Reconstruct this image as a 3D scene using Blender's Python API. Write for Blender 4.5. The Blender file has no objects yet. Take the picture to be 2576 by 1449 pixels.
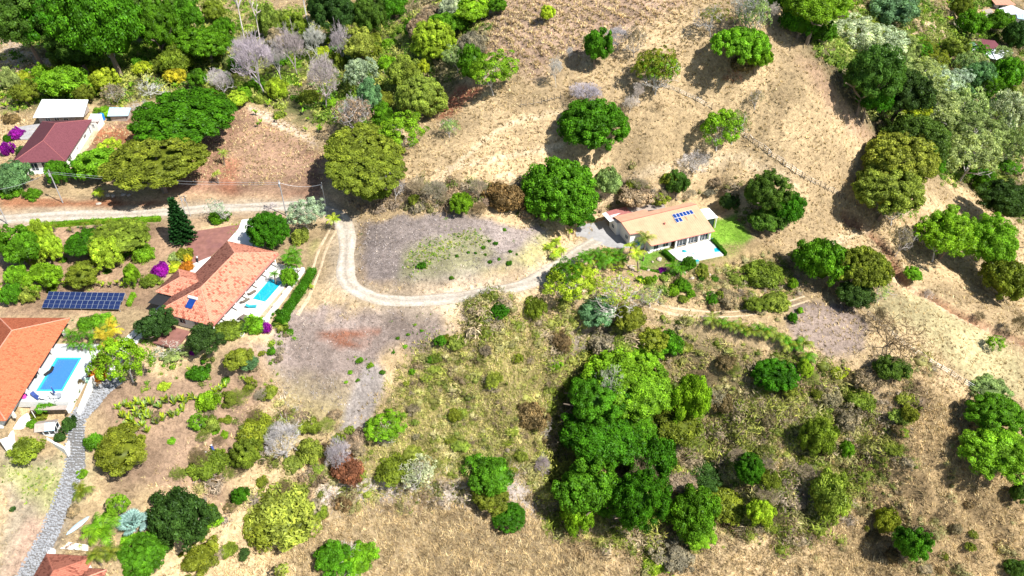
import bpy, math, random
import numpy as np
from mathutils import Vector, Matrix
R = math.radians
SC = bpy.context.scene
COL = SC.collection
# ------------------------------------------------------------------ camera, light, exposure
CAMZ = 100.0; PITCH = R(40.4); FPX = 2003.0
cd = bpy.data.cameras.new('camera'); cam = bpy.data.objects.new('camera', cd); COL.objects.link(cam)
cd.sensor_width = 36.0; cd.lens = 36.0 * FPX / 2576.0; cd.clip_start = 1.0; cd.clip_end = 6000.0
cam.location = (0, 0, CAMZ); cam.rotation_euler = (R(90) - PITCH, 0, 0)
SC.camera = cam
SUN_EL = R(52); SUN_AZ = math.atan2(0.83, -0.55)      # compass angle from +Y towards +X, of the sun itself
wd = bpy.data.worlds.new('World'); SC.world = wd; wd.use_nodes = True
wn = wd.node_tree; bg = wn.nodes['Background']
sky = wn.nodes.new('ShaderNodeTexSky'); sky.sky_type = 'NISHITA'; sky.sun_disc = False
sky.sun_elevation = SUN_EL; sky.sun_rotation = SUN_AZ; sky.air_density = 1.0; sky.dust_density = 1.0
wn.links.new(sky.outputs[0], bg.inputs[0]); bg.inputs[1].default_value = 0.075
sd = bpy.data.lights.new('sun', 'SUN'); sd.energy = 4.8; sd.angle = R(0.5); sd.color = (1.0, 0.955, 0.88)
sun = bpy.data.objects.new('sun', sd); COL.objects.link(sun)
sdir = Vector((math.sin(SUN_AZ) * math.cos(SUN_EL), math.cos(SUN_AZ) * math.cos(SUN_EL), math.sin(SUN_EL)))
sun.rotation_euler = sdir.to_track_quat('Z', 'Y').to_euler(); sun.location = (60, -40, 150)
vs = SC.view_settings
vs.view_transform = 'Standard'; vs.look = 'None'; vs.gamma = 1.0; vs.use_curve_mapping = False; vs.exposure = 0.88
SC.render.engine = 'CYCLES'
cy = SC.cycles; cy.max_bounces = 5; cy.diffuse_bounces = 2; cy.glossy_bounces = 2; cy.transmission_bounces = 3
cy.transparent_max_bounces = 4; cy.use_denoising = True

# ------------------------------------------------------------------ small tools
def tag(o, label=None, cat=None, group=None, kind=None):
    if label: o['label'] = label
    if cat: o['category'] = cat
    if group: o['group'] = group
    if kind: o['kind'] = kind
    return o

def ray(u, v):
    x = (u - 1288.0) / FPX; y = (724.5 - v) / FPX
    return np.array([x, math.cos(PITCH) + y * math.sin(PITCH), -math.sin(PITCH) + y * math.cos(PITCH)])

def at_z(u, v, z=0.0):
    d = ray(u, v); t = (z - CAMZ) / d[2]
    return np.array([0, 0, CAMZ]) + d * t

def lattice(seed, n=64):
    return np.random.RandomState(seed).rand(n, n)
def vnoise(x, y, scale, seed):
    L = lattice(seed); n = L.shape[0]
    X = x / scale; Y = y / scale
    xi = np.floor(X).astype(int); yi = np.floor(Y).astype(int)
    fx = X - xi; fy = Y - yi; fx = fx * fx * (3 - 2 * fx); fy = fy * fy * (3 - 2 * fy)
    a = L[xi % n, yi % n]; b = L[(xi + 1) % n, yi % n]; c = L[xi % n, (yi + 1) % n]; d = L[(xi + 1) % n, (yi + 1) % n]
    return (a * (1 - fx) + b * fx) * (1 - fy) + (c * (1 - fx) + d * fx) * fy
def fbm(x, y, scale, seed, o=3):
    s = 0; w = 0; a = 1.0
    for k in range(o):
        s = s + a * vnoise(x + 17.3 * k, y - 9.1 * k, scale / (2 ** k), seed + k); w += a; a *= 0.55
    return s / w - 0.5

# ------------------------------------------------------------------ terrain heights
ctrl = [(0,540,0),(200,540,0),(400,540,0),(700,520,0),(880,540,0),(550,700,0),(250,650,0),(60,800,0),(60,980,0),(180,980,-1),
 (330,860,-1),(150,1180,-6),(60,1250,-7.5),(110,1420,-10),(300,1380,-12),(400,1300,-12),(240,1080,-4.5),(400,1150,-8),(420,1000,-3.5),
 (640,860,-1.5),(560,960,-5),(870,650,0),(920,740,-.5),(1100,745,-1),(1300,725,-2.4),(1400,690,-3.6),(1480,640,-6),(1100,620,.6),
 (1000,560,1.5),(1300,570,.2),(1300,680,-1.2),(1500,590,-7),(1650,620,-7),(1750,620,-7),(1850,600,-7),(1850,540,-7),(1620,660,-8.5),
 (1720,470,-3),(1560,470,-2),(1400,450,3.5),(1850,420,.5),(1000,440,6),(1200,420,7),(1500,400,6),(900,480,2.5),
 (1500,300,12),(1200,330,10),(1050,380,7.5),(1650,330,11),(1810,330,9),(1300,200,16),(1250,100,19),(1450,60,23),(1450,180,18),(1650,180,19),(1600,100,23),(1750,0,29),(1900,20,29),(1850,180,20),
 (1960,90,25),(2060,230,17),(1950,330,9.5),(2160,330,7),(2000,430,2),(2100,520,-6),(2160,400,2),
 (2300,560,-13),(2450,640,-18),(2250,690,-13),(2450,780,-18),(2576,860,-21),(2576,620,-24),(2400,400,-24),(2576,250,-30),(2500,130,-26),
 (2200,60,-6),(2350,40,-16),(2576,10,-22),(2200,200,-8),(2300,300,-20),(2050,60,8),
 (600,300,1),(700,400,1),(780,480,1),(300,200,-1),(0,300,-1),(0,0,-4),(300,0,-5),(650,100,1),(900,200,3),(1000,100,7),(1100,10,13),(850,20,2),(1100,250,9),(600,0,0),
 (800,800,-2.5),(900,830,-4),(800,900,-6),(900,900,-8),(1000,800,-3.5),(1150,800,-5),(1100,900,-10),(1250,1000,-17),(1250,830,-8),(1330,780,-6),
 (1000,1100,-20),(1200,1200,-25),(900,1235,-24),(1370,1235,-28),(1150,1240,-26),(900,1400,-29),(1250,1400,-33),(600,1400,-22),(640,1230,-17),
 (560,1130,-10),(700,1050,-12),(700,1130,-16),(860,1050,-14),(1500,760,-7.5),(1480,900,-15),(1400,1000,-20),(1450,1100,-26),(1560,1100,-28),(1600,1300,-34),
 (1700,760,-9),(1900,780,-11),(1800,700,-9.5),(2000,700,-11),(2050,820,-12),(2150,880,-13),(1750,830,-11),(1950,870,-13),
 (1800,950,-18),(1900,1100,-25),(2000,1000,-20),(1750,1150,-29),(1850,1320,-33),(2050,1250,-30),(2150,1050,-22),(2250,950,-17),(2400,950,-19),(2300,800,-14.5),
 (2250,1100,-22),(2400,1150,-24),(2500,1000,-22),(2576,1150,-27),(2300,1300,-31),(2500,1300,-31),(2200,1449,-38),(2576,1449,-38),(1800,1449,-38),(1450,1449,-36),(1000,1449,-32)]
cw = np.array([at_z(u, v, z) for u, v, z in ctrl])
cw = np.vstack([cw, [[-300, 420, 10], [0, 480, 60], [300, 480, -20], [-300, 200, 0], [-260, 40, -10], [320, 250, -40], [280, 60, -45], [0, 10, -45], [-120, 20, -22], [120, 10, -50]]])
X0, X1, Y0, Y1, GS = -210.0, 230.0, 22.0, 400.0, 0.85
def _k(r2): return 0.5 * r2 * np.log(r2 + 1e-9)
_n = len(cw); _s = 100.0
_P = cw[:, :2] / _s
_d = ((_P[:, None] - _P[None]) ** 2).sum(2)
_A = np.zeros((_n + 3, _n + 3)); _A[:_n, :_n] = _k(_d) + np.eye(_n) * 0.006
_A[:_n, _n] = 1; _A[:_n, _n + 1:] = _P; _A[_n, :_n] = 1; _A[_n + 1:, :_n] = _P.T
_w = np.linalg.solve(_A, np.concatenate([cw[:, 2], [0, 0, 0]]))
def tps(x, y):
    sh = x.shape; q = np.stack([x.ravel(), y.ravel()], 1) / _s; out = np.zeros(len(q))
    for i in range(0, len(q), 20000):
        qq = q[i:i + 20000]; d = ((qq[:, None] - _P[None]) ** 2).sum(2)
        out[i:i + 20000] = _k(d) @ _w[:_n] + _w[_n] + qq @ _w[_n + 1:]
    return out.reshape(sh)
gx = np.arange(X0, X1 + .01, GS); gy = np.arange(Y0, Y1 + .01, GS)
_cx = np.arange(X0, X1 + 4, 3.5); _cy = np.arange(Y0, Y1 + 4, 3.5)
_CZ = tps(*np.meshgrid(_cx, _cy))
GX, GY = np.meshgrid(gx, gy)
def _bil(Z, x, y, x0, y0, g):
    a = np.clip((x - x0) / g, 0, Z.shape[1] - 1.001); b = np.clip((y - y0) / g, 0, Z.shape[0] - 1.001)
    i = a.astype(int); j = b.astype(int); fx = a - i; fy = b - j
    return (Z[j, i] * (1 - fx) + Z[j, i + 1] * fx) * (1 - fy) + (Z[j + 1, i] * (1 - fx) + Z[j + 1, i + 1] * fx) * fy
GZ = _bil(_CZ, GX, GY, X0, Y0, 3.5)
def H(x, y):
    x = np.asarray(x, float); y = np.asarray(y, float)
    return _bil(GZ, x, y, X0, Y0, GS)
def Hs(x, y): return float(H(np.array([x]), np.array([y]))[0])
def hit(u, v, up=0.0):
    """point on the ray through picture point (u, v) that lies 'up' metres above the ground"""
    d = ray(u, v); lo = 20.0; t = lo
    while t < 900:
        x, y, z = d[0] * t, d[1] * t, CAMZ + d[2] * t
        if z - Hs(x, y) - up < 0: break
        lo = t; t += 2.5
    hi = t
    for _ in range(18):
        m = (lo + hi) / 2
        if CAMZ + d[2] * m - Hs(d[0] * m, d[1] * m) - up < 0: hi = m
        else: lo = m
    return np.array([d[0] * hi, d[1] * hi, CAMZ + d[2] * hi])
def ppm(pt):
    """picture units per metre at a world point"""
    dep = pt[1] * math.cos(PITCH) + (CAMZ - pt[2]) * math.sin(PITCH)
    return FPX / dep
def wpoly(pts): return np.array([hit(u, v)[:2] for u, v in pts])
def segdist(x, y, line, closed=False):
    best = np.full(x.shape, 1e9); par = np.zeros(x.shape); n = len(line); acc = 0.0
    for i in range(n if closed else n - 1):
        a = line[i]; b = line[(i + 1) % n]; ab = b - a; L2 = max(1e-9, (ab ** 2).sum())
        t = np.clip(((x - a[0]) * ab[0] + (y - a[1]) * ab[1]) / L2, 0, 1)
        d = np.hypot(x - a[0] - t * ab[0], y - a[1] - t * ab[1])
        m = d < best; best = np.where(m, d, best)
    return best
def inside(x, y, poly):
    c = np.zeros(x.shape, bool); n = len(poly)
    for i in range(n):
        a = poly[i]; b = poly[(i + 1) % n]
        m = ((a[1] > y) != (b[1] > y))
        with np.errstate(divide='ignore', invalid='ignore'):
            xi = (b[0] - a[0]) * (y - a[1]) / (b[1] - a[1] + 1e-12) + a[0]
        c ^= m & (x < xi)
    return c
def pmask(poly, feather=2.0, jit=2.0, seed=5):
    """soft mask of a world polygon on the terrain grid"""
    lo = poly.min(0) - 12; hi = poly.max(0) + 12
    out = np.zeros(GX.shape)
    i0 = max(0, int((lo[0] - X0) / GS)); i1 = min(GX.shape[1], int((hi[0] - X0) / GS) + 2)
    j0 = max(0, int((lo[1] - Y0) / GS)); j1 = min(GX.shape[0], int((hi[1] - Y0) / GS) + 2)
    if i1 <= i0 or j1 <= j0: return out
    x = GX[j0:j1, i0:i1]; y = GY[j0:j1, i0:i1]
    d = segdist(x, y, poly, True); s = np.where(inside(x, y, poly), d, -d)
    s = s + jit * 2 * fbm(x, y, 6.0, seed, 3)
    out[j0:j1, i0:i1] = np.clip(s / max(feather, .01) + .5, 0, 1)
    return out
def lmask(line, half, feather=.8, jit=.4, seed=8):
    d = segdist(GX, GY, line) + jit * 2 * fbm(GX, GY, 3.0, seed, 2)
    return np.clip((half - d) / max(feather, .01) + .5, 0, 1)
def smooth_line(pts, n=10):
    P = [np.array(p, float) for p in pts]; P = [2 * P[0] - P[1]] + P + [2 * P[-1] - P[-2]]; out = []
    for i in range(1, len(P) - 2):
        for k in range(n):
            t = k / n
            out.append(.5 * ((2 * P[i]) + (-P[i - 1] + P[i + 1]) * t + (2 * P[i - 1] - 5 * P[i] + 4 * P[i + 1] - P[i + 2]) * t * t + (-P[i - 1] + 3 * P[i] - 3 * P[i + 1] + P[i + 2]) * t ** 3))
    out.append(P[-2]); return np.array(out)
def wline(pts, n=8): return smooth_line(wpoly(pts), n)

# ------------------------------------------------------------------ roads and tracks, in plan
ROAD = wline([(-120,562),(0,552),(120,546),(250,541),(400,534),(560,523),(700,518),(790,522),(850,545),(872,590),(870,650),(872,700),(905,732),(970,752),(1080,752),(1200,742),(1300,722),(1370,692),(1425,657),(1470,622),(1510,590)])
COBBLE = wline([(50,1490),(95,1400),(140,1310),(175,1220),(205,1130),(235,1060),(262,1000),(285,965),(305,945)])
TRK = wline([(1380,715),(1480,728),(1560,745),(1640,768),(1720,782),(1800,790),(1880,786),(1960,772),(2030,750)])
TRK2 = wline([(845,570),(815,620),(795,680),(770,740),(740,790)])
DITCH = wline([(2130,545),(2200,590),(2240,640),(2280,715),(2340,745),(2400,780),(2440,800),(2500,830),(2576,862),(2640,890)])
FOOT = wline([(2240,690),(2330,745),(2400,790),(2470,820),(2530,845),(2600,880)])
LEDGE = wline([(820,1250),(900,1238),(1000,1232),(1100,1236),(1200,1240),(1300,1240),(1390,1250)])
B_C = np.array([-55.4, 116.0]); B_A = R(71.3)
C_C = np.array([-109.9, 168.2]); C_A = R(94.9)
def frame_pt(c, a, x, y): return np.array([c[0] + x * math.cos(a) - y * math.sin(a), c[1] + x * math.sin(a) + y * math.cos(a)])
def frect(c, a, x0, x1, y0, y1): return np.array([frame_pt(c, a, x0, y0), frame_pt(c, a, x1, y0), frame_pt(c, a, x1, y1), frame_pt(c, a, x0, y1)])
padB = frect(B_C, B_A, -14, 16, -13.5, 15)
padC = frect(C_C, C_A, -13, 14, -9, 12)
padA = np.array([[-105, 82.5], [-69.5, 82.5], [-69.5, 107], [-105, 107]])
D_A = R(21.3)
D_C = at_z(1672, 562, -3.5)[:2]
padD = frect(D_C, D_A, -13.5, 19.5, -12.5, 8)
D_Z = -7.0
padD2 = np.array([at_z(u, v, -7.0)[:2] for u, v in ((1425,615),(1438,552),(1500,545),(1560,530),(1600,560),(1640,640),(1520,632))])
padB2 = np.array([at_z(u, v, 0)[:2] for u, v in ((455,695),(455,615),(490,572),(600,545),(650,545),(660,620),(560,700))])
padG = np.array([at_z(u, v, -3.2)[:2] for u, v in ((60,1045),(188,1045),(186,1100),(160,1128),(90,1100),(50,1100))])
padE = np.array([at_z(u, v, -9.7)[:2] for u, v in ((108,1350),(232,1362),(300,1400),(300,1520),(40,1520),(84,1440))])
def pad(poly, z, fe):
    global GZ
    m = pmask(poly, fe, 0.0); GZ = GZ * (1 - m) + z * m
base_fb = fbm(GX, GY, 14, 40, 3)
rough = np.ones(GX.shape) * .35
flat_t = wpoly([(0,570),(420,560),(900,540),(760,760),(600,900),(330,880),(200,1000),(-60,1000)])
rough = rough * (1 - pmask(flat_t, 6)) + .06 * pmask(flat_t, 6)
rav = wpoly([(1000,950),(1300,830),(1700,850),(2050,950),(2300,1150),(2576,1300),(2600,1500),(700,1500),(600,1300),(700,1100)])
rough = rough + 1.9 * pmask(rav, 10)
GZ = GZ + rough * (base_fb * 1.6 + fbm(GX, GY, 4.0, 60, 2) * .9)
for pl, z, fe in ((padB, 0, 3), (padC, .3, 4), (padA, 0, 1.5), (padD, D_Z, 2.5), (padD2, D_Z, 2.5), (padB2, 0, 2.0), (padG, -3.2, 1.2), (padE, -9.75, 1.5)): pad(pl, z, fe)
def level_line(line, half, fe, drop=0.0):
    global GZ
    lz = H(line[:, 0], line[:, 1]); k = np.ones(7) / 7; lzs = np.convolve(np.pad(lz, 3, mode='edge'), k, 'valid')
    best = np.full(GX.shape, 1e9); zz = np.zeros(GX.shape)
    for i in range(len(line) - 1):
        a = line[i]; b = line[i + 1]; lo = np.minimum(a, b) - half - fe - 2; hi = np.maximum(a, b) + half + fe + 2
        i0 = max(0, int((lo[0] - X0) / GS)); i1 = min(GX.shape[1], int((hi[0] - X0) / GS) + 2); j0 = max(0, int((lo[1] - Y0) / GS)); j1 = min(GX.shape[0], int((hi[1] - Y0) / GS) + 2)
        if i1 <= i0 or j1 <= j0: continue
        x = GX[j0:j1, i0:i1]; y = GY[j0:j1, i0:i1]; ab = b - a
        t = np.clip(((x - a[0]) * ab[0] + (y - a[1]) * ab[1]) / max(1e-9, (ab ** 2).sum()), 0, 1)
        d = np.hypot(x - a[0] - t * ab[0], y - a[1] - t * ab[1]); m = d < best[j0:j1, i0:i1]
        best[j0:j1, i0:i1] = np.where(m, d, best[j0:j1, i0:i1]); zz[j0:j1, i0:i1] = np.where(m, lzs[i] * (1 - t) + lzs[i + 1] * t, zz[j0:j1, i0:i1])
    w = np.clip((half + fe - best) / fe, 0, 1); w = w * w * (3 - 2 * w)
    GZ = GZ * (1 - w) + (zz - drop) * w
level_line(ROAD, 2.6, 2.5); level_line(COBBLE, 2.2, 1.6); level_line(TRK, 2.0, 2.0)
def carve(line, half, depth, jit=.6):
    global GZ
    d = segdist(GX, GY, line) + jit * fbm(GX, GY, 2.6, 77, 2) * 2
    GZ = GZ - depth * np.clip((half - d) / (half * .55), 0, 1)
carve(DITCH, 1.5, 1.7)
RDITCH = wline([(902,575),(896,610),(893,650),(900,698),(925,726),(1000,738),(1100,737),(1220,721),(1330,694)])
carve(RDITCH, .7, .45, .2)
def trough(pts, w, dpt):
    global GZ
    d = segdist(GX, GY, wline(pts)); GZ = GZ - dpt * np.exp(-(d / w) ** 2)
trough([(1500,860),(1440,950),(1420,1060),(1400,1160),(1390,1260),(1420,1350)], 5.0, 4.5)
trough([(1690,880),(1760,980),(1800,1080),(1790,1180),(1830,1290)], 4.5, 3.6)
trough([(2130,980),(2180,1080),(2160,1180),(2200,1290),(2180,1400)], 5.0, 3.0)
trough([(1240,820),(1230,930),(1290,1040),(1300,1140)], 4.5, -2.4)
# bank above the old ledge across the ravine grass
_lp = segdist(GX, GY, LEDGE); _ly = np.interp(GX, np.sort(LEDGE[:, 0]), LEDGE[np.argsort(LEDGE[:, 0]), 1])
GZ = GZ + 1.1 * np.exp(-((GY - _ly - 2.2) / 2.0) ** 2) * (_lp < 9) - .9 * np.exp(-(_lp / 1.6) ** 2)
# rows of the ploughed slope
PLOW = wpoly([(1225,60),(1330,0),(1720,0),(1690,60),(1560,90),(1420,140),(1330,185),(1200,180)])
pm = pmask(PLOW, 5, 2)
_pa = R(35); _pr = GX * math.cos(_pa) + GY * math.sin(_pa)
_pw = np.clip(vnoise(GX, GY, 2.4, 98) * 1.8 - .2, 0, 1.3)
GZ = GZ + pm * (.30 * np.sin(_pr * 2 * math.pi / 2.6 + 9 * fbm(GX, GY, 12, 91, 3)) * _pw + .35 * (vnoise(GX, GY, 1.5, 92) - .5))
# cattle terraces on the pasture slope
hillm = pmask(wpoly([(1000,330),(1300,200),(1700,20),(1950,40),(2080,250),(2170,400),(2150,520),(1900,420),(1500,430),(1080,450)]), 8, 3)
GZ = GZ + hillm * (1 - pm) * (.16 * np.sin(GZ * 2 * math.pi / .95 + 5 * fbm(GX, GY, 16, 99, 2)) * np.clip(vnoise(GX, GY, 7, 97) * 1.6, 0, 1) + .28 * (vnoise(GX, GY, 1.9, 93) - .5))
# furrows in the dry slope at the lower right
FUR = wpoly([(2130,1090),(2330,1130),(2576,1290),(2576,1449),(2330,1449),(2160,1250)])
fm = pmask(FUR, 8, 3); _fa = R(-42); _fr = -GX * math.sin(_fa) + GY * math.cos(_fa)
GZ = GZ + fm * (.85 * np.sin(_fr * 2 * math.pi / 5.2 + 4 * fbm(GX, GY, 15, 95, 2)) + 1.7 * (vnoise(GX, GY, 2.4, 96) - .5))
# ------------------------------------------------------------------ materials
MATS = {}
def newmat(name):
    m = bpy.data.materials.new(name); m.use_nodes = True; nt = m.node_tree
    return m, nt, nt.nodes['Principled BSDF']
def nd(nt, t, **kw):
    n = nt.nodes.new(t)
    for k, v in kw.items():
        if k in n.inputs: n.inputs[k].default_value = v
        else: setattr(n, k, v)
    return n
def mix(nt, mode, fac, a, b):
    n = nt.nodes.new('ShaderNodeMix'); n.data_type = 'RGBA'; n.blend_type = mode
    for s, x in ((0, fac), (6, a), (7, b)):
        if hasattr(x, 'is_output'): nt.links.new(x, n.inputs[s])
        elif isinstance(x, tuple): n.inputs[s].default_value = (*x, 1) if len(x) == 3 else x
        else: n.inputs[s].default_value = x
    return n.outputs[2]
def grey(nt, val, lo, hi, a=0.0, b=1.0):
    n = nt.nodes.new('ShaderNodeMapRange'); nt.links.new(val, n.inputs[0])
    n.inputs[1].default_value = a; n.inputs[2].default_value = b; n.inputs[3].default_value = lo; n.inputs[4].default_value = hi
    return n.outputs[0]
def plain(name, col, rough=.7, var=.12, scale=3.0, bump=0.0, metal=0.0, spec=.3, dirt=None):
    if name in MATS: return MATS[name]
    m, nt, b = newmat(name)
    tc = nd(nt, 'ShaderNodeTexCoord'); no = nd(nt, 'ShaderNodeTexNoise', Scale=scale, Detail=5.0, Roughness=.6)
    nt.links.new(tc.outputs['Object'], no.inputs['Vector'])
    g = grey(nt, no.outputs[0], 1 - var, 1 + var, .3, .7)
    c = mix(nt, 'MULTIPLY', 1.0, col, g)
    if dirt:
        n2 = nd(nt, 'ShaderNodeTexNoise', Scale=scale * .35, Detail=6.0, Roughness=.7); nt.links.new(tc.outputs['Object'], n2.inputs['Vector'])
        c = mix(nt, 'MIX', grey(nt, n2.outputs[0], 0, .75, .5, .72), c, dirt)
    nt.links.new(c, b.inputs['Base Color']); b.inputs['Roughness'].default_value = rough; b.inputs['Metallic'].default_value = metal
    b.inputs['Specular IOR Level'].default_value = spec
    if bump:
        bp = nd(nt, 'ShaderNodeBump', Strength=bump, Distance=.05); nt.links.new(no.outputs[0], bp.inputs['Height']); nt.links.new(bp.outputs[0], b.inputs['Normal'])
    MATS[name] = m; return m
def foliage_mat(name, use_attr_col=False, trans=.25, rough=.75):
    m, nt, b = newmat(name)
    out = [n for n in nt.nodes if n.type == 'OUTPUT_MATERIAL'][0]
    if use_attr_col:
        a = nd(nt, 'ShaderNodeAttribute', attribute_name='Col'); base = a.outputs['Color']
    else:
        oi = nd(nt, 'ShaderNodeObjectInfo'); base = oi.outputs['Color']
    t = nd(nt, 'ShaderNodeAttribute', attribute_name='tone')
    f = t.outputs['Fac']
    tc = nd(nt, 'ShaderNodeTexCoord')
    geo = nd(nt, 'ShaderNodeNewGeometry')
    no = nd(nt, 'ShaderNodeTexNoise', Scale=.45, Detail=3.0); nt.links.new(geo.outputs['Position'], no.inputs['Vector'])
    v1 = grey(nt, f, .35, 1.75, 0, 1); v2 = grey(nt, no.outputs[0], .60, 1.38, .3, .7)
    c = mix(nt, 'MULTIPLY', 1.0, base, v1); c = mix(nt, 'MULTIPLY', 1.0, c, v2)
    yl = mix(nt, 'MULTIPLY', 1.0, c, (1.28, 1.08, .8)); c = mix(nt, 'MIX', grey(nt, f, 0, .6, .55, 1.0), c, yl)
    df = nd(nt, 'ShaderNodeBsdfDiffuse'); tr = nd(nt, 'ShaderNodeBsdfTranslucent'); gl = nd(nt, 'ShaderNodeBsdfGlossy', Roughness=.45)
    nt.links.new(c, df.inputs[0]); nt.links.new(mix(nt, 'MULTIPLY', 1.0, c, (1.2, 1.35, .6)), tr.inputs[0]); gl.inputs[0].default_value = (.8, .9, .9, 1)
    ms = nd(nt, 'ShaderNodeMixShader'); ms.inputs[0].default_value = trans
    nt.links.new(df.outputs[0], ms.inputs[1]); nt.links.new(tr.outputs[0], ms.inputs[2])
    m2 = nd(nt, 'ShaderNodeMixShader'); m2.inputs[0].default_value = .008
    nt.links.new(ms.outputs[0], m2.inputs[1]); nt.links.new(gl.outputs[0], m2.inputs[2]); nt.links.new(m2.outputs[0], out.inputs[0])
    nt.nodes.remove(b); return m
M_LEAF = foliage_mat('foliage'); M_UNDER = foliage_mat('undergrowth_foliage', True, .2); M_DRY = foliage_mat('dry_grass_blades', True, .15)
M_BARK = plain('bark', (.20, .155, .12), .9, .35, 2.0)
m, nt, b = newmat('pale_bark'); oi = nd(nt, 'ShaderNodeObjectInfo'); no = nd(nt, 'ShaderNodeTexNoise', Scale=1.5, Detail=4.0)
tc = nd(nt, 'ShaderNodeTexCoord'); nt.links.new(tc.outputs['Object'], no.inputs['Vector'])
nt.links.new(mix(nt, 'MULTIPLY', 1.0, oi.outputs['Color'], grey(nt, no.outputs[0], .7, 1.3, .3, .7)), b.inputs['Base Color']); b.inputs['Roughness'].default_value = .9
M_TWIG = m
def ground_mat():
    m, nt, b = newmat('dry_ground')
    a = nd(nt, 'ShaderNodeAttribute', attribute_name='Col'); tc = nd(nt, 'ShaderNodeTexCoord')
    def N(s, d=4.0, r=.6, dist=0.0):
        n = nd(nt, 'ShaderNodeTexNoise', Scale=s, Detail=d, Roughness=r, Distortion=dist); nt.links.new(tc.outputs['Object'], n.inputs['Vector']); return n.outputs[0]
    c = a.outputs['Color']
    c = mix(nt, 'MULTIPLY', 1.0, c, grey(nt, N(1.1, 6.0, .75, .6), .55, 1.42, .32, .68))
    c = mix(nt, 'MULTIPLY', 1.0, c, grey(nt, N(5.0, 3.0, .7), .78, 1.22, .3, .7))
    c = mix(nt, 'MULTIPLY', 1.0, c, grey(nt, N(.12, 3.0), .82, 1.18, .3, .7))
    dk = mix(nt, 'MULTIPLY', 1.0, c, (.50, .42, .40)); c = mix(nt, 'MIX', grey(nt, N(1.9, 5.0, .7, 1.0), 0, .85, .56, .70), c, dk)
    nt.links.new(c, b.inputs['Base Color']); b.inputs['Roughness'].default_value = .95; b.inputs['Specular IOR Level'].default_value = .1
    bp = nd(nt, 'ShaderNodeBump', Strength=.85, Distance=.30); nt.links.new(N(1.6, 5.0, .7), bp.inputs['Height']); nt.links.new(bp.outputs[0], b.inputs['Normal'])
    return m
def gravel_mat(name, col, col2, s=2.2):
    m, nt, b = newmat(name); tc = nd(nt, 'ShaderNodeTexCoord')
    def N(s, d=5.0, r=.65):
        n = nd(nt, 'ShaderNodeTexNoise', Scale=s, Detail=d, Roughness=r); nt.links.new(tc.outputs['Object'], n.inputs['Vector']); return n.outputs[0]
    at = nd(nt, 'ShaderNodeAttribute', attribute_name='tone')
    c = mix(nt, 'MIX', grey(nt, N(.5), 0, 1, .38, .64), col, col2)
    c = mix(nt, 'MULTIPLY', 1.0, c, grey(nt, N(s), .72, 1.28, .3, .7)); c = mix(nt, 'MULTIPLY', 1.0, c, grey(nt, N(9.0), .8, 1.2, .3, .7))
    c = mix(nt, 'MULTIPLY', 1.0, c, grey(nt, at.outputs['Fac'], .6, 1.4, 0, 1))
    nt.links.new(c, b.inputs['Base Color']); b.inputs['Roughness'].default_value = .95; b.inputs['Specular IOR Level'].default_value = .1
    bp = nd(nt, 'ShaderNodeBump', Strength=.5, Distance=.1); nt.links.new(N(4.0), bp.inputs['Height']); nt.links.new(bp.outputs[0], b.inputs['Normal'])
    return m
M_GROUND = ground_mat()
M_ROAD = gravel_mat('gravel_road', (.46, .42, .36), (.40, .34, .27))
M_TRACK = gravel_mat('pale_dirt_track', (.52, .42, .29), (.42, .31, .20))
def tile_mat(name, col, dark, spread=.55):
    m, nt, b = newmat(name); at = nd(nt, 'ShaderNodeAttribute', attribute_name='tone'); tc = nd(nt, 'ShaderNodeTexCoord')
    no = nd(nt, 'ShaderNodeTexNoise', Scale=1.3, Detail=4.0, Roughness=.8); nt.links.new(tc.outputs['Object'], no.inputs['Vector'])
    n2 = nd(nt, 'ShaderNodeTexNoise', Scale=7.0, Detail=3.0); nt.links.new(tc.outputs['Object'], n2.inputs['Vector'])
    mul = nd(nt, 'ShaderNodeMath', operation='ADD'); nt.links.new(at.outputs['Fac'], mul.inputs[0]); nt.links.new(grey(nt, no.outputs[0], -.09, .09, .35, .65), mul.inputs[1])
    c = mix(nt, 'MIX', grey(nt, mul.outputs[0], 0, min(1, spread + .2), .30, .95), col, dark)
    c = mix(nt, 'MULTIPLY', 1.0, c, grey(nt, n2.outputs[0], .85, 1.15, .3, .7))
    nt.links.new(c, b.inputs['Base Color']); b.inputs['Roughness'].default_value = .85; b.inputs['Specular IOR Level'].default_value = .2
    return m
M_TILE_B = tile_mat('salmon_clay_tile', (.60, .25, .165), (.24, .062, .038), .75)
M_TILE_A = tile_mat('orange_clay_tile', (.53, .155, .075), (.30, .065, .03), .55)
M_TILE_C = tile_mat('maroon_metal_tile', (.165, .055, .068), (.12, .038, .05), .4)
M_TILE_E = tile_mat('brown_red_clay_tile', (.40, .15, .10), (.16, .045, .03), .75)
M_RIDGE = plain('ridge_tile', (.55, .25, .17), .85, .25, 4.0)
M_RIDGE_C = plain('maroon_ridge', (.30, .10, .10), .7, .15, 4.0)
M_WHITE = plain('white_wall_paint', (.78, .77, .74), .8, .06, 1.2, 0, 0, .2, (.55, .50, .42))
M_PINKB = plain('salmon_fascia', (.50, .19, .15), .7, .08)
M_DECK = plain('pale_concrete_deck', (.66, .65, .61), .8, .08, 1.5, 0, 0, .2, (.60, .57, .52))
M_CONC = plain('grey_concrete', (.34, .335, .34), .9, .14, .9, .2, 0, .2, (.24, .23, .23))
M_PAVER = plain('white_paver', (.43, .46, .47), .8, .14, 1.4)
M_GROUT = plain('white_grout', (.66, .67, .66), .9, .1)
M_GLASS = plain('dark_window_glass', (.02, .035, .05), .08, .1, 1.0, 0, 0, .8)
M_FRAME = plain('white_frame', (.75, .76, .76), .5, .04)
M_PFRAME = plain('grey_aluminium', (.30, .34, .38), .5, .06)
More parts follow.
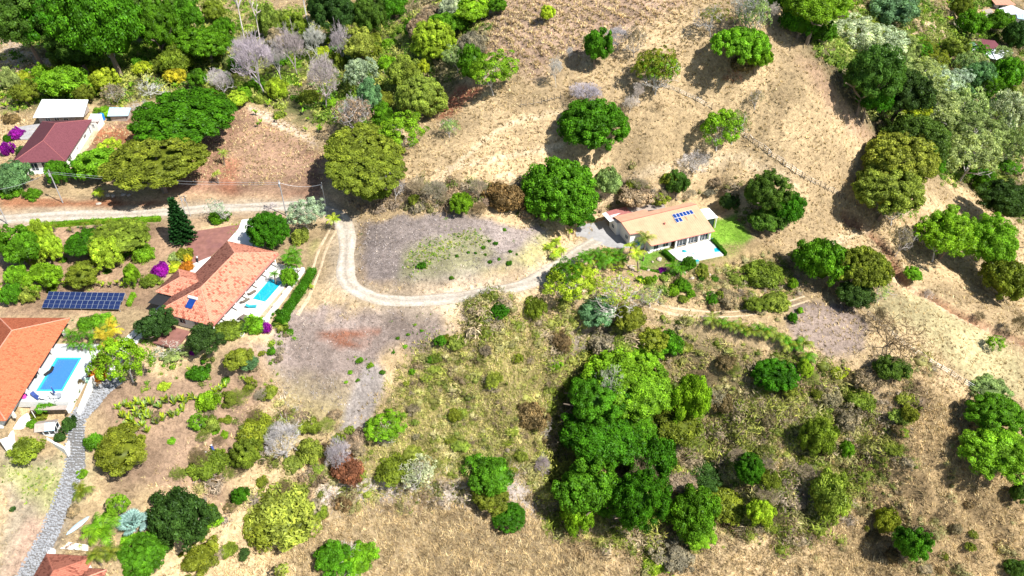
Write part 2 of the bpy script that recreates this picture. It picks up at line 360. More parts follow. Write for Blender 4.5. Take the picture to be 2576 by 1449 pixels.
M_STEEL = plain('galvanised_steel', (.50, .53, .56), .45, .08, 3.0, 0, .5)
M_DARK = plain('dark_void', (.02, .02, .022), .8, .1)
M_RED = plain('red_painted_metal', (.36, .085, .07), .6, .12)
M_PINKR = plain('faded_red_sheet', (.36, .14, .13), .7, .2, 2.0)
M_CREAM = plain('cream_metal_roof', (.50, .345, .215), .6, .10, .6, 0, 0, .3, (.44, .27, .17))
M_CREAM2 = plain('pink_tan_metal_roof', (.56, .31, .21), .6, .12, .7)
M_GREYR = plain('weathered_grey_sheet', (.38, .32, .28), .7, .2, 2.0)
M_WROOF = plain('white_sheet_roof', (.80, .84, .86), .45, .05, 1.0)
M_BLUE = plain('bright_blue_plastic', (.02, .20, .62), .4, .1)
M_LBLUE = plain('light_blue_sheet', (.40, .62, .78), .5, .1, 2.0)
M_COPE = plain('turquoise_coping', (.04, .50, .62), .5, .08)
M_COPEW = plain('white_coping', (.78, .79, .78), .6, .05)
M_MAROONP = plain('maroon_paving', (.24, .115, .095), .9, .22, .8, .2, 0, .1, (.16, .075, .085))
M_STONE = plain('cobble_stone', (.29, .30, .32), .9, .4, 2.6, .2)
M_MORTAR = plain('dark_joint_soil', (.15, .145, .14), .95, .2)
M_ROCK = plain('field_rock', (.42, .35, .29), .95, .3, 1.5, .4)
M_WOOD = plain('grey_timber', (.15, .125, .10), .9, .25, 3.0)
M_GREENP = plain('pale_green_paint', (.30, .50, .40), .7, .08)
M_CLOTHB = plain('navy_cloth', (.03, .06, .22), .8, .15)
M_TEAL = plain('teal_cloth', (.02, .30, .36), .8, .15)
M_PINK = plain('pink_plastic', (.70, .05, .30), .6, .1)
M_SKIN = plain('skin', (.42, .24, .16), .6, .05)
M_BLK = plain('black_rubber', (.025, .025, .027), .7, .1)
def panel_mat():
    m, nt, b = newmat('solar_cells'); tc = nd(nt, 'ShaderNodeTexCoord')
    br = nd(nt, 'ShaderNodeTexBrick'); nt.links.new(tc.outputs['Object'], br.inputs['Vector'])
    br.offset = 0; br.inputs['Scale'].default_value = 1.0; br.inputs['Brick Width'].default_value = .16; br.inputs['Row Height'].default_value = .16
    br.inputs['Mortar Size'].default_value = .006
    br.inputs['Color1'].default_value = (.006, .014, .065, 1); br.inputs['Color2'].default_value = (.008, .020, .085, 1); br.inputs['Mortar'].default_value = (.05, .07, .14, 1)
    nt.links.new(br.outputs[0], b.inputs['Base Color']); b.inputs['Roughness'].default_value = .12; b.inputs['Specular IOR Level'].default_value = .6
    return m
M_PANEL = panel_mat()
M_PANEL2 = plain('blue_solar_glass', (.010, .045, .22), .15, .25, 1.5, 0, 0, .6)
def water_mat(name, deep, caustic, rip=6.0):
    m, nt, b = newmat(name); tc = nd(nt, 'ShaderNodeTexCoord')
    v = nd(nt, 'ShaderNodeTexVoronoi', Scale=rip * .55, feature='DISTANCE_TO_EDGE'); w = nd(nt, 'ShaderNodeTexNoise', Scale=rip * .5, Detail=3.0)
    nt.links.new(tc.outputs['Object'], w.inputs['Vector'])
    vm = nd(nt, 'ShaderNodeVectorMath', operation='MULTIPLY_ADD'); nt.links.new(w.outputs['Color'], vm.inputs[0]); vm.inputs[1].default_value = (.5, .5, .5); nt.links.new(tc.outputs['Object'], vm.inputs[2])
    nt.links.new(vm.outputs[0], v.inputs['Vector'])
    c = mix(nt, 'MIX', grey(nt, v.outputs[0], .6, 0, 0, .12), deep, caustic)  # pale web of rippled light painted into the water colour
    nt.links.new(c, b.inputs['Base Color']); b.inputs['Roughness'].default_value = .08; b.inputs['Specular IOR Level'].default_value = .5
    bp = nd(nt, 'ShaderNodeBump', Strength=.15, Distance=.05); nt.links.new(w.outputs[0], bp.inputs['Height']); nt.links.new(bp.outputs[0], b.inputs['Normal'])
    return m
M_WATB = water_mat('pool_water_turquoise', (.012, .32, .48), (.03, .52, .62), 4.0)
M_WATA = water_mat('pool_water_blue', (.045, .18, .52), (.08, .25, .60), 7.0)
M_WATD = water_mat('pool_water_pale', (.42, .74, .78), (.62, .86, .86), 1.2)

# ------------------------------------------------------------------ mesh tools
def link(o, parent=None):
    COL.objects.link(o)
    if parent is not None: o.parent = parent
    return o
def mesh_np(name, V, F, mats=None, tone=None, col=None, smooth=False):
    """V (n,3); F (m,3) or (m,4) array"""
    V = np.asarray(V, np.float32); F = np.asarray(F, np.int32); k = F.shape[1]
    me = bpy.data.meshes.new(name)
    me.vertices.add(len(V)); me.vertices.foreach_set('co', V.ravel())
    me.loops.add(F.size); me.loops.foreach_set('vertex_index', F.ravel())
    me.polygons.add(len(F)); me.polygons.foreach_set('loop_start', np.arange(0, F.size, k, dtype=np.int32)); me.polygons.foreach_set('loop_total', np.full(len(F), k, np.int32))
    if smooth: me.polygons.foreach_set('use_smooth', np.ones(len(F), bool))
    if tone is not None:
        a = me.attributes.new('tone', 'FLOAT', 'FACE' if len(tone) == len(F) else 'POINT'); a.data.foreach_set('value', np.asarray(tone, np.float32))
    if col is not None:
        col = np.asarray(col, np.float32)
        if col.shape[1] == 3: col = np.hstack([col, np.ones((len(col), 1), np.float32)])
        a = me.attributes.new('Col', 'FLOAT_COLOR', 'FACE' if len(col) == len(F) else 'POINT'); a.data.foreach_set('color', col.ravel())
    for m_ in (mats or []): me.materials.append(m_)
    me.update(calc_edges=True); me.validate(); return me
class MB:
    """collects faces for one mesh object"""
    def __init__(s): s.v = []; s.f = []; s.t = []
    def poly(s, pts, tone=.5):
        n = len(s.v); s.v += [tuple(p) for p in pts]; s.f.append(tuple(range(n, n + len(pts)))); s.t.append(tone)
    def box(s, x0, x1, y0, y1, z0, z1, tone=.5):
        n = len(s.v); s.v += [(x0,y0,z0),(x1,y0,z0),(x1,y1,z0),(x0,y1,z0),(x0,y0,z1),(x1,y0,z1),(x1,y1,z1),(x0,y1,z1)]
        for f in ((3,2,1,0),(4,5,6,7),(0,1,5,4),(1,2,6,5),(2,3,7,6),(3,0,4,7)): s.f.append(tuple(n + i for i in f)); s.t.append(tone)
    def slab(s, pts, th, tone=.5):
        """pts: top polygon (ccw from above), thickness downward"""
        n = len(pts); b = len(s.v); s.v += [tuple(p) for p in pts] + [(p[0], p[1], p[2] - th) for p in pts]
        s.f.append(tuple(range(b, b + n))); s.t.append(tone); s.f.append(tuple(reversed(range(b + n, b + 2 * n)))); s.t.append(tone)
        for i in range(n): j = (i + 1) % n; s.f.append((b + i, b + n + i, b + n + j, b + j)); s.t.append(tone)
    def tube(s, p0, p1, r0, r1=None, n=6, tone=.5, cap=True):
        r1 = r0 if r1 is None else r1; p0 = np.array(p0, float); p1 = np.array(p1, float); d = p1 - p0; L = np.linalg.norm(d)
        if L < 1e-6: return
        d /= L; a = np.cross(d, [0, 0, 1.0] if abs(d[2]) < .9 else [1.0, 0, 0]); a /= np.linalg.norm(a); c = np.cross(d, a); b = len(s.v)
        for p, r in ((p0, r0), (p1, r1)):
            for i in range(n):
                t = 2 * math.pi * i / n; s.v.append(tuple(p + a * r * math.cos(t) + c * r * math.sin(t)))
        for i in range(n): j = (i + 1) % n; s.f.append((b + i, b + j, b + n + j, b + n + i)); s.t.append(tone)
        if cap: s.f.append(tuple(range(b + n, b + 2 * n))); s.t.append(tone); s.f.append(tuple(reversed(range(b, b + n)))); s.t.append(tone)
    def bar(s, p0, p1, w, h, tone=.5):
        s.tube(p0, p1, (w + h) * .35, n=4, tone=tone)
    def mesh(s, name, mat):
        me = bpy.data.meshes.new(name); me.from_pydata(s.v, [], s.f)
        a = me.attributes.new('tone', 'FLOAT', 'FACE'); a.data.foreach_set('value', np.array(s.t, np.float32))
        if mat: me.materials.append(mat)
        me.update(); return me
    def build(s, name, mat, parent=None, kind=None):
        o = bpy.data.objects.new(name, s.mesh(name, mat))
        if kind: o['kind'] = kind
        return link(o, parent)
def empty(name, loc, rz=0.0, label=None, cat=None, group=None):
    o = bpy.data.objects.new(name, None); link(o); o.location = tuple(float(q) for q in loc); o.rotation_euler = (0, 0, rz); o.empty_display_size = .5
    return tag(o, label, cat, group)

# ------------------------------------------------------------------ ground sheet with painted soils
PAS = np.array([.43, .32, .185]); GRID_COL = np.tile(PAS, (GX.size, 1)).reshape(GX.shape + (3,))
def paint(mask, col, k=1.0):
    global GRID_COL
    w = (mask * k)[..., None]; GRID_COL = GRID_COL * (1 - w) + np.array(col) * w
def pp(pts, col, fe=2.5, jit=2.0, k=1.0, seed=5): paint(pmask(wpoly(pts), fe, jit, seed), col, k)
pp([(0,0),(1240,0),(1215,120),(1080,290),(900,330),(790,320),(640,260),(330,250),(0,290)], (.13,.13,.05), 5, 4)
pp([(0,70),(120,140),(130,200),(0,220)], (.46,.36,.27), 3, 4)
pp([(1240,0),(1720,0),(1640,60),(1500,110),(1330,190),(1190,190),(1200,80)], (.42,.29,.215), 5, 4, .8)
pp([(1150,215),(1210,225),(1180,260),(1130,300),(1090,300)], (.30,.12,.07), 2, 2)
pp([(330,290),(620,270),(800,380),(830,520),(400,530),(380,420),(230,440),(220,330)], (.29,.165,.11), 3, 3)
pp([(600,285),(770,345),(780,480),(640,505),(560,440)], (.35,.225,.15), 4, 4, .9)
pp([(230,320),(360,330),(300,380),(240,400)], (.44,.17,.075), 2, 2, .7)
pp([(560,400),(600,400),(600,500),(550,500)], (.40,.16,.09), 2, 2, .6)
pp([(620,268),(660,275),(790,345),(800,375),(760,350),(640,290)], (.54,.42,.32), 1, .8)
pp([(0,505),(480,480),(860,500),(860,545),(400,560),(0,570)], (.46,.32,.20), 3, 2)
pp([(0,490),(160,500),(420,505),(420,520),(150,522),(0,520)], (.34,.14,.07), 1.5, 1.5, .85)
pp([(130,560),(440,555),(520,600),(400,680),(380,780),(0,800),(0,600)], (.35,.235,.15), 3, 3)
pp([(830,560),(760,740),(700,800),(800,830),(900,780),(850,700),(855,600)], (.44,.33,.20), 3, 2)
pp([(790,600),(800,600),(770,720),(750,740)], (.30,.30,.10), 1.5, 1.5, .6)
pp([(905,560),(1200,540),(1360,580),(1380,680),(1250,715),(1000,735),(920,715),(895,650)], (.27,.225,.205), 1.5, 3)
pp([(1000,640),(1180,590),(1250,640),(1200,690),(1000,720)], (.28,.30,.09), 3, 3, .45)
pp([(1330,600),(1400,620),(1360,680),(1250,710),(1230,690)], (.36,.33,.12), 3, 3, .7)
pp([(730,790),(1100,770),(1180,800),(1000,900),(950,950),(880,1100),(760,1010),(680,900)], (.27,.215,.19), 2, 4)
pp([(792,838),(850,832),(962,829),(955,846),(880,849),(800,850)], (.21,.09,.055), .8, .9, .95)
pp([(828,862),(880,856),(938,858),(935,876),(850,872)], (.21,.09,.055), .8, .9, .95)
pp([(690,980),(920,960),(900,1130),(700,1120),(600,1030)], (.40,.33,.17), 4, 4, .8)
paint(lmask(wline([(940,950),(905,1040),(880,1110),(880,1170)]), 2.2, 1), (.29,.26,.25), .9)
pp([(1000,960),(1200,840),(1400,830),(1420,1000),(1390,1230),(900,1230),(920,1100)], (.26,.215,.09), 6, 5)
pp([(1380,830),(1700,850),(2000,900),(2100,1000),(1700,1350),(1400,1330)], (.19,.155,.08), 5, 5, .9)
pp([(820,1240),(1400,1245),(1500,1449),(700,1449)], (.27,.205,.12), 5, 4)
pp([(250,960),(620,880),(700,1000),(600,1140),(560,1260),(300,1250),(270,1100)], (.27,.185,.125), 3, 3)
pp([(0,1130),(220,1150),(120,1449),(0,1449)], (.32,.265,.19), 2, 2)
pp([(20,1180),(200,1160),(160,1260),(110,1300),(60,1240)], (.34,.36,.12), 4, 4, .7)
pp([(60,1300),(150,1290),(90,1449),(20,1449)], (.42,.28,.21), 2, 2, .7)
pp([(1600,640),(1690,620),(1720,665),(1700,675),(1610,672)], (.14,.30,.035), 1.2, .8)
pp([(1780,560),(1850,540),(1900,600),(1850,640),(1790,655),(1740,668)], (.19,.34,.04), 1.2, .8)
pp([(1980,760),(2150,770),(2190,900),(2080,900),(1990,850)], (.27,.21,.175), 1.5, 2.5)
pp([(1650,640),(1950,600),(2050,700),(1950,800),(1650,760)], (.30,.22,.11), 4, 4, .8)
pp([(2290,940),(2480,1000),(2576,1050),(2600,1500),(2100,1500),(2050,1300),(2200,1100)], (.30,.215,.115), 6, 5)
pp([(2180,770),(2300,720),(2576,900),(2576,1000),(2470,980)], (.42,.37,.20), 4, 3, .8)
paint(lmask(DITCH, 1.3, 1), (.22,.10,.06), .8); paint(lmask(FOOT, 1.1, .6), (.60,.43,.28), .9)
paint(lmask(RDITCH, .45, .4, .2), (.15,.09,.06), .85); paint(np.clip(lmask(RDITCH, 1.9, 1.2, .5) - lmask(RDITCH, .5, .4, .2), 0, 1), (.36,.26,.17), .7)
paint(lmask(ROAD, 3.0, 2.0, 1.2), (.47,.385,.28), .75)
paint(lmask(LEDGE, 1.5, .8), (.46,.41,.38), .85)
pp([(1450,820),(1560,830),(1500,920),(1420,880)], (.42,.37,.35), 3, 2, .7)
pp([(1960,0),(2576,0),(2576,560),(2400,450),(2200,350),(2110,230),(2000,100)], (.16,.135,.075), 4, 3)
pp([(2050,160),(2110,250),(2200,340),(2180,380),(2080,270),(2010,150)], (.36,.24,.16), 3, 2, .8)
pp([(2330,60),(2420,50),(2400,90),(2300,90)], (.50,.38,.28), 2, 2, .7)
for ln, hf in ((wline([(2000,470),(1900,420),(1820,400),(1500,470)]), .5), (wline([(1420,560),(1300,450),(1250,440)]), .4), (wline([(1100,430),(1400,370),(1500,330)]), .45),
               (wline([(2180,580),(2100,610),(1990,640)]), .6), (wline([(1080,480),(1250,330),(1420,280)]), .4)):
    paint(lmask(ln, hf + .15, .5, .25), (.56, .44, .29), .8)
_mott = np.clip(fbm(GX, GY, 9, 120, 4) * 3.0 + .5, 0, 1)[..., None]
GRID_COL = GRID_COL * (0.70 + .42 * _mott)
def build_ground():
    for ln, hf in ((ROAD, 1.75), (COBBLE, 1.6)):
        m_ = np.clip((hf - segdist(GX, GY, ln)) / .5, 0, 1); globals()['GZr'] = GZ
        GZ[...] = GZ - .16 * m_
    ny, nx = GX.shape
    V = np.stack([GX, GY, GZ], -1).reshape(-1, 3)
    idx = np.arange(nx * ny).reshape(ny, nx)
    F = np.stack([idx[:-1, :-1], idx[:-1, 1:], idx[1:, 1:], idx[1:, :-1]], -1).reshape(-1, 4)
    # cut the pool basins out of the sheet
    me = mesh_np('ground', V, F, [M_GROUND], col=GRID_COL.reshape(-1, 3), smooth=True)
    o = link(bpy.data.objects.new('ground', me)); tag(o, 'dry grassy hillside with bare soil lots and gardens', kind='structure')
    # coarse land beyond, to the horizon
    B = MB(); ex = [-6000, -1500, -500, X0, X1, 520, 1500, 6000]; ey = [-4000, -900, -200, Y0, Y1, 800, 2000, 6500]
    def zz(x, y):
        xx = min(max(x, X0), X1); yy = min(max(y, Y0), Y1); z = Hs(xx, yy); k = min(1, math.hypot(x - xx, y - yy) / 250); return z * (1 - k) - 30 * k - .05
    # ring strips that share the edge of the fine sheet
    def strip(inner, outer):
        for a in range(len(inner) - 1): B.poly([inner[a], inner[a + 1], outer[a + 1], outer[a]])
    st = 20
    e_s = [(x, Y0, H(x, Y0).item()) for x in gx[::st]] + [(gx[-1], Y0, H(gx[-1], Y0).item())]
    e_n = [(x, gy[-1], H(x, gy[-1]).item()) for x in gx[::st]] + [(gx[-1], gy[-1], H(gx[-1], gy[-1]).item())]
    e_w = [(X0, y, H(X0, y).item()) for y in gy[::st]] + [(X0, gy[-1], H(X0, gy[-1]).item())]
    e_e = [(gx[-1], y, H(gx[-1], y).item()) for y in gy[::st]] + [(gx[-1], gy[-1], H(gx[-1], gy[-1]).item())]
    cx_, cy_ = (X0 + X1) / 2, (Y0 + Y1) / 2
    for E_ in (e_s, e_n, e_w, e_e):
        prev = [(p[0], p[1], p[2] - .05) for p in E_]
        for sc_, z_ in ((1.6, None), (4, -30), (30, -30)):
            nx_ = [(cx_ + (p[0] - cx_) * sc_, cy_ + (p[1] - cy_) * sc_, (q[2] * .6 - 8) if z_ is None else z_) for p, q in zip(E_, E_)]
            strip(prev, nx_); prev = nx_
    me = B.mesh('far_ground', None); me.materials.append(M_GROUND)
    a = me.attributes.new('Col', 'FLOAT_COLOR', 'FACE'); a.data.foreach_set('color', np.tile([.24, .24, .11, 1], len(me.polygons)).astype(np.float32))
    o = link(bpy.data.objects.new('far_ground', me)); tag(o, 'wooded and dry land continuing beyond the valley', kind='structure')
build_ground()

def ribbon(name, line, half, mat, lift, label, nc=6, tonef=None, edge=.25, kind='structure', step=1.0):
    d = np.r_[0, np.cumsum(np.hypot(*np.diff(line, axis=0).T))]; n = max(3, int(d[-1] / step)); s = np.linspace(0, d[-1], n)
    cx = np.interp(s, d, line[:, 0]); cyy = np.interp(s, d, line[:, 1])
    tx = np.gradient(cx); ty = np.gradient(cyy); L = np.hypot(tx, ty); nx_, ny_ = -ty / L, tx / L
    off = np.linspace(-1, 1, nc + 1)
    rs = np.random.RandomState(3)
    ww = half * (1 + .22 * (np.interp(s, s[::6], rs.rand(len(s[::6]))) - .5) * 2)
    PX = cx[:, None] + nx_[:, None] * off[None] * ww[:, None]; PY = cyy[:, None] + ny_[:, None] * off[None] * ww[:, None]
    PZ = H(PX, PY) + lift
    PZ[:, 1:-1] = (H(cx, cyy) + lift)[:, None] * .5 + PZ[:, 1:-1] * .5
    if edge: PZ[:, 0] -= edge; PZ[:, -1] -= edge
    V = np.stack([PX, PY, PZ], -1).reshape(-1, 3); idx = np.arange(n * (nc + 1)).reshape(n, nc + 1)
    F = np.stack([idx[:-1, :-1], idx[:-1, 1:], idx[1:, 1:], idx[1:, :-1]], -1).reshape(-1, 4)
    # make normals point up
    tone = (np.tile(tonef(off), (n, 1)).ravel()) if tonef else np.full(len(V), .5)
    me = mesh_np(name, V, F[:, ::-1], [mat], tone=tone, smooth=True)
    return tag(link(bpy.data.objects.new(name, me)), label, kind=kind)
ribbon('gravel_road', ROAD, 1.95, M_ROAD, .20, 'pale gravel road curving down past the houses', 8, lambda o: .5 + .20 * np.cos((np.abs(o) - .5) * 6.3) - .08)
for k, sgn in enumerate((-.75, .75)):
    t = TRK.copy(); dx = np.gradient(t[:, 0]); dy = np.gradient(t[:, 1]); L = np.hypot(dx, dy); t[:, 0] += -dy / L * sgn; t[:, 1] += dx / L * sgn
    ribbon('wheel_track', t, .34, M_TRACK, .06, 'worn wheel rut of the dirt track below the driveway', 2, None, .08)
    t = TRK2.copy(); dx = np.gradient(t[:, 0]); dy = np.gradient(t[:, 1]); L = np.hypot(dx, dy); t[:, 0] += -dy / L * sgn; t[:, 1] += dx / L * sgn
    ribbon('wheel_track', t, .36, M_TRACK, .06, 'worn wheel rut beside the tiled house garden', 2, None, .08)
# ------------------------------------------------------------------ vegetation meshes
_t = (1 + 5 ** .5) / 2
ICO_V = np.array([(-1,_t,0),(1,_t,0),(-1,-_t,0),(1,-_t,0),(0,-1,_t),(0,1,_t),(0,-1,-_t),(0,1,-_t),(_t,0,-1),(_t,0,1),(-_t,0,-1),(-_t,0,1)]) / math.sqrt(1 + _t * _t)
ICO_F = np.array([(0,11,5),(0,5,1),(0,1,7),(0,7,10),(0,10,11),(1,5,9),(5,11,4),(11,10,2),(10,7,6),(7,1,8),(3,9,4),(3,4,2),(3,2,6),(3,6,8),(3,8,9),(4,9,5),(2,4,11),(6,2,10),(8,6,7),(9,8,1)])
def unit(a): return a / np.maximum(1e-9, np.linalg.norm(a, axis=1, keepdims=True))
def leaf_quads(C, N, s, rs, asp=1.5):
    r = rs.randn(*C.shape); T = unit(np.cross(N, r)); B = np.cross(N, T); s = s[:, None]
    return np.stack([C - T * s * asp * .5, C + B * s * .42, C + T * s * asp * .5 + N * s * .12, C - B * s * .42], 1)
def crown_mesh(seed, c=.7, nb=70, rb=.2, nl=70, leaf=.06, zmin=-.3, inner=True, lump=.16, core=.66, flat=.0, spread=1.0, asp=1.5, depth=.3, top=0.0):
    """crown of unit half width; c = half height / half width"""
    rs = np.random.RandomState(seed)
    i = np.arange(nb) + .5; z = zmin + (1 - zmin) * (1 - i / nb); ph = i * 2.39996 + rs.rand(nb) * .7
    z = np.clip(z + rs.randn(nb) * .06, -1, 1); rr = np.sqrt(np.maximum(0, 1 - z * z)); D = np.stack([rr * np.cos(ph), rr * np.sin(ph), z], 1)
    dl = unit(rs.randn(5, 3)); lf = 1 + lump * ((np.maximum(0, D @ dl.T) ** 2) * rs.uniform(.2, 1.2, 5)).sum(1) - lump * .62
    rbs = rb * rs.uniform(.6, 1.35, nb); rad = (1 - rbs * .75) * lf * rs.uniform(1 - depth, 1.03, nb) * spread
    CC = D * rad[:, None] * np.array([1, 1, c])
    if flat: CC[:, 2] = np.where(CC[:, 2] < 0, CC[:, 2] * (1 - flat), CC[:, 2])
    Vs, Ts = [], []
    btone = rs.uniform(.25, .75, nb)
    if top: # second scatter inside the shell
        pass
    q = unit(rs.randn(nb, nl, 3).reshape(-1, 3)); out = np.repeat(unit(CC + [0, 0, .15]), nl, 0)
    q = unit(q + out * .75 + [0, 0, .25])
    P = np.repeat(CC, nl, 0) + q * np.repeat(rbs, nl)[:, None] * (.72 + .36 * rs.rand(nb * nl, 1)) * np.array([1, 1, .85])
    N = unit(q + rs.randn(nb * nl, 3) * .55)
    Q = leaf_quads(P, N, leaf * rs.uniform(.7, 1.35, nb * nl), rs, asp)
    V = Q.reshape(-1, 3); F = np.arange(len(V)).reshape(-1, 4); nrm_ = np.percentile(np.hypot(V[:, 0], V[:, 1]), 96.5); nz_ = np.percentile(V[:, 2], 99) / c
    T = np.clip(np.repeat(btone, nl) + rs.randn(nb * nl) * .14, 0, 1)
    if inner:
        k = len(V); bl = CC[:, None] * np.array([.96, .96, .96]) + ICO_V[None] * (rbs * core)[:, None, None] * np.array([1, 1, .85])
        bi = bl.reshape(-1, 3); tri = (np.arange(nb)[:, None, None] * 12 + ICO_F[None]).reshape(-1, 3) + k
        ce = ICO_V * np.array([.72, .72, .62 * c]) * spread; ct = ICO_F + k + len(bi)
        tri = np.vstack([tri, ct]); V = np.vstack([V, bi, ce])
        F = np.vstack([F, np.hstack([tri, tri[:, 2:]])]) if False else F
        return V / np.array([nrm_, nrm_, nz_]), F, T, tri
    return V / np.array([nrm_, nrm_, nz_]), F, T, None
def mixed_mesh(name, V, F, tri, mats, tone, col=None):
    me = bpy.data.meshes.new(name); nq = len(F); nt_ = 0 if tri is None else len(tri)
    me.vertices.add(len(V)); me.vertices.foreach_set('co', np.asarray(V, np.float32).ravel())
    loops = F.ravel() if tri is None else np.concatenate([F.ravel(), tri.ravel()])
    me.loops.add(len(loops)); me.loops.foreach_set('vertex_index', loops.astype(np.int32)); me.polygons.add(nq + nt_)
    st = np.arange(0, nq * 4, 4); tt = np.full(nq, 4)
    if nt_: st = np.concatenate([st, nq * 4 + np.arange(0, nt_ * 3, 3)]); tt = np.concatenate([tt, np.full(nt_, 3)])
    me.polygons.foreach_set('loop_start', st.astype(np.int32)); me.polygons.foreach_set('loop_total', tt.astype(np.int32))
    a = me.attributes.new('tone', 'FLOAT', 'FACE'); a.data.foreach_set('value', np.asarray(tone, np.float32))
    if col is not None:
        col = np.hstack([np.asarray(col, np.float32), np.ones((len(col), 1), np.float32)])
        a = me.attributes.new('Col', 'FLOAT_COLOR', 'FACE'); a.data.foreach_set('color', col.ravel())
    for q_ in mats: me.materials.append(q_)
    me.update(calc_edges=True); return me
def crown_data(name, **kw):
    V, F, T, tri = crown_mesh(**kw)
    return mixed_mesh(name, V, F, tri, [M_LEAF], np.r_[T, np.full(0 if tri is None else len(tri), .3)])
def branch_mesh(seed, name, mat, c=1.0, levels=4, r0=.035, split=(3, 4), up=.35, first=.42, wig=.12, rmin=.004, nfirst=5, droop=0.0, sides=5, shrink=.68, lenk=.62):
    """skeleton from (0,0,-1) [ground] to around the origin, unit half width; z scaled by c later"""
    rs = np.random.RandomState(seed); segs = []
    def grow(p, d, L, r, lv):
        n = 3 if lv < 3 else 2; q = p
        for k in range(n):
            d2 = d + rs.randn(3) * wig; d2[2] += -droop * .1; d2 /= np.linalg.norm(d2); q2 = q + d2 * L / n
            ra = r * (1 - .28 * k / n); rb = r * (1 - .28 * (k + 1) / n)
            segs.append((q, q2, ra, rb, lv)); q = q2; d = d2
            if lv >= 2 and k < n - 1 and rs.rand() < .55 and lv < levels:
                e = d + rs.randn(3) * .8; e /= np.linalg.norm(e); grow(q, e, L * lenk * .7, max(rmin, r * .5), lv + 1)
        if lv < levels:
            m = nfirst if lv == 0 else rs.randint(split[0], split[1] + 1)
            ph = rs.rand() * 6.28
            for i in range(m):
                a = ph + i * 2 * math.pi / m + rs.randn() * .3
                side = np.array([math.cos(a), math.sin(a), 0.0]); side -= d * (side @ d); side /= max(1e-6, np.linalg.norm(side))
                e = d * rs.uniform(.45, 1.0) + side * rs.uniform(.6, 1.05); e[2] += up * rs.uniform(.2, 1); e /= np.linalg.norm(e)
                grow(q, e, L * (lenk if lv else .62 / first * .75) * rs.uniform(.8, 1.25), max(rmin, r * shrink * (.8 if m > 3 else 1)), lv + 1)
    grow(np.array([0, 0, -1.0]), np.array([rs.randn() * .08, rs.randn() * .08, 1.0]), first, r0, 0)
    B = MB()
    for a, b, ra, rb, lv in segs: B.tube(a, b, ra, rb, n=(sides if lv < 2 else 3), cap=False)
    V = np.array(B.v)
    up_ = V[:, 2] > -.55; ex = np.percentile(np.hypot(V[:, 0], V[:, 1]), 98)
    B.v = [tuple(p) for p in np.stack([V[:, 0] / ex, V[:, 1] / ex, V[:, 2]], 1)]
    return B.mesh(name, mat)
def trunk_mesh(seed):
    return branch_mesh(seed, 'trunk', M_BARK, levels=2, r0=.055, first=.5, up=.5, nfirst=5, split=(2, 3), rmin=.012)

CR = {}
NV = 3
for k in range(NV):
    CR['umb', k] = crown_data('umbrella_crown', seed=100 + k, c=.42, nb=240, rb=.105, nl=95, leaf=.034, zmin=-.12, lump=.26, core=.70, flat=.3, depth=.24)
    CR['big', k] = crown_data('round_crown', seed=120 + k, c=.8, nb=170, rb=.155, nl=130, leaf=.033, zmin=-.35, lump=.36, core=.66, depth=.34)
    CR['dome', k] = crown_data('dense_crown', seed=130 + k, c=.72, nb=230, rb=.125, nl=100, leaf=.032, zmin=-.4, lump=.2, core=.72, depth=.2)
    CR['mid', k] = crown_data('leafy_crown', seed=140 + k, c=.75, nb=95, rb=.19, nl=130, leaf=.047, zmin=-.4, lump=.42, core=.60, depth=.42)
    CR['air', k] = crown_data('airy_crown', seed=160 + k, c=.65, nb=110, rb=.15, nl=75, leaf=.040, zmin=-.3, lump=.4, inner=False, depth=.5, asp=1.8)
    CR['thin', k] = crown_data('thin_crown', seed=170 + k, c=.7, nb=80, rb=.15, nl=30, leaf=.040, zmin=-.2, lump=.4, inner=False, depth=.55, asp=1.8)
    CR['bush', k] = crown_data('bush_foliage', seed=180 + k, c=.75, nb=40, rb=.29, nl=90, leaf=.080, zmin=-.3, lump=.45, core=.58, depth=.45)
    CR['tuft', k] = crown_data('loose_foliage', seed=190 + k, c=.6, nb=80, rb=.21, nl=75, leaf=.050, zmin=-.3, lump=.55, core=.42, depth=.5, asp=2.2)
    CR['trunk', k] = trunk_mesh(200 + k)
    CR['limb', k] = branch_mesh(210 + k, 'pale_limbs', M_TWIG, levels=3, r0=.04, first=.4, up=.35, nfirst=5, rmin=.008)
    CR['bare', k] = branch_mesh(220 + k, 'bare_branches', M_TWIG, levels=5, r0=.045, first=.36, up=.55, nfirst=5, rmin=.0075, split=(2, 3), lenk=.66)
    CR['wide', k] = branch_mesh(230 + k, 'bare_branches', M_TWIG, levels=5, r0=.04, first=.22, up=.12, nfirst=6, rmin=.006, split=(2, 3), lenk=.68)
for k in range(NV):
    V_, F_, T_h, _x = crown_mesh(seed=260 + k, c=.95, nb=120, rb=.2, nl=40, leaf=.03, zmin=-.35, inner=False, lump=.4, depth=.6, asp=1.0)
    rs_ = np.random.RandomState(270 + k); C_ = V_.reshape(-1, 4, 3).mean(1); D_ = unit(C_ + [0, 0, .9] + rs_.randn(len(C_), 3) * .45); S_ = unit(np.cross(D_, rs_.randn(len(C_), 3))) * .0045
    L_ = D_ * rs_.uniform(.05, .11, (len(C_), 1)); Q_ = np.stack([C_ - L_ - S_, C_ - L_ + S_, C_ + L_ + S_ * .4, C_ + L_ - S_ * .4], 1).reshape(-1, 3)
    CR['haze', k] = mixed_mesh('twigs', Q_, np.arange(len(Q_)).reshape(-1, 4), None, [M_TWIG], T_h)
# tall pale trunk
CR['tall', 0] = branch_mesh(240, 'bare_branches', M_TWIG, levels=4, r0=.07, first=1.1, up=.5, nfirst=4, rmin=.012, split=(2, 2), lenk=.55)

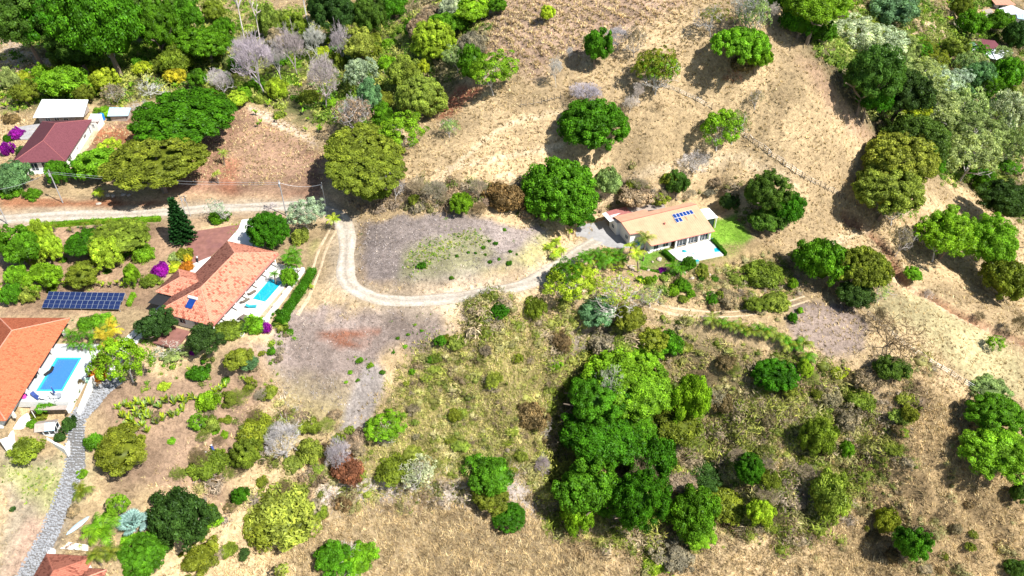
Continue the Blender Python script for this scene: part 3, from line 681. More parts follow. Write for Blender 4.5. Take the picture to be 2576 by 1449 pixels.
TINT = dict(deep=(.045,.150,.006), green=(.080,.215,.010), bright=(.165,.335,.016), lime=(.34,.45,.03), olive=(.165,.215,.022), yolive=(.235,.30,.045),
 pale=(.25,.33,.11), silver=(.38,.46,.31), blueg=(.13,.24,.10), brown=(.19,.14,.065), dust=(.30,.245,.16), dkgreen=(.045,.095,.018), yellow=(.50,.42,.03),
 forest=(.070,.140,.018), grey=(.44,.41,.39), purple=(.26,.012,.30), orange=(.48,.17,.02), redbr=(.20,.09,.05), bone=(.56,.52,.48), lilac=(.42,.375,.39))
RNG = random.Random(7)
VAR = [0]
def jtint(t, k=.12):
    c = TINT[t]; f = 1 + RNG.uniform(-k, k); return (c[0] * f * (1 + RNG.uniform(-k, k)), c[1] * f, c[2] * f * (1 + RNG.uniform(-k, k)), 1)
def half_height(a, hpx, s, pt):
    """vertical half axis so that the crown spans hpx picture units"""
    dd = math.hypot(pt[0], pt[1]); dip = math.atan2(CAMZ - pt[2], dd); need = hpx / 2 / s
    v = need ** 2 - (a * math.sin(dip)) ** 2
    c = math.sqrt(v) / math.cos(dip) if v > 0 else 0
    return c
KIND = { # crown key, trunk key, name, category, min/max c ratio, clearance in a, leaf c of the unit crown, crown part name
 'umb': ('umb', 'trunk', 'umbrella_tree', 'tree', .28, .6, .42), 'big': ('big', 'trunk', 'broadleaf_tree', 'tree', .5, 1.1, .30),
 'dome': ('dome', 'trunk', 'broadleaf_tree', 'tree', .45, 1.0, .05),
 'mid': ('mid', 'trunk', 'broadleaf_tree', 'tree', .5, 1.2, .15), 'air': ('air', 'limb', 'feathery_tree', 'tree', .4, 1.1, .3),
 'thin': ('thin', 'bare', 'sparse_tree', 'tree', .5, 1.3, .35), 'bush': ('bush', None, 'bush', 'bush', .45, 1.0, -.25), 'tuft': ('tuft', None, 'shrub', 'shrub', .4, 1.0, -.3),
 'bare': (None, 'bare', 'bare_tree', 'tree', .6, 1.8, .0), 'wide': (None, 'wide', 'bare_tree', 'tree', .3, 1.0, .0), 'tall': (None, 'tall', 'bare_tree', 'tree', 1.5, 3.5, .0)}
CUNIT = {'dome': .72, 'umb': .42, 'big': .8, 'mid': .75, 'air': .65, 'thin': .7, 'bush': .75, 'tuft': .6}
def plant(kind, u, v, w, h, tint, label, group=None, limb=None, clear=None, name=None, cat=None):
    ck, tk, nm, ct, cmin, cmax, cl = KIND[kind]
    if clear is not None: cl = clear
    k = VAR[0] % NV; VAR[0] += 1
    up = 2.0
    for _ in range(3):
        p = hit(u, v, up); s = ppm(p); a = w / 2 / s; c = half_height(a, h, s, p)
        c = min(max(c, cmin * a), cmax * a)
        up = max(.2, c * 1.0 + cl * a) if ck else c * 1.0
        if kind in ('bush', 'tuft'): up = c * .55
    gz = Hs(p[0], p[1])
    rz = RNG.uniform(0, 6.28)
    e = empty(name or nm, (p[0], p[1], gz - .1), rz, label, cat or ct, group)
    if ck:
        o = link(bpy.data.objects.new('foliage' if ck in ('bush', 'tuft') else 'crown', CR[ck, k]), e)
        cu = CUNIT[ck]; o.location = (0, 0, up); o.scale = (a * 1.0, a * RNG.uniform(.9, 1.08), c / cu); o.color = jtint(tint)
    if tk:
        kk = k if (tk, k) in CR else 0
        if ck:
            o = link(bpy.data.objects.new('trunk', CR[tk, kk]), e); o.location = (0, 0, up); o.scale = (a * .72, a * .72, up)
            if ck == 'thin': o.scale = (a * .95, a * .95, up + c * .1)
            o.color = (*TINT[limb or 'grey'], 1)
        else:
            hh = max(2 * c, a); o = link(bpy.data.objects.new('branches', CR[tk, kk]), e); o.location = (0, 0, hh * .72); o.scale = (a, a, hh * .72); o.color = jtint(tint, .08)
            if kind == 'bare':
                t_ = link(bpy.data.objects.new('twigs', CR['haze', k]), e); t_.location = (0, 0, hh * .68); t_.scale = (a * .95, a * .95, hh * .36); t_.color = o.color
    return e
# ---- palms: a frond mesh, shared
def frond_mesh(name, L=1.0, n=16, wid=.30, droop=.75, seed=0, mat=None, fan=False):
    rs = np.random.RandomState(seed); B = MB(); pts = []
    p = np.array([0, 0, 0.0]); ang = .75
    for k in range(n + 1):
        pts.append(p.copy()); p = p + np.array([math.cos(ang), 0, math.sin(ang)]) * L / n; ang -= (droop * 2.1) / n
    for k in range(n):
        B.tube(pts[k], pts[k + 1], .012 * L * (1 - k / n * .7), n=3, cap=False, tone=.7)
        if k < 1: continue
        wl = wid * L * math.sin(math.pi * (.16 + .80 * k / n)) * rs.uniform(.85, 1.1)
        for sg in (-1, 1):
            b = pts[k]; nx = pts[min(n, k + 1)]
            tip = b + (nx - b) * 1.6 + np.array([0, sg * wl, -wl * rs.uniform(.35, .8)])
            mid = (b + tip) / 2 + np.array([0, 0, wl * .12]); w_ = (nx - b) * .62
            B.poly([b, mid - w_ * .15, tip, mid + w_ * .9, b + w_ * 1.1], tone=min(1, max(0, .5 + rs.randn() * .18)))
    return B.mesh(name, mat or M_LEAF)
FR = [frond_mesh('palm_frond', seed=k, droop=.62 + .2 * k) for k in range(3)]
def leaf_blade(name, L=1.0, wid=.13, droop=.5, n=6, seed=0, start=1.0):
    rs = np.random.RandomState(seed); B = MB(); p = np.array([0, 0, 0.0]); ang = start; pts = [p.copy()]
    for k in range(n):
        p = p + np.array([math.cos(ang), 0, math.sin(ang)]) * L / n; ang -= droop * 2.2 / n * (k + 1) / n * 1.6; pts.append(p.copy())
    ws = [wid * math.sin(math.pi * (.10 + .86 * k / n)) ** .7 for k in range(n + 1)]; ws[0] = .02; ws[-1] = .01
    for k in range(n):
        for sg in (-1, 1):
            a, b = pts[k], pts[k + 1]
            A_ = a + np.array([0, sg * ws[k], ws[k] * .35]); Bb = b + np.array([0, sg * ws[k + 1], ws[k + 1] * .35])
            B.poly([a, b, Bb, A_] if sg > 0 else [a, A_, Bb, b], tone=.42 + .12 * sg + rs.randn() * .06)
    return B.mesh(name, M_LEAF)
BL = [leaf_blade('banana_leaf', seed=k, droop=.45 + .18 * k) for k in range(3)]
SPK = leaf_blade('spiky_leaf', wid=.11, droop=.22, seed=5, start=.9, n=4)
def stalk(h, r, lean=0.0, n=5):
    B = MB(); p = np.array([0, 0, -.2]); 
    for k in range(n):
        q = np.array([lean * h * ((k + 1) / n) ** 1.6, 0, h * (k + 1) / n]); B.tube(p, q, r * (1.25 - .5 * k / n), r * (1.25 - .5 * (k + 1) / n), n=6, cap=(k == n - 1)); p = q
    return B
def palm(u, v, w, tint, label, hgt=None, group=None, nf=12, name='palm_tree', cat='palm tree', lean=None, multi=1, tint2=None):
    """u, v: centre of the crown; w: its width"""
    up = 2.5 if hgt is None else hgt
    p = hit(u, v, up); s = ppm(p); a = w / 2 / s; gz = Hs(p[0], p[1])
    lean = RNG.uniform(0, .18) if lean is None else lean; rz = RNG.uniform(0, 6.28)
    bx = p[0] - lean * up * math.cos(rz); by = p[1] - lean * up * math.sin(rz); gz = Hs(bx, by)
    e = empty(name, (bx, by, gz), rz, label, cat, group)
    for m_ in range(multi):
        ox, oy = (0, 0) if m_ == 0 else (RNG.uniform(-.5, .5) * a, RNG.uniform(-.5, .5) * a); uh = up * (1 if m_ == 0 else RNG.uniform(.6, 1))
        t = stalk(uh, .16 if multi == 1 else .07, lean).build('trunk', M_BARK, e); t.location = (ox, oy, 0)
        for i in range(nf):
            f = link(bpy.data.objects.new('frond', FR[RNG.randrange(3)]), e); k = i / nf
            f.location = (ox + lean * uh, oy, uh); L = a * 1.12 * RNG.uniform(.8, 1.1) * (1 if multi == 1 else .8)
            f.rotation_euler = (RNG.uniform(-.2, .2), RNG.uniform(-.45, .35) + (.35 if i % 3 == 0 else 0) - (.35 if i % 4 == 1 else 0), i * 2.39996 + RNG.uniform(-.2, .2)); f.scale = (L, L, L); f.color = jtint(tint2 if (tint2 and i % 3 == 0) else tint, .15)
    return e
def leafy(u, v, w, tint, label, group=None, name='banana_plant', cat='banana plant', nf=8, stem=.5, mesh=None, tint2=None, up_tilt=0.0):
    p = hit(u, v, .6); s = ppm(p); a = w / 2 / s; e = empty(name, (p[0], p[1], Hs(p[0], p[1])), RNG.uniform(0, 6.28), label, cat, group)
    if stem: stalk(stem * a, .09 * a, 0, 2).build('stem', M_BARK, e)
    for i in range(nf):
        f = link(bpy.data.objects.new('leaf', mesh or BL[RNG.randrange(3)]), e); f.location = (0, 0, stem * a)
        L = a * 1.05 * RNG.uniform(.75, 1.15); f.rotation_euler = (RNG.uniform(-.3, .3), RNG.uniform(-.35, .3) - up_tilt, i * 2.39996); f.scale = (L, L * 1.25, L); f.color = jtint(tint2 if (tint2 and i % 3 == 0) else tint, .15)
    return e
def rosette_mesh(name, n=12, wid=.06, L=1.0, seed=0):
    rs = np.random.RandomState(seed); B = MB()
    for i in range(n):
        a = i * 2.39996; el = .25 + 1.0 * (i / n); ca, sa = math.cos(a), math.sin(a); l = L * rs.uniform(.8, 1.1) * (1 - .25 * i / n)
        mid = np.array([ca * math.cos(el), sa * math.cos(el), math.sin(el)]) * l * .5; tip = np.array([ca * math.cos(el * .8), sa * math.cos(el * .8), math.sin(el * .8)]) * l; sd_ = np.array([-sa, ca, 0]) * wid * 1.3
        B.poly([(0, 0, 0), tuple(mid - sd_), tuple(tip), tuple(mid + sd_)], tone=rs.uniform(.3, .7))
    return B.mesh(name, M_LEAF)
ROS = rosette_mesh('rosette_leaves', 14, .07); ROS2 = rosette_mesh('strap_leaves', 22, .05, seed=3)
def rosette(u, v, w, tint, label, group=None, name='agave', cat='agave plant', mesh=None):
    p = hit(u, v, .2); a = w / 2 / ppm(p); o = link(bpy.data.objects.new(name, mesh or ROS)); o.location = (p[0], p[1], Hs(p[0], p[1]) + .02); o.scale = (a * 1.1,) * 3; o.rotation_euler = (0, 0, RNG.uniform(0, 6)); o.color = jtint(tint)
    return tag(o, label, cat, group)

# ---- scattered ground cover
def scatter_points(mask, dens, seed, vmin=None):
    """world points inside a grid mask (0..1), dens per m2"""
    rs = np.random.RandomState(seed); cells = np.argwhere(mask > .02); w = mask[mask > .02]
    n = rs.poisson(w * dens * GS * GS); idx = np.repeat(np.arange(len(cells)), n); c = cells[idx]
    x = X0 + (c[:, 1] + rs.rand(len(c)) - .5) * GS; y = Y0 + (c[:, 0] + rs.rand(len(c)) - .5) * GS
    z = H(x, y)
    # only the part of the slope the photograph can see (with a margin for steps aside)
    dep = y * math.cos(PITCH) + (CAMZ - z) * math.sin(PITCH); px = x / dep * FPX; k = (np.abs(px) < 1460)
    pv = 724.5 - FPX * (y * math.sin(PITCH) - (CAMZ - z) * math.cos(PITCH)) / dep; k &= (pv > -130) & (pv < 1560)
    return x[k], y[k], z[k]
def tufts(name, mask, dens, size, cols, label, seed, blades=7, wid=.16, lean=.75, mat=None, sink=.05):
    x, y, z = scatter_points(mask, dens, seed); n = len(x); rs = np.random.RandomState(seed + 1)
    if n == 0: return
    P = np.repeat(np.stack([x, y, z - sink], 1), blades, 0); m = n * blades
    s = np.repeat(rs.uniform(size[0], size[1], n), blades) * rs.uniform(.6, 1.2, m); a = rs.rand(m) * 6.283; ti = rs.uniform(.2, lean + .5, m)
    drift = np.repeat(rs.rand(n) * 6.283, blades); a = a * .75 + drift * .25
    d = np.stack([np.cos(a) * np.sin(ti), np.sin(a) * np.sin(ti), np.cos(ti)], 1); sd_ = np.stack([-np.sin(a), np.cos(a), np.zeros(m)], 1)
    b0 = P + d * 0 + np.stack([rs.randn(m), rs.randn(m), np.zeros(m)], 1) * (s * .16)[:, None]
    w_ = (s * wid)[:, None]
    V = np.stack([b0 - sd_ * w_, b0 + sd_ * w_, b0 + d * s[:, None]], 1).reshape(-1, 3); F = np.arange(len(V)).reshape(-1, 3)
    cols = np.array(cols); ci = rs.randint(0, len(cols), n); C = np.repeat(cols[ci], blades, 0)
    T = np.clip(.5 + rs.randn(m) * .15, 0, 1)
    me = mesh_np(name, V, F, [mat or M_DRY], tone=T, col=C); return tag(link(bpy.data.objects.new(name, me)), label, kind='stuff')
def clumps(name, mask, dens, size, cols, label, seed, nl=34, leaf=.22, flat=.7, asp=1.6, core=True):
    x, y, z = scatter_points(mask, dens, seed); n = len(x); rs = np.random.RandomState(seed + 1)
    if n == 0: return
    s = rs.uniform(size[0], size[1], n) * np.where(rs.rand(n) < .12, 1.5, 1.0); q = unit(rs.randn(n * nl, 3) + [0, 0, .55]); q[:, 2] = np.abs(q[:, 2]) * flat
    S = np.repeat(s, nl)
    P = np.repeat(np.stack([x, y, z], 1), nl, 0) + q * (S * rs.uniform(.65, 1.1, n * nl))[:, None]
    Q = leaf_quads(P, unit(q + rs.randn(n * nl, 3) * .5), S * leaf * 1.25 * rs.uniform(.7, 1.3, n * nl), rs, asp)[:, :3].reshape(-1, 3)
    F = np.arange(len(Q)).reshape(-1, 3); cols = np.array(cols); ci = np.clip(((fbm(x, y, 13, seed, 2) * 1.9 + .5) * len(cols) + rs.randn(n) * .7).astype(int), 0, len(cols) - 1); cc = cols[ci] * rs.uniform(.8, 1.2, (n, 1)); C = np.repeat(cc, nl, 0)
    T = np.clip(np.repeat(rs.uniform(.35, .65, n), nl) + rs.randn(n * nl) * .15, 0, 1)
    V = Q; tri = None; tone = T; col = C
    if core:
        cv = (np.stack([x, y, z], 1)[:, None] + ICO_V[None] * (s * .52)[:, None, None] * np.array([1, 1, flat * .85])).reshape(-1, 3)
        tri = (np.arange(n)[:, None, None] * 12 + ICO_F[None]).reshape(-1, 3) + len(V)
        V = np.vstack([V, cv]); tone = np.r_[T, np.full(len(tri), .3)]; col = np.vstack([C, np.repeat(cc, 20, 0)])
    if tri is not None: F = np.vstack([F, tri])
    me = mesh_np(name, V, F, [M_UNDER], tone=tone, col=col); return tag(link(bpy.data.objects.new(name, me)), label, kind='stuff')
# ------------------------------------------------------------------ buildings
def tile_slope(name, poly, mat, parent, tw=.33, th=.44, arch=.10, seed=1, streak=.12):
    """barrel tiles over a planar slope; poly[0]->poly[1] is the eave"""
    P = np.array(poly, float); u = P[1] - P[0]; u /= np.linalg.norm(u); nrm = np.cross(P[1] - P[0], P[2] - P[0]); nrm /= np.linalg.norm(nrm)
    if nrm[2] < 0: nrm = -nrm
    v = np.cross(nrm, u)
    if v[2] < 0: v = -v
    uv = np.stack([(P - P[0]) @ u, (P - P[0]) @ v], 1); a0, a1 = uv[:, 0].min(), uv[:, 0].max(); b1 = uv[:, 1].max()
    A, B = np.meshgrid(np.arange(a0, a1, tw) + tw / 2, np.arange(-.06, b1, th) + th / 2); A = A.ravel(); B = B.ravel()
    k = inside(A, B, uv); A = A[k]; B = B[k]; n = len(A); rs = np.random.RandomState(seed)
    A = A + rs.randn(n) * .006; lift = rs.rand(n) * .012
    off = [(-.48, .0), (-.26, arch), (.26, arch), (.48, .0)]; vs_ = []
    for bb, dz in ((-.5 * th - .03, .05), (.5 * th, .012)):
        for ox, oz in off: vs_.append(P[0] + (A + ox * tw)[:, None] * u + (B + bb)[:, None] * v + (oz + dz + lift)[:, None] * nrm)
    V = np.stack(vs_, 1).reshape(-1, 3); base = np.arange(n)[:, None] * 8
    F = np.concatenate([base + np.array([i, i + 1, i + 5, i + 4]) for i in range(3)] + [base + np.array([0, 3, 2, 1])])
    row = np.floor(B / th); t = np.clip(rs.beta(1.3, 2.2, n) + streak * (vnoise(A, B * 3, 1.1, seed) - .5) * 3, 0, 1); T = np.concatenate([t] * 4)
    # orient upward
    a_, b_, c_ = V[F[0][0]], V[F[0][1]], V[F[0][2]]
    if np.dot(np.cross(b_ - a_, c_ - a_), nrm) < 0: F = F[:, ::-1]
    me = mesh_np(name, V, F, [mat], tone=T); o = link(bpy.data.objects.new(name, me), parent); o['kind'] = 'stuff'; return o
def ridge_caps(parent, lines, mat, r=.13, seg=.45):
    for a, b in lines:
        B = MB(); a = np.array(a, float); b = np.array(b, float); L = np.linalg.norm(b - a); n = max(2, int(L / seg))
        for i in range(n): B.tube(a + (b - a) * i / n, a + (b - a) * min(1, (i + 1.08) / n), r * 1.06, r * .9, n=7)
        o = B.build('ridge_cap', mat, parent)
def roof_base(parent, polys, mat, th=.14, name='roof'):
    B = MB()
    for p in polys: B.slab(p, th)
    return B.build(name, mat, parent)
def hip_polys(x0, x1, y0, y1, ze, xa, xb, yr, zr):
    return [[(x0,y0,ze),(x1,y0,ze),(xb,yr,zr),(xa,yr,zr)], [(x1,y1,ze),(x0,y1,ze),(xa,yr,zr),(xb,yr,zr)], [(x1,y0,ze),(x1,y1,ze),(xb,yr,zr)], [(x0,y1,ze),(x0,y0,ze),(xa,yr,zr)]]
def hip_lines(x0, x1, y0, y1, ze, xa, xb, yr, zr):
    k = .06; A = (xa, yr, zr + k); Bq = (xb, yr, zr + k)
    return [(A, Bq), ((x0, y0, ze + k), A), ((x0, y1, ze + k), A), ((x1, y0, ze + k), Bq), ((x1, y1, ze + k), Bq)]
def window(parent, c, w, h, axis, name='window', panes=2, sill=True):
    """window standing 2 cm proud of a wall; axis 'x' = wall runs along local x facing -y; 'X' facing +y; 'y' wall along y facing -x; 'Y' facing +x"""
    B = MB(); g = MB(); d = .07; t = .06
    def bx(b, a0, a1, z0, z1, d0, d1):
        if axis in 'xX':
            s = -1 if axis == 'x' else 1; ya, yb = sorted((c[1] + s * d0, c[1] + s * d1)); b.box(c[0] + a0, c[0] + a1, ya, yb, z0, z1)
        else:
            s = -1 if axis == 'y' else 1; xa, xb = sorted((c[0] + s * d0, c[0] + s * d1)); b.box(xa, xb, c[1] + a0, c[1] + a1, z0, z1)
    z = c[2]
    bx(B, -w/2, w/2, z, z + t, .003, d); bx(B, -w/2, w/2, z + h - t, z + h, .003, d); bx(B, -w/2, -w/2 + t, z + t, z + h - t, .003, d); bx(B, w/2 - t, w/2, z + t, z + h - t, .003, d)
    for i in range(1, panes): x = -w/2 + w * i / panes; bx(B, x - t/2, x + t/2, z + t, z + h - t, .003, d)
    bx(g, -w/2 + t, w/2 - t, z + t, z + h - t, .004, .03)
    f = B.build(name, M_FRAME, parent); g.build('pane', M_GLASS, f); return f

def chair_at(loc, rz, label, mat=None, group=None, cat='chair'):
    e = empty('patio_chair', loc, rz, label, cat, group); b = MB(); b.box(-.25, .25, -.25, .25, .40, .45); b.build('seat', mat or M_FRAME, e)
    b = MB(); b.box(-.25, .25, .22, .26, .45, .92); b.build('backrest', mat or M_FRAME, e)
    for sx in (-1, 1):
        for sy in (-1, 1): b = MB(); b.tube((sx * .22, sy * .22, 0), (sx * .22, sy * .22, .40), .025, n=5); b.build('leg', mat or M_FRAME, e)
    return e
def table_at(loc, r, label, mat=None, square=False):
    e = empty('patio_table', loc, 0, label, 'table'); b = MB()
    if square: b.box(-r, r, -r * .7, r * .7, .70, .75)
    else: b.tube((0, 0, .70), (0, 0, .75), r, r, n=16)
    b.build('table_top', mat or M_FRAME, e); b = MB(); b.tube((0, 0, 0), (0, 0, .70), .05, n=6); b.build('leg', M_STEEL, e); return e
def lounger_at(loc, rz, label, mat=None, group=None):
    e = empty('sun_lounger', loc, rz, label, 'sun lounger', group); b = MB(); b.box(-.32, .32, -.95, .35, .28, .34); b.build('seat', mat or M_FRAME, e)
    b = MB(); b.slab([(-.32, .352, .34), (.32, .352, .34), (.32, .93, .78), (-.32, .93, .78)], .05); b.build('backrest', mat or M_FRAME, e)
    for sx in (-1, 1):
        for y in (-.85, .25): b = MB(); b.tube((sx * .28, y, 0), (sx * .28, y, .28), .025, n=5); b.build('leg', M_STEEL, e)
    return e
def pot_plant(loc, s, tint, label, group=None):
    e = empty('potted_plant', loc, RNG.uniform(0, 6), label, 'potted plant', group); b = MB(); b.tube((0, 0, 0), (0, 0, .4 * s), .18 * s, .25 * s, n=10); b.build('pot', M_RIDGE, e)
    o = link(bpy.data.objects.new('foliage', ROS2), e); o.location = (0, 0, .38 * s); o.scale = (.6 * s,) * 3; o.color = jtint(tint); return e

# ---- B: the long salmon tiled house with the turquoise pool
def house_b():
    e = empty('tiled_house', (B_C[0], B_C[1], 0), B_A, 'long house with salmon clay hip roof, solar water heater and turquoise pool terrace', 'house')
    hp = (-11.15, 11.0, -5.75, 5.7, 3.1, -5.5, 5.3, -.45, 5.85)
    polys = hip_polys(*hp); rf = roof_base(e, polys, M_TILE_B)
    for k, p in enumerate(polys): tile_slope('roof_tiles', p, M_TILE_B, rf, seed=11 + k)
    ridge_caps(rf, hip_lines(*hp), M_RIDGE)
    w = [[(.3,5.72,3.1),(.3,9.5,3.1),(-3.15,6.1,4.75),(-3.15,1.9,4.75)], [(-6.6,9.5,3.1),(-6.6,5.72,3.1),(-3.15,1.9,4.75),(-3.15,6.1,4.75)], [(.3,9.5,3.1),(-6.6,9.5,3.1),(-3.15,6.1,4.75)]]
    wf = roof_base(e, w, M_TILE_B, name='wing_roof')
    for k, p in enumerate(w): tile_slope('roof_tiles', p, M_TILE_B, wf, seed=31 + k)
    ridge_caps(wf, [((-3.15,6.1,4.8),(-3.15,2.2,4.8)),((.3,9.5,3.16),(-3.15,6.1,4.8)),((-6.6,9.5,3.16),(-3.15,6.1,4.8))], M_RIDGE)
    b = MB(); b.box(-10.5, 10.4, -3.6, 5.1, .02, 2.93); b.build('wall', M_WHITE, e)
    b = MB(); b.box(-6.1, -.2, 8.6, 8.8, .02, 2.95); b.box(-.4, -.2, 5.1, 8.6, .02, 2.95); b.build('wing_wall', M_WHITE, e)
    b = MB(); b.box(-11.0, 10.9, -6.02, -5.78, 2.72, 3.10); b.build('fascia', M_PINKB, e)
    for x in (-10.6, -7.2, -3.8, -.4, 3.0, 6.4, 9.9): b = MB(); b.tube((x, -5.6, .1), (x, -5.6, 2.9), .14, n=10); b.build('column', M_WHITE, e)
    for x in (-8, -4, 0.5, 4.5, 8): window(e, (x, -3.6, .3), 2.2, 2.1, 'x', 'glass_door', 2)
    for y in (-2, 1.2, 3.8): window(e, (-10.5, y, 1.0), 1.3, 1.2, 'y')
    for x in (-9, -7.6, 2.6, 5.2, 8): window(e, (x, 5.1, 1.0), 1.3, 1.2, 'X')
    # solar water heater on the near hip
    h = MB(); z0 = 3.95
    h.slab([(-9.5,-.75,4.25),(-9.5,.65,4.25),(-7.9,.65,4.95),(-7.9,-.75,4.95)], .08); hh = h.build('solar_water_heater', M_PANEL2, e)
    t = MB(); t.tube((-7.7,-.95,5.2),(-7.7,.85,5.2), .27, n=12); t.build('tank', M_FRAME, hh)
    t = MB()
    for y in (-.76, .64): t.box(-9.5, -7.9, y, y + .06, 4.0, 4.1)
    t.build('frame', M_STEEL, hh)
    # glass car port lean-to under wing
    b = MB(); b.slab([(-6.6,9.45,2.6),(-9.2,9.45,2.55),(-9.2,6.2,2.6),(-6.6,6.2,2.65)], .06); b.build('awning', M_DARK, e)
    return e
house_b()
def on_b(x, y, z=0.0): p = frame_pt(B_C, B_A, x, y); return (p[0], p[1], z)
def quad_b(name, pts, z, th, mat, label=None, kind='structure', cat=None):
    b = MB(); b.slab([on_b(x, y, z) for x, y in pts], th); o = b.build(name, mat); return tag(o, label, cat, None, kind)
# terrace with the pool opening, as four butted slabs
e = empty('pool_terrace', on_b(0, 0, 0), B_A, 'white terrace with turquoise pool along the salmon tiled house', 'pool')
b = MB()
for x0, x1, y0, y1 in ((-9.5,-.25,-10.2,-3.65),(6.6,11,-10.2,-3.65),(-.25,6.6,-6.0,-3.65),(-.25,6.6,-10.2,-9.45)): b.box(x0, x1, y0, y1, -.4, .30)
b.build('deck', M_DECK, e)
b = MB()
for x0, x1, y0, y1 in ((-.25,6.6,-6.25,-6.0),(-.25,6.6,-9.45,-9.2),(-.25,0,-9.2,-6.25),(6.35,6.6,-9.2,-6.25)): b.box(x0, x1, y0, y1, -.35, .34)
b.build('coping', M_COPEW, e)
b = MB(); b.poly([(0,-9.2,.16),(6.35,-9.2,.16),(6.35,-6.25,.16),(0,-6.25,.16)]); b.build('water', M_WATB, e)
b = MB(); b.poly([(-2.4,-9.0,.306),(-.27,-9.0,.306),(-.27,-6.3,.306),(-2.2,-6.3,.306)]); b.build('wet_shelf', M_WATD, e)
e = empty('garden_wall', on_b(0, 0, 0), B_A, 'long low white wall between the turquoise pool and the green hedge', 'wall')
b = MB(); b.slab([(-4.8,-12.4,.9),(-4.6,-11.9,.9),(10.4,-11.0,.9),(10.4,-11.5,.9)][::-1], 1.3); b.build('wall', M_WHITE, e)
for x in (-4.7, -.8, 3.0, 6.7, 10.4): b = MB(); y = -12.15 + (x + 4.7) * .058; b.box(x - .3, x + .3, y - .3, y + .3, -.4, 1.1); b.build('pillar', M_WHITE, e)
quad_b('planting_bed', [(-3.2,-11.6),(-3.2,-10.25),(9.5,-10.25),(9.5,-10.9)], .06, .3, M_TRACK, 'narrow dry planting bed between pool and white wall')
lounger_at(on_b(-1.2, -5.6, .30), B_A + 1.2, 'brown lounger beside the turquoise pool under the roof edge', M_WOOD)
lounger_at(on_b(1.2, -5.5, .30), B_A + 1.2, 'second brown lounger along the turquoise pool, nearer the far end', M_WOOD)
for k, (x, y) in enumerate(((-5.2,-8.2),(-6.2,-8.9),(-5.9,-7.4),(-4.7,-9.1))): chair_at(on_b(x, y, .30), B_A + k * 1.5, 'dark patio chair round the table at near end of the pool terrace', M_WOOD, 'dark chairs on the pool terrace')
table_at(on_b(-5.5, -8.2, .30), .6, 'round patio table near end of the turquoise pool terrace', M_WOOD)
lounger_at(on_b(-2.2, -7.6, .30), B_A + .4, 'small blue and white lounger on wet shelf of turquoise pool', M_TEAL)
def rail(name, pts, label, mat=M_STEEL, h=.9, cat='railing'):
    e = empty(name, pts[0], 0, label, cat); P0 = np.array(pts[0])
    for a, b_ in zip(pts[:-1], pts[1:]):
        a = np.array(a) - P0; b_ = np.array(b_) - P0; B = MB(); B.tube(a + [0, 0, h], b_ + [0, 0, h], .03, n=5); B.build('top_rail', mat, e)
        n = max(1, int(np.linalg.norm(b_ - a) / 1.0))
        for i in range(n + 1): q = a + (b_ - a) * i / n; B = MB(); B.tube(q, q + [0, 0, h], .025, n=5); B.build('post', mat, e)
    return e
rail('pool_railing', [on_b(-3.6, -9.6, .30), on_b(-.4, -9.7, .30)], 'short metal railing at the near corner of the turquoise pool')
# yard, paths
def slab_px(name, pts, z, th, mat, label=None, kind='structure', cat=None):
    P = [at_z(u, v, z) for u, v in pts]; ar = sum(P[i][0] * P[(i + 1) % len(P)][1] - P[(i + 1) % len(P)][0] * P[i][1] for i in range(len(P)))
    if ar < 0: P = P[::-1]
    b = MB(); b.slab([tuple(p) for p in P], th); return tag(b.build(name, mat), label, cat, None, kind)
slab_px('red_gravel_yard', [(470,622),(474,606),(498,580),(540,574),(612,563),(600,575),(560,618),(500,672),(474,664)], .08, .3, M_MAROONP, 'maroon gravel yard behind the salmon tiled house')
slab_px('concrete_path', [(452,686),(474,668),(530,645),(528,662),(495,692)], .12, .3, M_DECK, 'white paved path between tiled garage wing and maroon yard')
slab_px('concrete_drive', [(560,620),(600,575),(608,553),(634,549),(640,575),(650,625),(600,640)], .12, .3, M_DECK, 'white concrete driveway entering behind the round tree')
quad_b('paved_court', [(-15.8,-.6),(-15.8,4.2),(-11.2,4.4),(-11.2,-.6)], .09, .3, M_MAROONP, 'small maroon paved court in front of the tiled house gable')
e = empty('driveway', on_b(-12, 8), B_A, 'sloping drive of two pale strips with a red middle', 'driveway'); e['kind'] = 'structure'
def strip_l(pts, z, mat, nm, par, lift):
    b = MB()
    for (x0, ya, yb), (x1, yc, yd) in zip(pts[:-1], pts[1:]):
        q = [on_b(x0, ya), on_b(x1, yc), on_b(x1, yd), on_b(x0, yb)]; q = [(p[0], p[1], Hs(p[0], p[1]) + lift) for p in q]; b.slab(q[::-1] if False else q, .15)
    o = b.build(nm, mat); o['kind'] = 'structure'; return o
bpy.data.objects.remove(e)
tag(strip_l([(-2.5,6.6,7.6),(-8,6.9,7.9),(-14,7.2,8.2),(-19,7.3,8.3),(-24,7.3,8.3)], 0, M_DECK, 'concrete_strip', None, .10), 'pale concrete strip of the sloping drive, nearer the house')
tag(strip_l([(-2.5,7.9,9.1),(-8,8.2,9.4),(-14,8.5,9.7),(-19,8.6,9.8),(-24,8.6,9.8)], 0, M_DECK, 'concrete_strip', None, .10), 'pale concrete strip of the sloping drive, nearer the solar array')

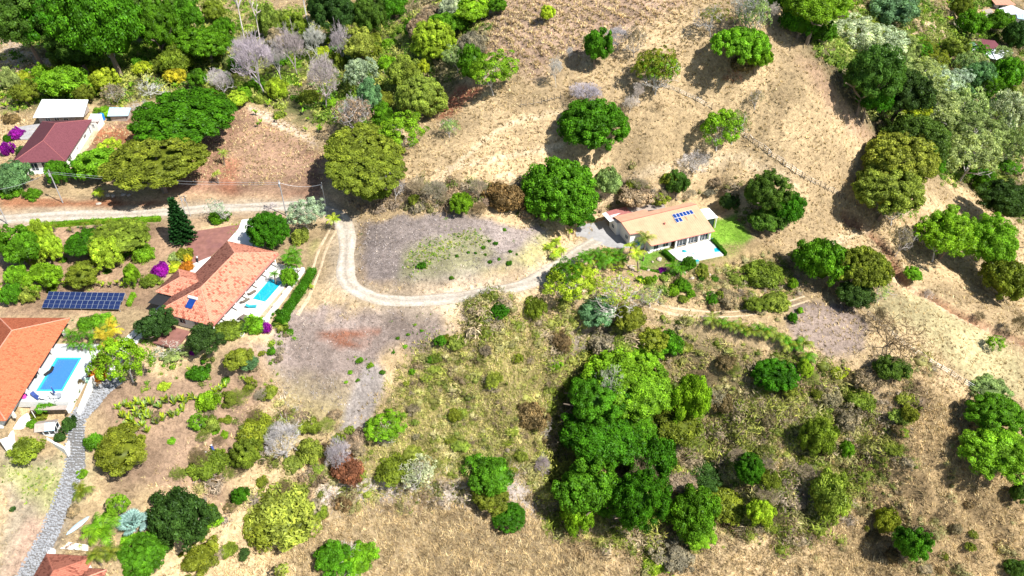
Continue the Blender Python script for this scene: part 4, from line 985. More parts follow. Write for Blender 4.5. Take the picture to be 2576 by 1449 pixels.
# ---- C: maroon roofed house
def house_c():
    e = empty('maroon_roof_house', (C_C[0], C_C[1], .3), C_A, 'white house under a maroon hip roof among bougainvillea', 'house')
    hp = (-9.8, 9.8, -5.95, 5.95, 2.95, -4.2, 4.1, 0, 5.3); polys = hip_polys(*hp); rf = roof_base(e, polys, M_TILE_C)
    for k, p in enumerate(polys): tile_slope('roof_tiles', p, M_TILE_C, rf, .28, .42, .045, seed=51 + k, streak=.05)
    ridge_caps(rf, hip_lines(*hp), M_RIDGE_C, .10)
    b = MB(); b.box(-8.9, 9.2, -5.35, 5.2, .0, 2.80); b.build('wall', M_WHITE, e)
    for x, w, h in ((-6.2, 1.6, 1.5), (-1.2, .8, .7), (4.4, 1.5, .9), (8.0, .9, 2.0)): window(e, (x, -5.35, .9 if h < 1.9 else .1), w, h, 'x')
    for y in (-3.4, -.8, 1.8, 4): window(e, (-8.9, y, .15), 1.7, 2.1, 'y', 'glass_door')
    for x in (-6, 0, 6): window(e, (x, 5.2, 1.0), 1.4, 1.2, 'X')
    b = MB(); b.box(-10.3, -8.95, -5.35, 5.2, -.1, .12); b.build('porch_floor', M_DECK, e)
    b = MB(); b.box(-9, 9.3, -6.9, -5.4, -.2, .06); b.build('walkway', M_TRACK, e)
house_c()
slab_c = None
def box_house(name, px4, z, h, label, roofmat, wallmat=None, cat='building', over=.35, pitch=.25, nwin=2, winax='x', ribs=0, rmesh=True):
    """a small building under one sloping sheet roof whose four corners are given in the picture at roof height"""
    P4 = [at_z(u, v, z + h) for u, v in px4]; c = np.mean(P4, 0); a = math.atan2(P4[1][1] - P4[0][1], P4[1][0] - P4[0][0])
    e = empty(name, (c[0], c[1], z), a, label, cat)
    L = []
    for p in P4: dx, dy = p[0] - c[0], p[1] - c[1]; L.append((dx * math.cos(a) + dy * math.sin(a), -dx * math.sin(a) + dy * math.cos(a)))
    zz = [h + pitch, h + pitch, h, h]
    b = MB(); top = [(L[i][0], L[i][1], zz[i]) for i in (3, 2, 1, 0)]; b.slab(top, .08); rf = b.build('roof', roofmat, e)
    if ribs:
        b = MB()
        for i in range(1, ribs): t = i / ribs; p = np.array(top[0]) * (1 - t) + np.array(top[1]) * t + [0, 0, .015]; q = np.array(top[3]) * (1 - t) + np.array(top[2]) * t + [0, 0, .015]; b.tube(p, q, .03, n=4)
        b.build('seam', roofmat, rf)
    ys = sorted(p[1] for p in L); xs = sorted(p[0] for p in L); o = over
    b = MB(); b.box(xs[1] * .96 + o * .5 if xs[1] < 0 else xs[0] + o, xs[2] * .96 - o * .5, ys[1] + o, ys[2] - o, 0, h - .1); b.build('wall', wallmat or M_WHITE, e)
    for k in range(nwin):
        t = (k + 1) / (nwin + 1); x = (xs[1] + o) * (1 - t) + (xs[2] - o) * t; window(e, (x, ys[1] + o, h * .3), min(1.3, (xs[2] - xs[1]) / (nwin + 1) * .6), h * .4, 'x')
    return e
box_house('white_shed', [(106.5,252.5),(223.3,253.3),(209.8,293),(82.5,296)], .2, 2.6, 'long open shed under a white sheet roof, behind the maroon roofed house', M_WROOF, M_GREYR, 'shed', .5, .3, 3, 'x', 12)
box_house('white_outbuilding', [(229,286.5),(256,287),(247,305),(219,305)], .3, 2.8, 'small white flat topped building at the corner of the maroon roofed house', M_WHITE, M_WHITE, 'outbuilding', .1, .05, 1)
e = empty('water_tank', hit(252, 292, 1.2) - np.array([0, 0, 1.2]), 0, 'bright blue plastic tank beside the small white outbuilding', 'water tank')
b = MB(); b.tube((0,0,0),(0,0,1.6), 1.0, .95, n=14); b.tube((0,0,1.6),(0,0,2.0), .95, .35, n=14); b.build('tank', M_BLUE, e); b = MB(); b.tube((0,0,2.0),(0,0,2.15), .3, n=10); b.build('lid', M_BLK, e)
box_house('blue_roofed_shed', [(276,272),(330,273),(322,291),(270,292)], 0, 2.0, 'low shed with pale blue sheet roof left of the huge dark dome tree', M_LBLUE, M_GREYR, 'shed', .3, .2, 0, 'x', 6)

# ---- A: orange tiled house at the left edge, with its blue pool
A_R = (at_z(179, 801, 2.5)[0] + at_z(10, 1058, 2.5)[0]) / 2; A_T = at_z(179, 801, 2.5)[1]; A_Bt = at_z(10, 1058, 2.5)[1]
A_C = np.array([A_R - 6.3, (A_T + A_Bt) / 2]); A_A = R(90); HL = (A_T - A_Bt) / 2
def house_a():
    e = empty('orange_tiled_house', (A_C[0], A_C[1], 0), A_A, 'large house with orange clay roof beside the light blue pool', 'house')
    hp = (-HL, HL, -6.3, 6.3, 2.5, -HL + 6.2, HL - 6.2, 0, 5.3); polys = hip_polys(*hp); rf = roof_base(e, polys, M_TILE_A)
    for k, p in enumerate(polys): tile_slope('roof_tiles', p, M_TILE_A, rf, .24, .36, .06, seed=71 + k, streak=.04)
    ridge_caps(rf, hip_lines(*hp), M_RIDGE, .12)
    b = MB(); b.box(-HL + .7, HL - .7, -4.4, 5.6, -.3, 2.38); b.build('wall', M_WHITE, e)
    for i in range(5): x = -HL + 2.4 + i * (2 * HL - 4.8) / 4; b = MB(); b.box(x - .2, x + .2, -6.0, -5.6, .5, 2.4); b.build('pillar', M_WHITE, e)
    for x in (-8, -4.2, 0, 4.2, 8): window(e, (x, -4.4, .1), 2.2, 2.0, 'x', 'glass_door')
    for y in (-2, 2): window(e, (-HL + .7, y, .8), 1.4, 1.2, 'y')
house_a()
e = empty('pool_deck', (-76, 95, 0), 0, 'white paved pool deck with light blue pool by the orange roofed house', 'pool')
px0, px1, py0, py1 = -79.35 + 76, -75.55 + 76, 90.6 - 95, 97.85 - 95; dz = .5
b = MB()
DX0, DX1, DY0, DY1 = -6.6, 3.3, -7.0, 6.6
for x0, x1, y0, y1 in ((DX0, px0 - .3, DY0, DY1), (px1 + .3, DX1, DY0, DY1), (px0 - .3, px1 + .3, py1 + .3, DY1), (px0 - .3, px1 + .3, DY0, py0 - .3)): b.box(x0, x1, y0, y1, -.9, dz - .03)
b.build('deck', M_GROUT, e)
b = MB()
for x0, x1, y0, y1 in ((px0 - .3, px0, py0 - .3, py1 + .3), (px1, px1 + .3, py0 - .3, py1 + .3), (px0, px1, py1, py1 + .3), (px0, px1, py0 - .3, py0)): b.box(x0, x1, y0, y1, -.8, dz + .03)
b.build('coping', M_COPE, e)
b = MB(); b.poly([(px0, py0, dz - .2), (px1, py0, dz - .2), (px1, py1, dz - .2), (px0, py1, dz - .2)]); b.build('water', M_WATA, e)
for k in range(4): b = MB(); b.slab([(px0 + .02, py1 - .5 - .5 * k, dz - .196 + .0), (px0 + .6 + .5 * k, py1 - .02, dz - .196), (px0 + .35 + .5 * k, py1 - .02, dz - .196), (px0 + .02, py1 - .3 - .5 * k, dz - .196)], .002); 
pv = MB(); pv.box(-.33, .33, -.33, .33, 0, .03); pm_ = pv.mesh('paver', M_PAVER); x = DX0 + .36
while x < DX1 - .3:
    y = DY0 + .36
    while y < DY1 - .3:
        if not (px0 - .66 < x < px1 + .66 and py0 - .66 < y < py1 + .66):
            o = link(bpy.data.objects.new('paver', pm_), e); o.location = (x, y, dz - .029 + RNG.uniform(-.004, .004))
        y += .72
    x += .72
def on_a(u, v, z=.5): p = at_z(u, v, z); return (p[0], p[1], z)
for k, (u, v) in enumerate(((104,1003),(118,1006),(131,1003),(124,998))): chair_at(on_a(u, v), k * 1.3, 'white patio chair at the table below the light blue pool', M_FRAME, 'white chairs by the blue pool')
table_at(on_a(113, 1004), .55, 'white patio table below the light blue pool, left of navy parasol'); table_at(on_a(149, 1003), .6, 'grey patio table beside the closed navy parasol', M_STEEL)
chair_at(on_a(143, 1009), .4, 'white chair right of the grey patio table below the navy parasol')
lounger_at(on_a(92, 1000), 1.0, 'dark lounger left of the white patio table', M_CLOTHB)
e = empty('parasol', on_a(142, 998), .3, 'closed navy blue parasol standing by the light blue pool', 'parasol'); b = MB(); b.tube((0,0,0),(0,0,2.4), .03, n=6); b.build('pole', M_FRAME, e); b = MB(); b.tube((0,0,1.0),(0,0,2.35), .2, .05, n=8); b.build('canopy', M_CLOTHB, e)
e = empty('barbecue', on_a(86, 950), .2, 'black covered barbecue at the orange roof edge', 'barbecue'); b = MB(); b.box(-.5,.5,-.3,.3,.1,.85); b.build('cabinet', M_BLK, e); b = MB(); b.tube((-.5,0,.86),(.5,0,.86), .3, n=10); b.build('lid', M_BLK, e)
lounger_at(on_a(126, 938), -.5, 'dark deck chair at the upper left of the light blue pool', M_BLK)
lounger_at(on_a(72, 972), .3, 'grey lounger under the orange roof edge, below the barbecue', M_STEEL)
e = empty('towel_heap', on_a(61, 1000), .2, 'pink and teal pool toys heaped beside the orange roof', 'pool toys'); 
b = MB(); b.tube((0,0,.0),(.1,.1,.5), .4, .25, n=9); b.build('float', M_PINK, e); b = MB(); b.tube((-.3,.6,0),(-.3,.6,.45), .35, .3, n=9); b.build('ring', M_TEAL, e); b = MB(); b.tube((.4,.5,0),(.5,.4,.6), .3, .2, n=8); b.build('bag', M_CLOTHB, e)
# terrace walls, stairs, pergola, greenhouse below the pool
def wall_px(pts, z0, z1, th, label, mat=M_WHITE, cat='wall', name='garden_wall'):
    P = [at_z(u, v, z1) for u, v in pts]; b = MB(); c = P[0]
    for a, q in zip(P[:-1], P[1:]):
        d = (q - a)[:2]; d /= np.linalg.norm(d); n = np.array([-d[1], d[0]]) * th / 2; a2 = a[:2] - d * 0; q2 = q[:2] + d * 0
        b.slab([(a2[0] - n[0] - c[0], a2[1] - n[1] - c[1], z1), (q2[0] - n[0] - c[0], q2[1] - n[1] - c[1], z1), (q2[0] + n[0] - c[0], q2[1] + n[1] - c[1], z1), (a2[0] + n[0] - c[0], a2[1] + n[1] - c[1], z1)], z1 - z0)
    o = b.build(name, mat); o.location = (c[0], c[1], 0); return tag(o, label, cat)
wall_px([(233,943),(216,985),(196,1036)], -4.5, .4, .45, 'tall white wall right of the green stairway below the blue pool')
wall_px([(208,951),(188,985),(170,1030)], -3.5, .5, .4, 'white wall left of the green stairway by the planter')
wall_px([(108,1098),(164,1128),(184,1088)], -6.0, -2.9, .35, 'white retaining wall corner below the small greenhouse')
wall_px([(70,1040),(52,1052),(22,1100),(0,1108)], -3.6, -1.0, .4, 'white curving wall between orange roof and climbing plants')
e = empty('stairway', on_a(222, 948, .2), 0, 'pale green stairs going down beside the white pool wall', 'stairs')
S0 = at_z(219, 951, .3); S1 = at_z(198, 1005, -3.0); 
for k in range(13):
    t = k / 12; q = S0 * (1 - t) + S1 * t; b = MB(); b.box(-.62, .62, -.19, .19, -.35, 0); o = b.build('step', M_GREENP); o.parent = e; o.location = (q[0] - e.location[0], q[1] - e.location[1], q[2] - e.location[2])
e = empty('pergola', on_a(128, 1023, -.2), 0, 'grey sheet roofed pergola along the terrace above the greenhouse', 'pergola'); c = np.array(on_a(128, 1023, -.2))
P4 = [at_z(u, v, -.2) for u, v in ((78,1023),(167,1020),(168,1030),(74,1032))]; b = MB(); b.slab([tuple(p - c) for p in P4[::-1]], .08); b.build('roof', M_GREYR, e)
for p in P4: q = p - c; b = MB(); b.tube((q[0] * .96, q[1] * .8, -3.2), (q[0] * .96, q[1] * .8, -.08), .07, n=6); b.build('post', M_WHITE, e)
def greenhouse():
    c = at_z(121, 1078, -2.2); e = empty('greenhouse', (c[0], c[1], -3.2), R(8), 'small white framed greenhouse with glazed roof below the pergola', 'greenhouse')
    b = MB()
    for x in (-1.35, -.45, .45, 1.35):
        b.box(x - .05, x + .05, -1.0, -.9, 0, 1.7); b.box(x - .05, x + .05, .9, 1.0, 0, 1.7)
    for y in (-1.0, .9): b.box(-1.3, 1.3, y, y + .1, 0, .55); b.box(-1.3, 1.3, y, y + .1, 1.6, 1.72)
    for x in (-1.4, 1.3): b.box(x, x + .1, -.9, .9, 0, .55); b.box(x, x + .1, -.05, .05, .55, 2.3); b.box(x, x + .1, -.9, .9, 1.6, 1.7)
    b.build('frame', M_FRAME, e)
    g = MB(); g.box(-1.25, 1.25, -.93, -.91, .56, 1.59); g.box(-1.25, 1.25, .91, .93, .56, 1.59); g.box(1.33, 1.35, -.88, .88, .56, 1.59); g.box(-1.35, -1.33, -.88, .88, .56, 1.59); g.build('glazing', M_GLASS, e)
    r = MB(); r.slab([(-1.6,-1.2,1.70),(0,-1.2,1.72),(0,0,2.42),(-1.6,0,2.40)], .05); r.slab([(-1.6,0,2.41),(1.6,0,2.41),(1.6,1.2,1.7),(-1.6,1.2,1.7)], .05); rr = r.build('roof', M_GREYR, e)
    r = MB(); r.slab([(.02,-1.2,1.72),(1.6,-1.2,1.72),(1.6,-.02,2.42),(.02,-.02,2.42)], .04); r.build('skylight', M_LBLUE, rr)
    r = MB()
    for x in (.02, .53, 1.06, 1.57): r.bar((x, -1.2, 1.75), (x, -.03, 2.45), .05, .05)
    r.bar((0, -.62, 2.10), (1.6, -.62, 2.10), .05, .05); r.build('glazing_bar', M_FRAME, rr)
greenhouse()

# ---- solar array on posts between the two tiled houses
def solar_array():
    TL = at_z(124.3, 733.3, 2.0); TR = at_z(316.6, 736.7, 2.0); BL_ = at_z(103.2, 774.3, .8); BR = at_z(298.9, 777.8, .8)
    c = (TL + TR + BL_ + BR) / 4; e = empty('solar_array', (c[0], c[1], 0), 0, 'ground mounted solar array of fourteen columns between two tiled houses', 'solar array'); c[2] = 0
    X = (TR - TL) / 14; Y = (TL - BL_) / 2; a = math.atan2(X[1], X[0]); w = np.linalg.norm(X); h = np.linalg.norm(Y); n = np.cross(X, Y); n /= np.linalg.norm(n)
    b = MB(); b.box(-w/2 + .012, w/2 - .012, -h/2 + .012, h/2 - .012, -.035, .005); fm_ = b.mesh('frame', M_PFRAME); b = MB(); b.box(-w/2 + .03, w/2 - .03, .012, h/2 - .03, 0, .012); b.box(-w/2 + .03, w/2 - .03, -h/2 + .03, -.012, 0, .012); cm_ = b.mesh('cells', M_PANEL)
    M = Matrix((tuple(X / w), tuple(Y / h), tuple(n))).transposed()
    for i in range(14):
        for j in range(2):
            p = BL_ + X * (i + .5) + Y * (j + .5); o = link(bpy.data.objects.new('solar_panel', fm_), e); o.location = tuple(p - c); o.rotation_euler = M.to_euler(); link(bpy.data.objects.new('cells', cm_), o)
    for i in (0, 3.5, 7, 10.5, 14):
        for j, zz in ((.15, 0), (1.85, 0)):
            p = BL_ + X * i + Y * j - c; g = Hs(p[0] + c[0], p[1] + c[1]); b = MB(); b.tube((p[0], p[1], g - .3), (p[0], p[1], p[2] - .06), .05, n=6); b.build('post', M_STEEL, e)
    for j in (.35, 1.0, 1.65): b = MB(); b.tube(tuple(BL_ + Y * j - c - [0, 0, .09]), tuple(BL_ + X * 14 + Y * j - c - [0, 0, .09]), .04, n=5); b.build('rail', M_STEEL, e)
solar_array()
e = empty('play_slide', hit(141, 775) , .5, 'small white and green slide between solar array and orange roof', 'slide'); e.location = tuple(hit(133, 765))
b = MB(); b.slab([(-.4,-1.6,.1),(.4,-1.6,.1),(.4,.6,1.3),(-.4,.6,1.3)], .06); b.build('chute', M_FRAME, e); b = MB(); b.box(-.4,.4,.62,1.3,.0,1.3); b.build('platform', M_GREENP, e)

# ---- D: the cream metal roofed house on the right with the pale pool deck
def house_d():
    O = np.array([24.05, 142.9]); e = empty('cream_roof_house', (O[0], O[1], D_Z), D_A, 'long house with cream metal roof and small blue solar panels', 'house'); zr = 4.4; ze = 2.8
    f = lambda y: zr + (zr - ze) * y / 8.3
    front = [(0,0,zr),(.2,-3.8,f(-3.8)),(2.5,-4.0,f(-4.0)),(3.2,-8.2,f(-8.2)),(18.9,-8.5,f(-8.5)),(19.15,0,zr)]
    b = MB(); b.slab(front, .12); rf = b.build('roof', M_CREAM, e)
    b = MB(); b.slab([(-.1,3.5,zr - .75),(0,.01,zr - .01),(19.15,.01,zr - .01),(18.9,1.7,zr - .4),(8,2.1,zr - .5),(8,3.3,zr - .7)], .12); b.build('rear_roof', M_CREAM2, e)
    b = MB()
    for i in range(1, 38):
        x = i * .5
        y0 = -8.3 if x > 3.3 else -3.85
        b.tube((x, y0, f(y0) + .01), (x, 0, zr + .01), .022, n=4, cap=False)
    o = b.build('seam', M_CREAM, rf); o['kind'] = 'stuff'
    b = MB()
    for p, q in zip(front, front[1:] + front[:1]):
        if p[1] == 0 and q[1] == 0: continue
        b.tube((p[0], p[1], p[2] - .08), (q[0], q[1], q[2] - .08), .09, n=4)
    b.tube((0, 0, zr + .03), (19.15, 0, zr + .03), .07, n=5); b.build('red_trim', M_RED, e)
    b = MB(); b.box(.6, 18.2, -3.4, 1.2, .0, 3.55); b.box(3.8, 9.0, -7.0, -3.4, 0, 2.85); b.build('wall', M_WHITE, e)
    b = MB(); b.box(-.3, 4.6, 1.2, 4.6, 0, 3.3); b.build('rear_wall', M_WHITE, e)
    for x in (9.6, 12.5, 15.4, 18.2): b = MB(); b.box(x - .18, x + .18, -8.05, -7.7, .2, 2.72); b.build('column', M_WHITE, e)
    for x0, x1 in ((9.85, 12.25), (12.75, 15.15), (15.65, 17.95)):
        window(e, ((x0 + x1) / 2, -7.6, .3), x1 - x0, 2.3, 'x', 'glass_door', 3)
    window(e, (5.2, -7.0, .4), 1.2, 2.0, 'x'); window(e, (7.6, -7.0, .5), 1.4, 1.4, 'x')
    for y in (-2, 2.8): window(e, (-.3 if y > 0 else .6, y, 1.1), 1.2, 1.0, 'y')
    # rear left patchwork roofs
    b = MB(); b.slab([(-.4,3.0,3.35),(4.6,3.0,3.5),(4.6,6.6,3.2),(-.4,6.6,3.0)], .08); b.build('red_sheet_roof', M_PINKR, e)
    b = MB(); b.slab([(-1.5,2.4,3.3),(-.42,2.6,3.34),(-.42,6.5,3.0),(-1.5,6.2,3.0)], .08); b.build('white_sheet_roof', M_WROOF, e)
    b = MB(); b.slab([(4.7,3.0,3.4),(8,3.1,3.5),(12.5,2.0,3.6),(13.4,4.8,3.15),(4.7,6.2,3.15)], .08); b.build('grey_sheet_roof', M_GREYR, e)
    # solar panels on the roof: six above, two below
    pb = MB(); pb.box(-.40, .40, -.62, .62, .0, .05); pf = pb.mesh('frame', M_FRAME); pb = MB(); pb.box(-.35, .35, -.57, .57, .05, .065); pc = pb.mesh('cells', M_PANEL2); sl = math.atan((zr - ze) / 8.3)
    for i in range(6):
        for j in range(2):
            if j and i > 1: continue
            o = link(bpy.data.objects.new('solar_panel', pf), e); y = -1.95 - j * 1.32; o.location = (12.35 + i * .85 - j * .12, y, f(y) + .12); o.rotation_euler = (sl, 0, 0); link(bpy.data.objects.new('cells', pc), o)
    for x in (14.6, 16.8): b = MB(); b.tube((x, -2.7, f(-2.7) + .05), (x, -3.9, f(-3.9) + .05), .035, n=4); b.build('mounting_rail', M_RED, e)
    b = MB(); b.tube((9.0, -3.4, f(-3.4)), (9.0, -3.4, f(-3.4) + .35), .14, n=8); b.tube((9.0, -3.4, f(-3.4) + .35), (9.0, -3.4, f(-3.4) + .5), .25, .03, n=8); b.build('roof_vent', M_RED, e)
    return e
house_d()
# white flat-roofed porch at the right end
P4 = [at_z(u, v, D_Z + 3.0) for u, v in ((1760.5,526.5),(1783.7,523),(1806,546.5),(1775,552.5))]; c = np.mean(P4, 0); c[2] = D_Z
e = empty('white_porch', tuple(c), 0, 'white flat roofed porch at the right end of the cream roofed house', 'porch'); b = MB(); b.slab([tuple(p - c) for p in P4[::-1]], .14); b.build('roof', M_WROOF, e)
for k in range(4): q = (P4[k] - c) * .9; b = MB(); b.box(q[0] - .1, q[0] + .1, q[1] - .1, q[1] + .1, -.2, 2.84); b.build('post', M_WHITE, e)
b = MB(); qa = (P4[3] - c) * .75; qb = (P4[2] - c) * .75; b.slab([(qa[0], qa[1], 2.5), (qb[0], qb[1], 2.5), (qb[0] - .1, qb[1] + .2, 2.5), (qa[0] - .1, qa[1] + .2, 2.5)], 2.4); b.build('window', M_GLASS, e)
slab_px('grey_driveway', [(30,322),(66,316),(112,309),(104,330),(78,350),(52,350)], .5, .5, M_CONC, 'grey paved drive left of the maroon roofed house')
dz_ = D_Z + .35
e = empty('pool_deck', (0, 0, 0), 0, 'bright white pool deck in front of the cream roofed house', 'pool')
o = slab_px('deck', [(1680,630),(1789,599.4),(1824.5,639.4),(1746,656),(1729,666),(1704.6,652.4)], dz_, 2.2, M_DECK, kind=None); o.parent = e
o = slab_px('water', [(1738,630),(1793,615),(1815,637),(1752,650)], dz_ + .01, .006, M_WATD, kind=None); o.parent = e
o = slab_px('deep_end', [(1796,625),(1808,622),(1812,632),(1798,634)], dz_ + .02, .006, M_WATB, kind=None); o.parent = e
o = slab_px('spillway', [(1789.5,599.2),(1793,598.6),(1829,638.6),(1825,639.4)], dz_ - .02, .5, M_BLUE, kind=None); o.parent = e
slab_px('concrete_driveway', [(1449,575),(1460,564),(1497,560),(1541,546),(1560,552),(1600,600),(1600,622),(1560,624),(1500,618),(1447,610)], D_Z + .08, .4, M_CONC, 'grey concrete forecourt left of the cream roofed house')
def hedge_px(pts, z, w, h, tint, label, group=None, name='hedge'):
    P = [at_z(u, v, z + h) if z is not None else hit(u, v, h) for u, v in pts]; P = [np.array([p[0], p[1], (z if z is not None else Hs(p[0], p[1]))]) for p in P]; c = P[0]; rs = np.random.RandomState(int(abs(pts[0][0])) + 5)
    Vs, Ns = [], []
    for a, q in zip(P[:-1], P[1:]):
        L = np.linalg.norm(q - a); n = int(L * (w + 2 * h) * 34); t = rs.rand(n, 1); base = a + (q - a) * t; d = (q - a)[:2] / L; nn = np.array([-d[1], d[0]])
        ang = rs.uniform(-.25, math.pi + .25, n); r = 1 + .08 * rs.randn(n) + .12 * np.sin(t[:, 0] * L * 2.1 + rs.rand()); off = np.sign(np.cos(ang)) * np.abs(np.cos(ang)) ** .5 * w / 2 * r; zz = np.maximum(0, np.sin(ang)) ** .5 * h * r
        Vs.append(base + np.stack([nn[0] * off, nn[1] * off, zz], 1)); Ns.append(np.stack([nn[0] * np.cos(ang), nn[1] * np.cos(ang), np.sin(ang)], 1))
    C = np.vstack(Vs) - c; N = unit(np.vstack(Ns) + rs.randn(len(C), 3) * .5); Q = leaf_quads(C, N, rs.uniform(.10, .22, len(C)), rs, 1.5).reshape(-1, 3); F = np.arange(len(Q)).reshape(-1, 4); T = np.clip(.5 + rs.randn(len(F)) * .15, 0, 1)
    e = empty(name, tuple(c), 0, label, 'hedge', group); o = link(bpy.data.objects.new('foliage', mixed_mesh('foliage', Q, F, None, [M_LEAF], T)), e); o.color = (*TINT[tint], 1)
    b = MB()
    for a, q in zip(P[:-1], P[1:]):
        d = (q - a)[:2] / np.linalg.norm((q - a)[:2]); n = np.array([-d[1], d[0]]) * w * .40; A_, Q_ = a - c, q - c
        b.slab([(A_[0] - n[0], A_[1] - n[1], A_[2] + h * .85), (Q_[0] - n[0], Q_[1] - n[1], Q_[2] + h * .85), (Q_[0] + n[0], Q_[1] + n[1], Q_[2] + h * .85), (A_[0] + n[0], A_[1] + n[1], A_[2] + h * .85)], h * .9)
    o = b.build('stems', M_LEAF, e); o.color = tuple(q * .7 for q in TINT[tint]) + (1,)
    return e
hedge_px([(1670,626),(1695,650)], D_Z, .9, 1.1, 'deep', 'clipped dark hedge at the left side of the white pool deck')
hedge_px([(1792,598),(1827,634)], D_Z - .2, .9, 1.2, 'deep', 'clipped dark hedge along the right edge of white pool deck')
hedge_px([(92,562),(160,557),(230,552),(310,549),(402,544)], None, 1.1, 1.1, 'bright', 'long bright clipped hedge along the gravel road at left')
hedge_px([(786,672),(750,730),(712,785),(700,800)], 0, 1.7, 1.3, 'deep', 'dark green hedge outside the long white garden wall')
hedge_px([(322,762),(330,740),(338,735)], 0, .8, .9, 'bright', 'short light hedge at the right end of the solar array')
hedge_px([(1612,672),(1660,682),(1700,686)], D_Z - .6, .8, .9, 'green', 'green hedge under the lawn beside the bougainvillea')
# ---- things around D
rail('deck_strut', [tuple(hit(1826, 643)), tuple(hit(1838, 665))], 'leaning timber rail off right corner of white pool deck', M_WOOD, .5)
rail('deck_strut', [tuple(hit(1752, 668)), tuple(hit(1764, 684))], 'leaning timber rail below the red mat of white pool deck', M_WOOD, .5)
slab_px('red_mat', [(1733,668),(1744,664),(1748,669),(1737,676)], dz_ - .3, .08, M_RED, 'red mat below the near corner of the white pool deck', 'thing', 'mat')
e = empty('pool_box', at_z(1752, 662, D_Z), .3, 'small green pool pump box by the red mat', 'box'); b = MB(); b.box(-.4,.4,-.3,.3,0,.7); b.build('box', M_GREENP, e); b = MB(); b.box(-.43,.43,-.33,.33,.701,.75); b.build('lid', M_TEAL, e)
e = empty('patio_parasol', at_z(1721, 632, dz_), .3, 'turquoise folded parasol lying at middle of white pool deck', 'parasol'); b = MB(); b.tube((0,0,.15),(1.6,-1.6,.1), .04, n=5); b.build('pole', M_TEAL, e); b = MB(); b.tube((0,0,.05),(0,0,.25), .5, .1, n=10); b.build('canopy', M_TEAL, e)
for k, (u, v) in enumerate(((1693,611),(1704,609))): chair_at(at_z(u, v, dz_), .3 + k, 'dark chair before the glass doors of the cream roofed house', M_BLK, 'dark chairs by glass doors')
for k, (u, v, l) in enumerate(((1640,628,'white lounger left-most on terrace below the coconut palm'),(1650,626,'white lounger in middle of the terrace below coconut palm'),(1659,624,'white lounger right-most on terrace below coconut palm'))): lounger_at(at_z(u, v, D_Z), .6, l)
slab_px('tiled_terrace', [(1617,618),(1664,610),(1670,622),(1632,638)], D_Z + .05, .3, M_DECK, 'pale terrace under front eave of cream roofed house')
e = empty('garden_spa', at_z(1608, 619, D_Z), 0, 'small turquoise tub left of the coconut palm', 'tub'); b = MB(); b.tube((0,0,0),(0,0,.7), 1.1, n=16); b.build('tub', M_FRAME, e); b = MB(); b.tube((0,0,.7),(0,0,.72), .9, n=16); b.build('water', M_WATB, e)
e = empty('gas_cylinder', at_z(1775, 594, D_Z), 0, 'light blue drum at right corner of cream roofed house', 'drum'); b = MB(); b.tube((0,0,0),(0,0,.9), .35, n=10); b.build('drum', M_LBLUE, e); b = MB(); b.tube((0,0,.9),(0,0,1.0), .12, n=8); b.build('cap', M_FRAME, e)

# ---- E: brown-red tiled roof at the bottom edge
def house_e():
    z0 = -9.8; ze = z0 + 2.9; TL = at_z(118, 1394.6, ze); TR = at_z(235, 1402, ze); a = math.atan2(TR[1] - TL[1], TR[0] - TL[0]); W = np.linalg.norm((TR - TL)[:2])
    e = empty('brown_tiled_house', (TL[0], TL[1], z0), a, 'house with brown red tiled hip roof at the bottom left corner', 'house'); D_ = 9.5
    hw = W / 2; hp = (0, W, -D_, 0, 2.9, 0, 0, 0, 0)
    zr = 2.9 + hw * .5; polys = [[(W,0,2.9),(0,0,2.9),(hw,-hw,zr)], [(0,0,2.9),(0,-D_,2.9),(hw,-D_ + hw,zr),(hw,-hw,zr)], [(W,-D_,2.9),(W,0,2.9),(hw,-hw,zr),(hw,-D_ + hw,zr)], [(0,-D_,2.9),(W,-D_,2.9),(hw,-D_ + hw,zr)]]
    rf = roof_base(e, polys, M_TILE_E)
    for k, p in enumerate(polys): tile_slope('roof_tiles', p, M_TILE_E, rf, .25, .38, .08, seed=91 + k)
    ridge_caps(rf, [((0,0,2.96),(hw,-hw,zr+.05)),((W,0,2.96),(hw,-hw,zr+.05)),((hw,-hw,zr+.05),(hw,-D_+hw,zr+.05))], M_TILE_E)
    x2 = W + 2.7; w2 = [[(x2,-1.7,2.6),(W+.05,-1.7,2.6),(W+.05,-4.4,3.9)],[(x2,-8,2.6),(x2,-1.7,2.6),(W+.05,-4.4,3.9),(W+.05,-5.4,3.9)]]
    r2 = roof_base(e, w2, M_TILE_E, name='wing_roof')
    for k, p in enumerate(w2): tile_slope('roof_tiles', p, M_TILE_E, r2, .25, .38, .08, seed=97 + k)
    ridge_caps(r2, [((x2,-1.7,2.66),(W+.05,-4.4,3.95))], M_RIDGE)
    b = MB(); b.box(.6, W - .6, -D_ + .6, -.6, 0, 2.75); b.build('wall', M_WHITE, e); b = MB(); b.box(W - .6, x2 - .5, -7.6, -2.2, 0, 2.5); b.build('wing_wall', M_WHITE, e)
    window(e, (W / 2, -.6, 1.0), 1.4, 1.1, 'X')
house_e()
slab_px('white_forecourt', [(132,1357),(222,1371),(221,1385),(141,1379),(139,1394),(118,1394)], -9.6, .5, M_WHITE, 'white paved forecourt above the brown tiled roof')
rail('gate_rail', [tuple(at_z(129, 1358, -9.8)), tuple(at_z(113, 1392, -9.8))], 'white metal gate rail beside the cobbled lane')
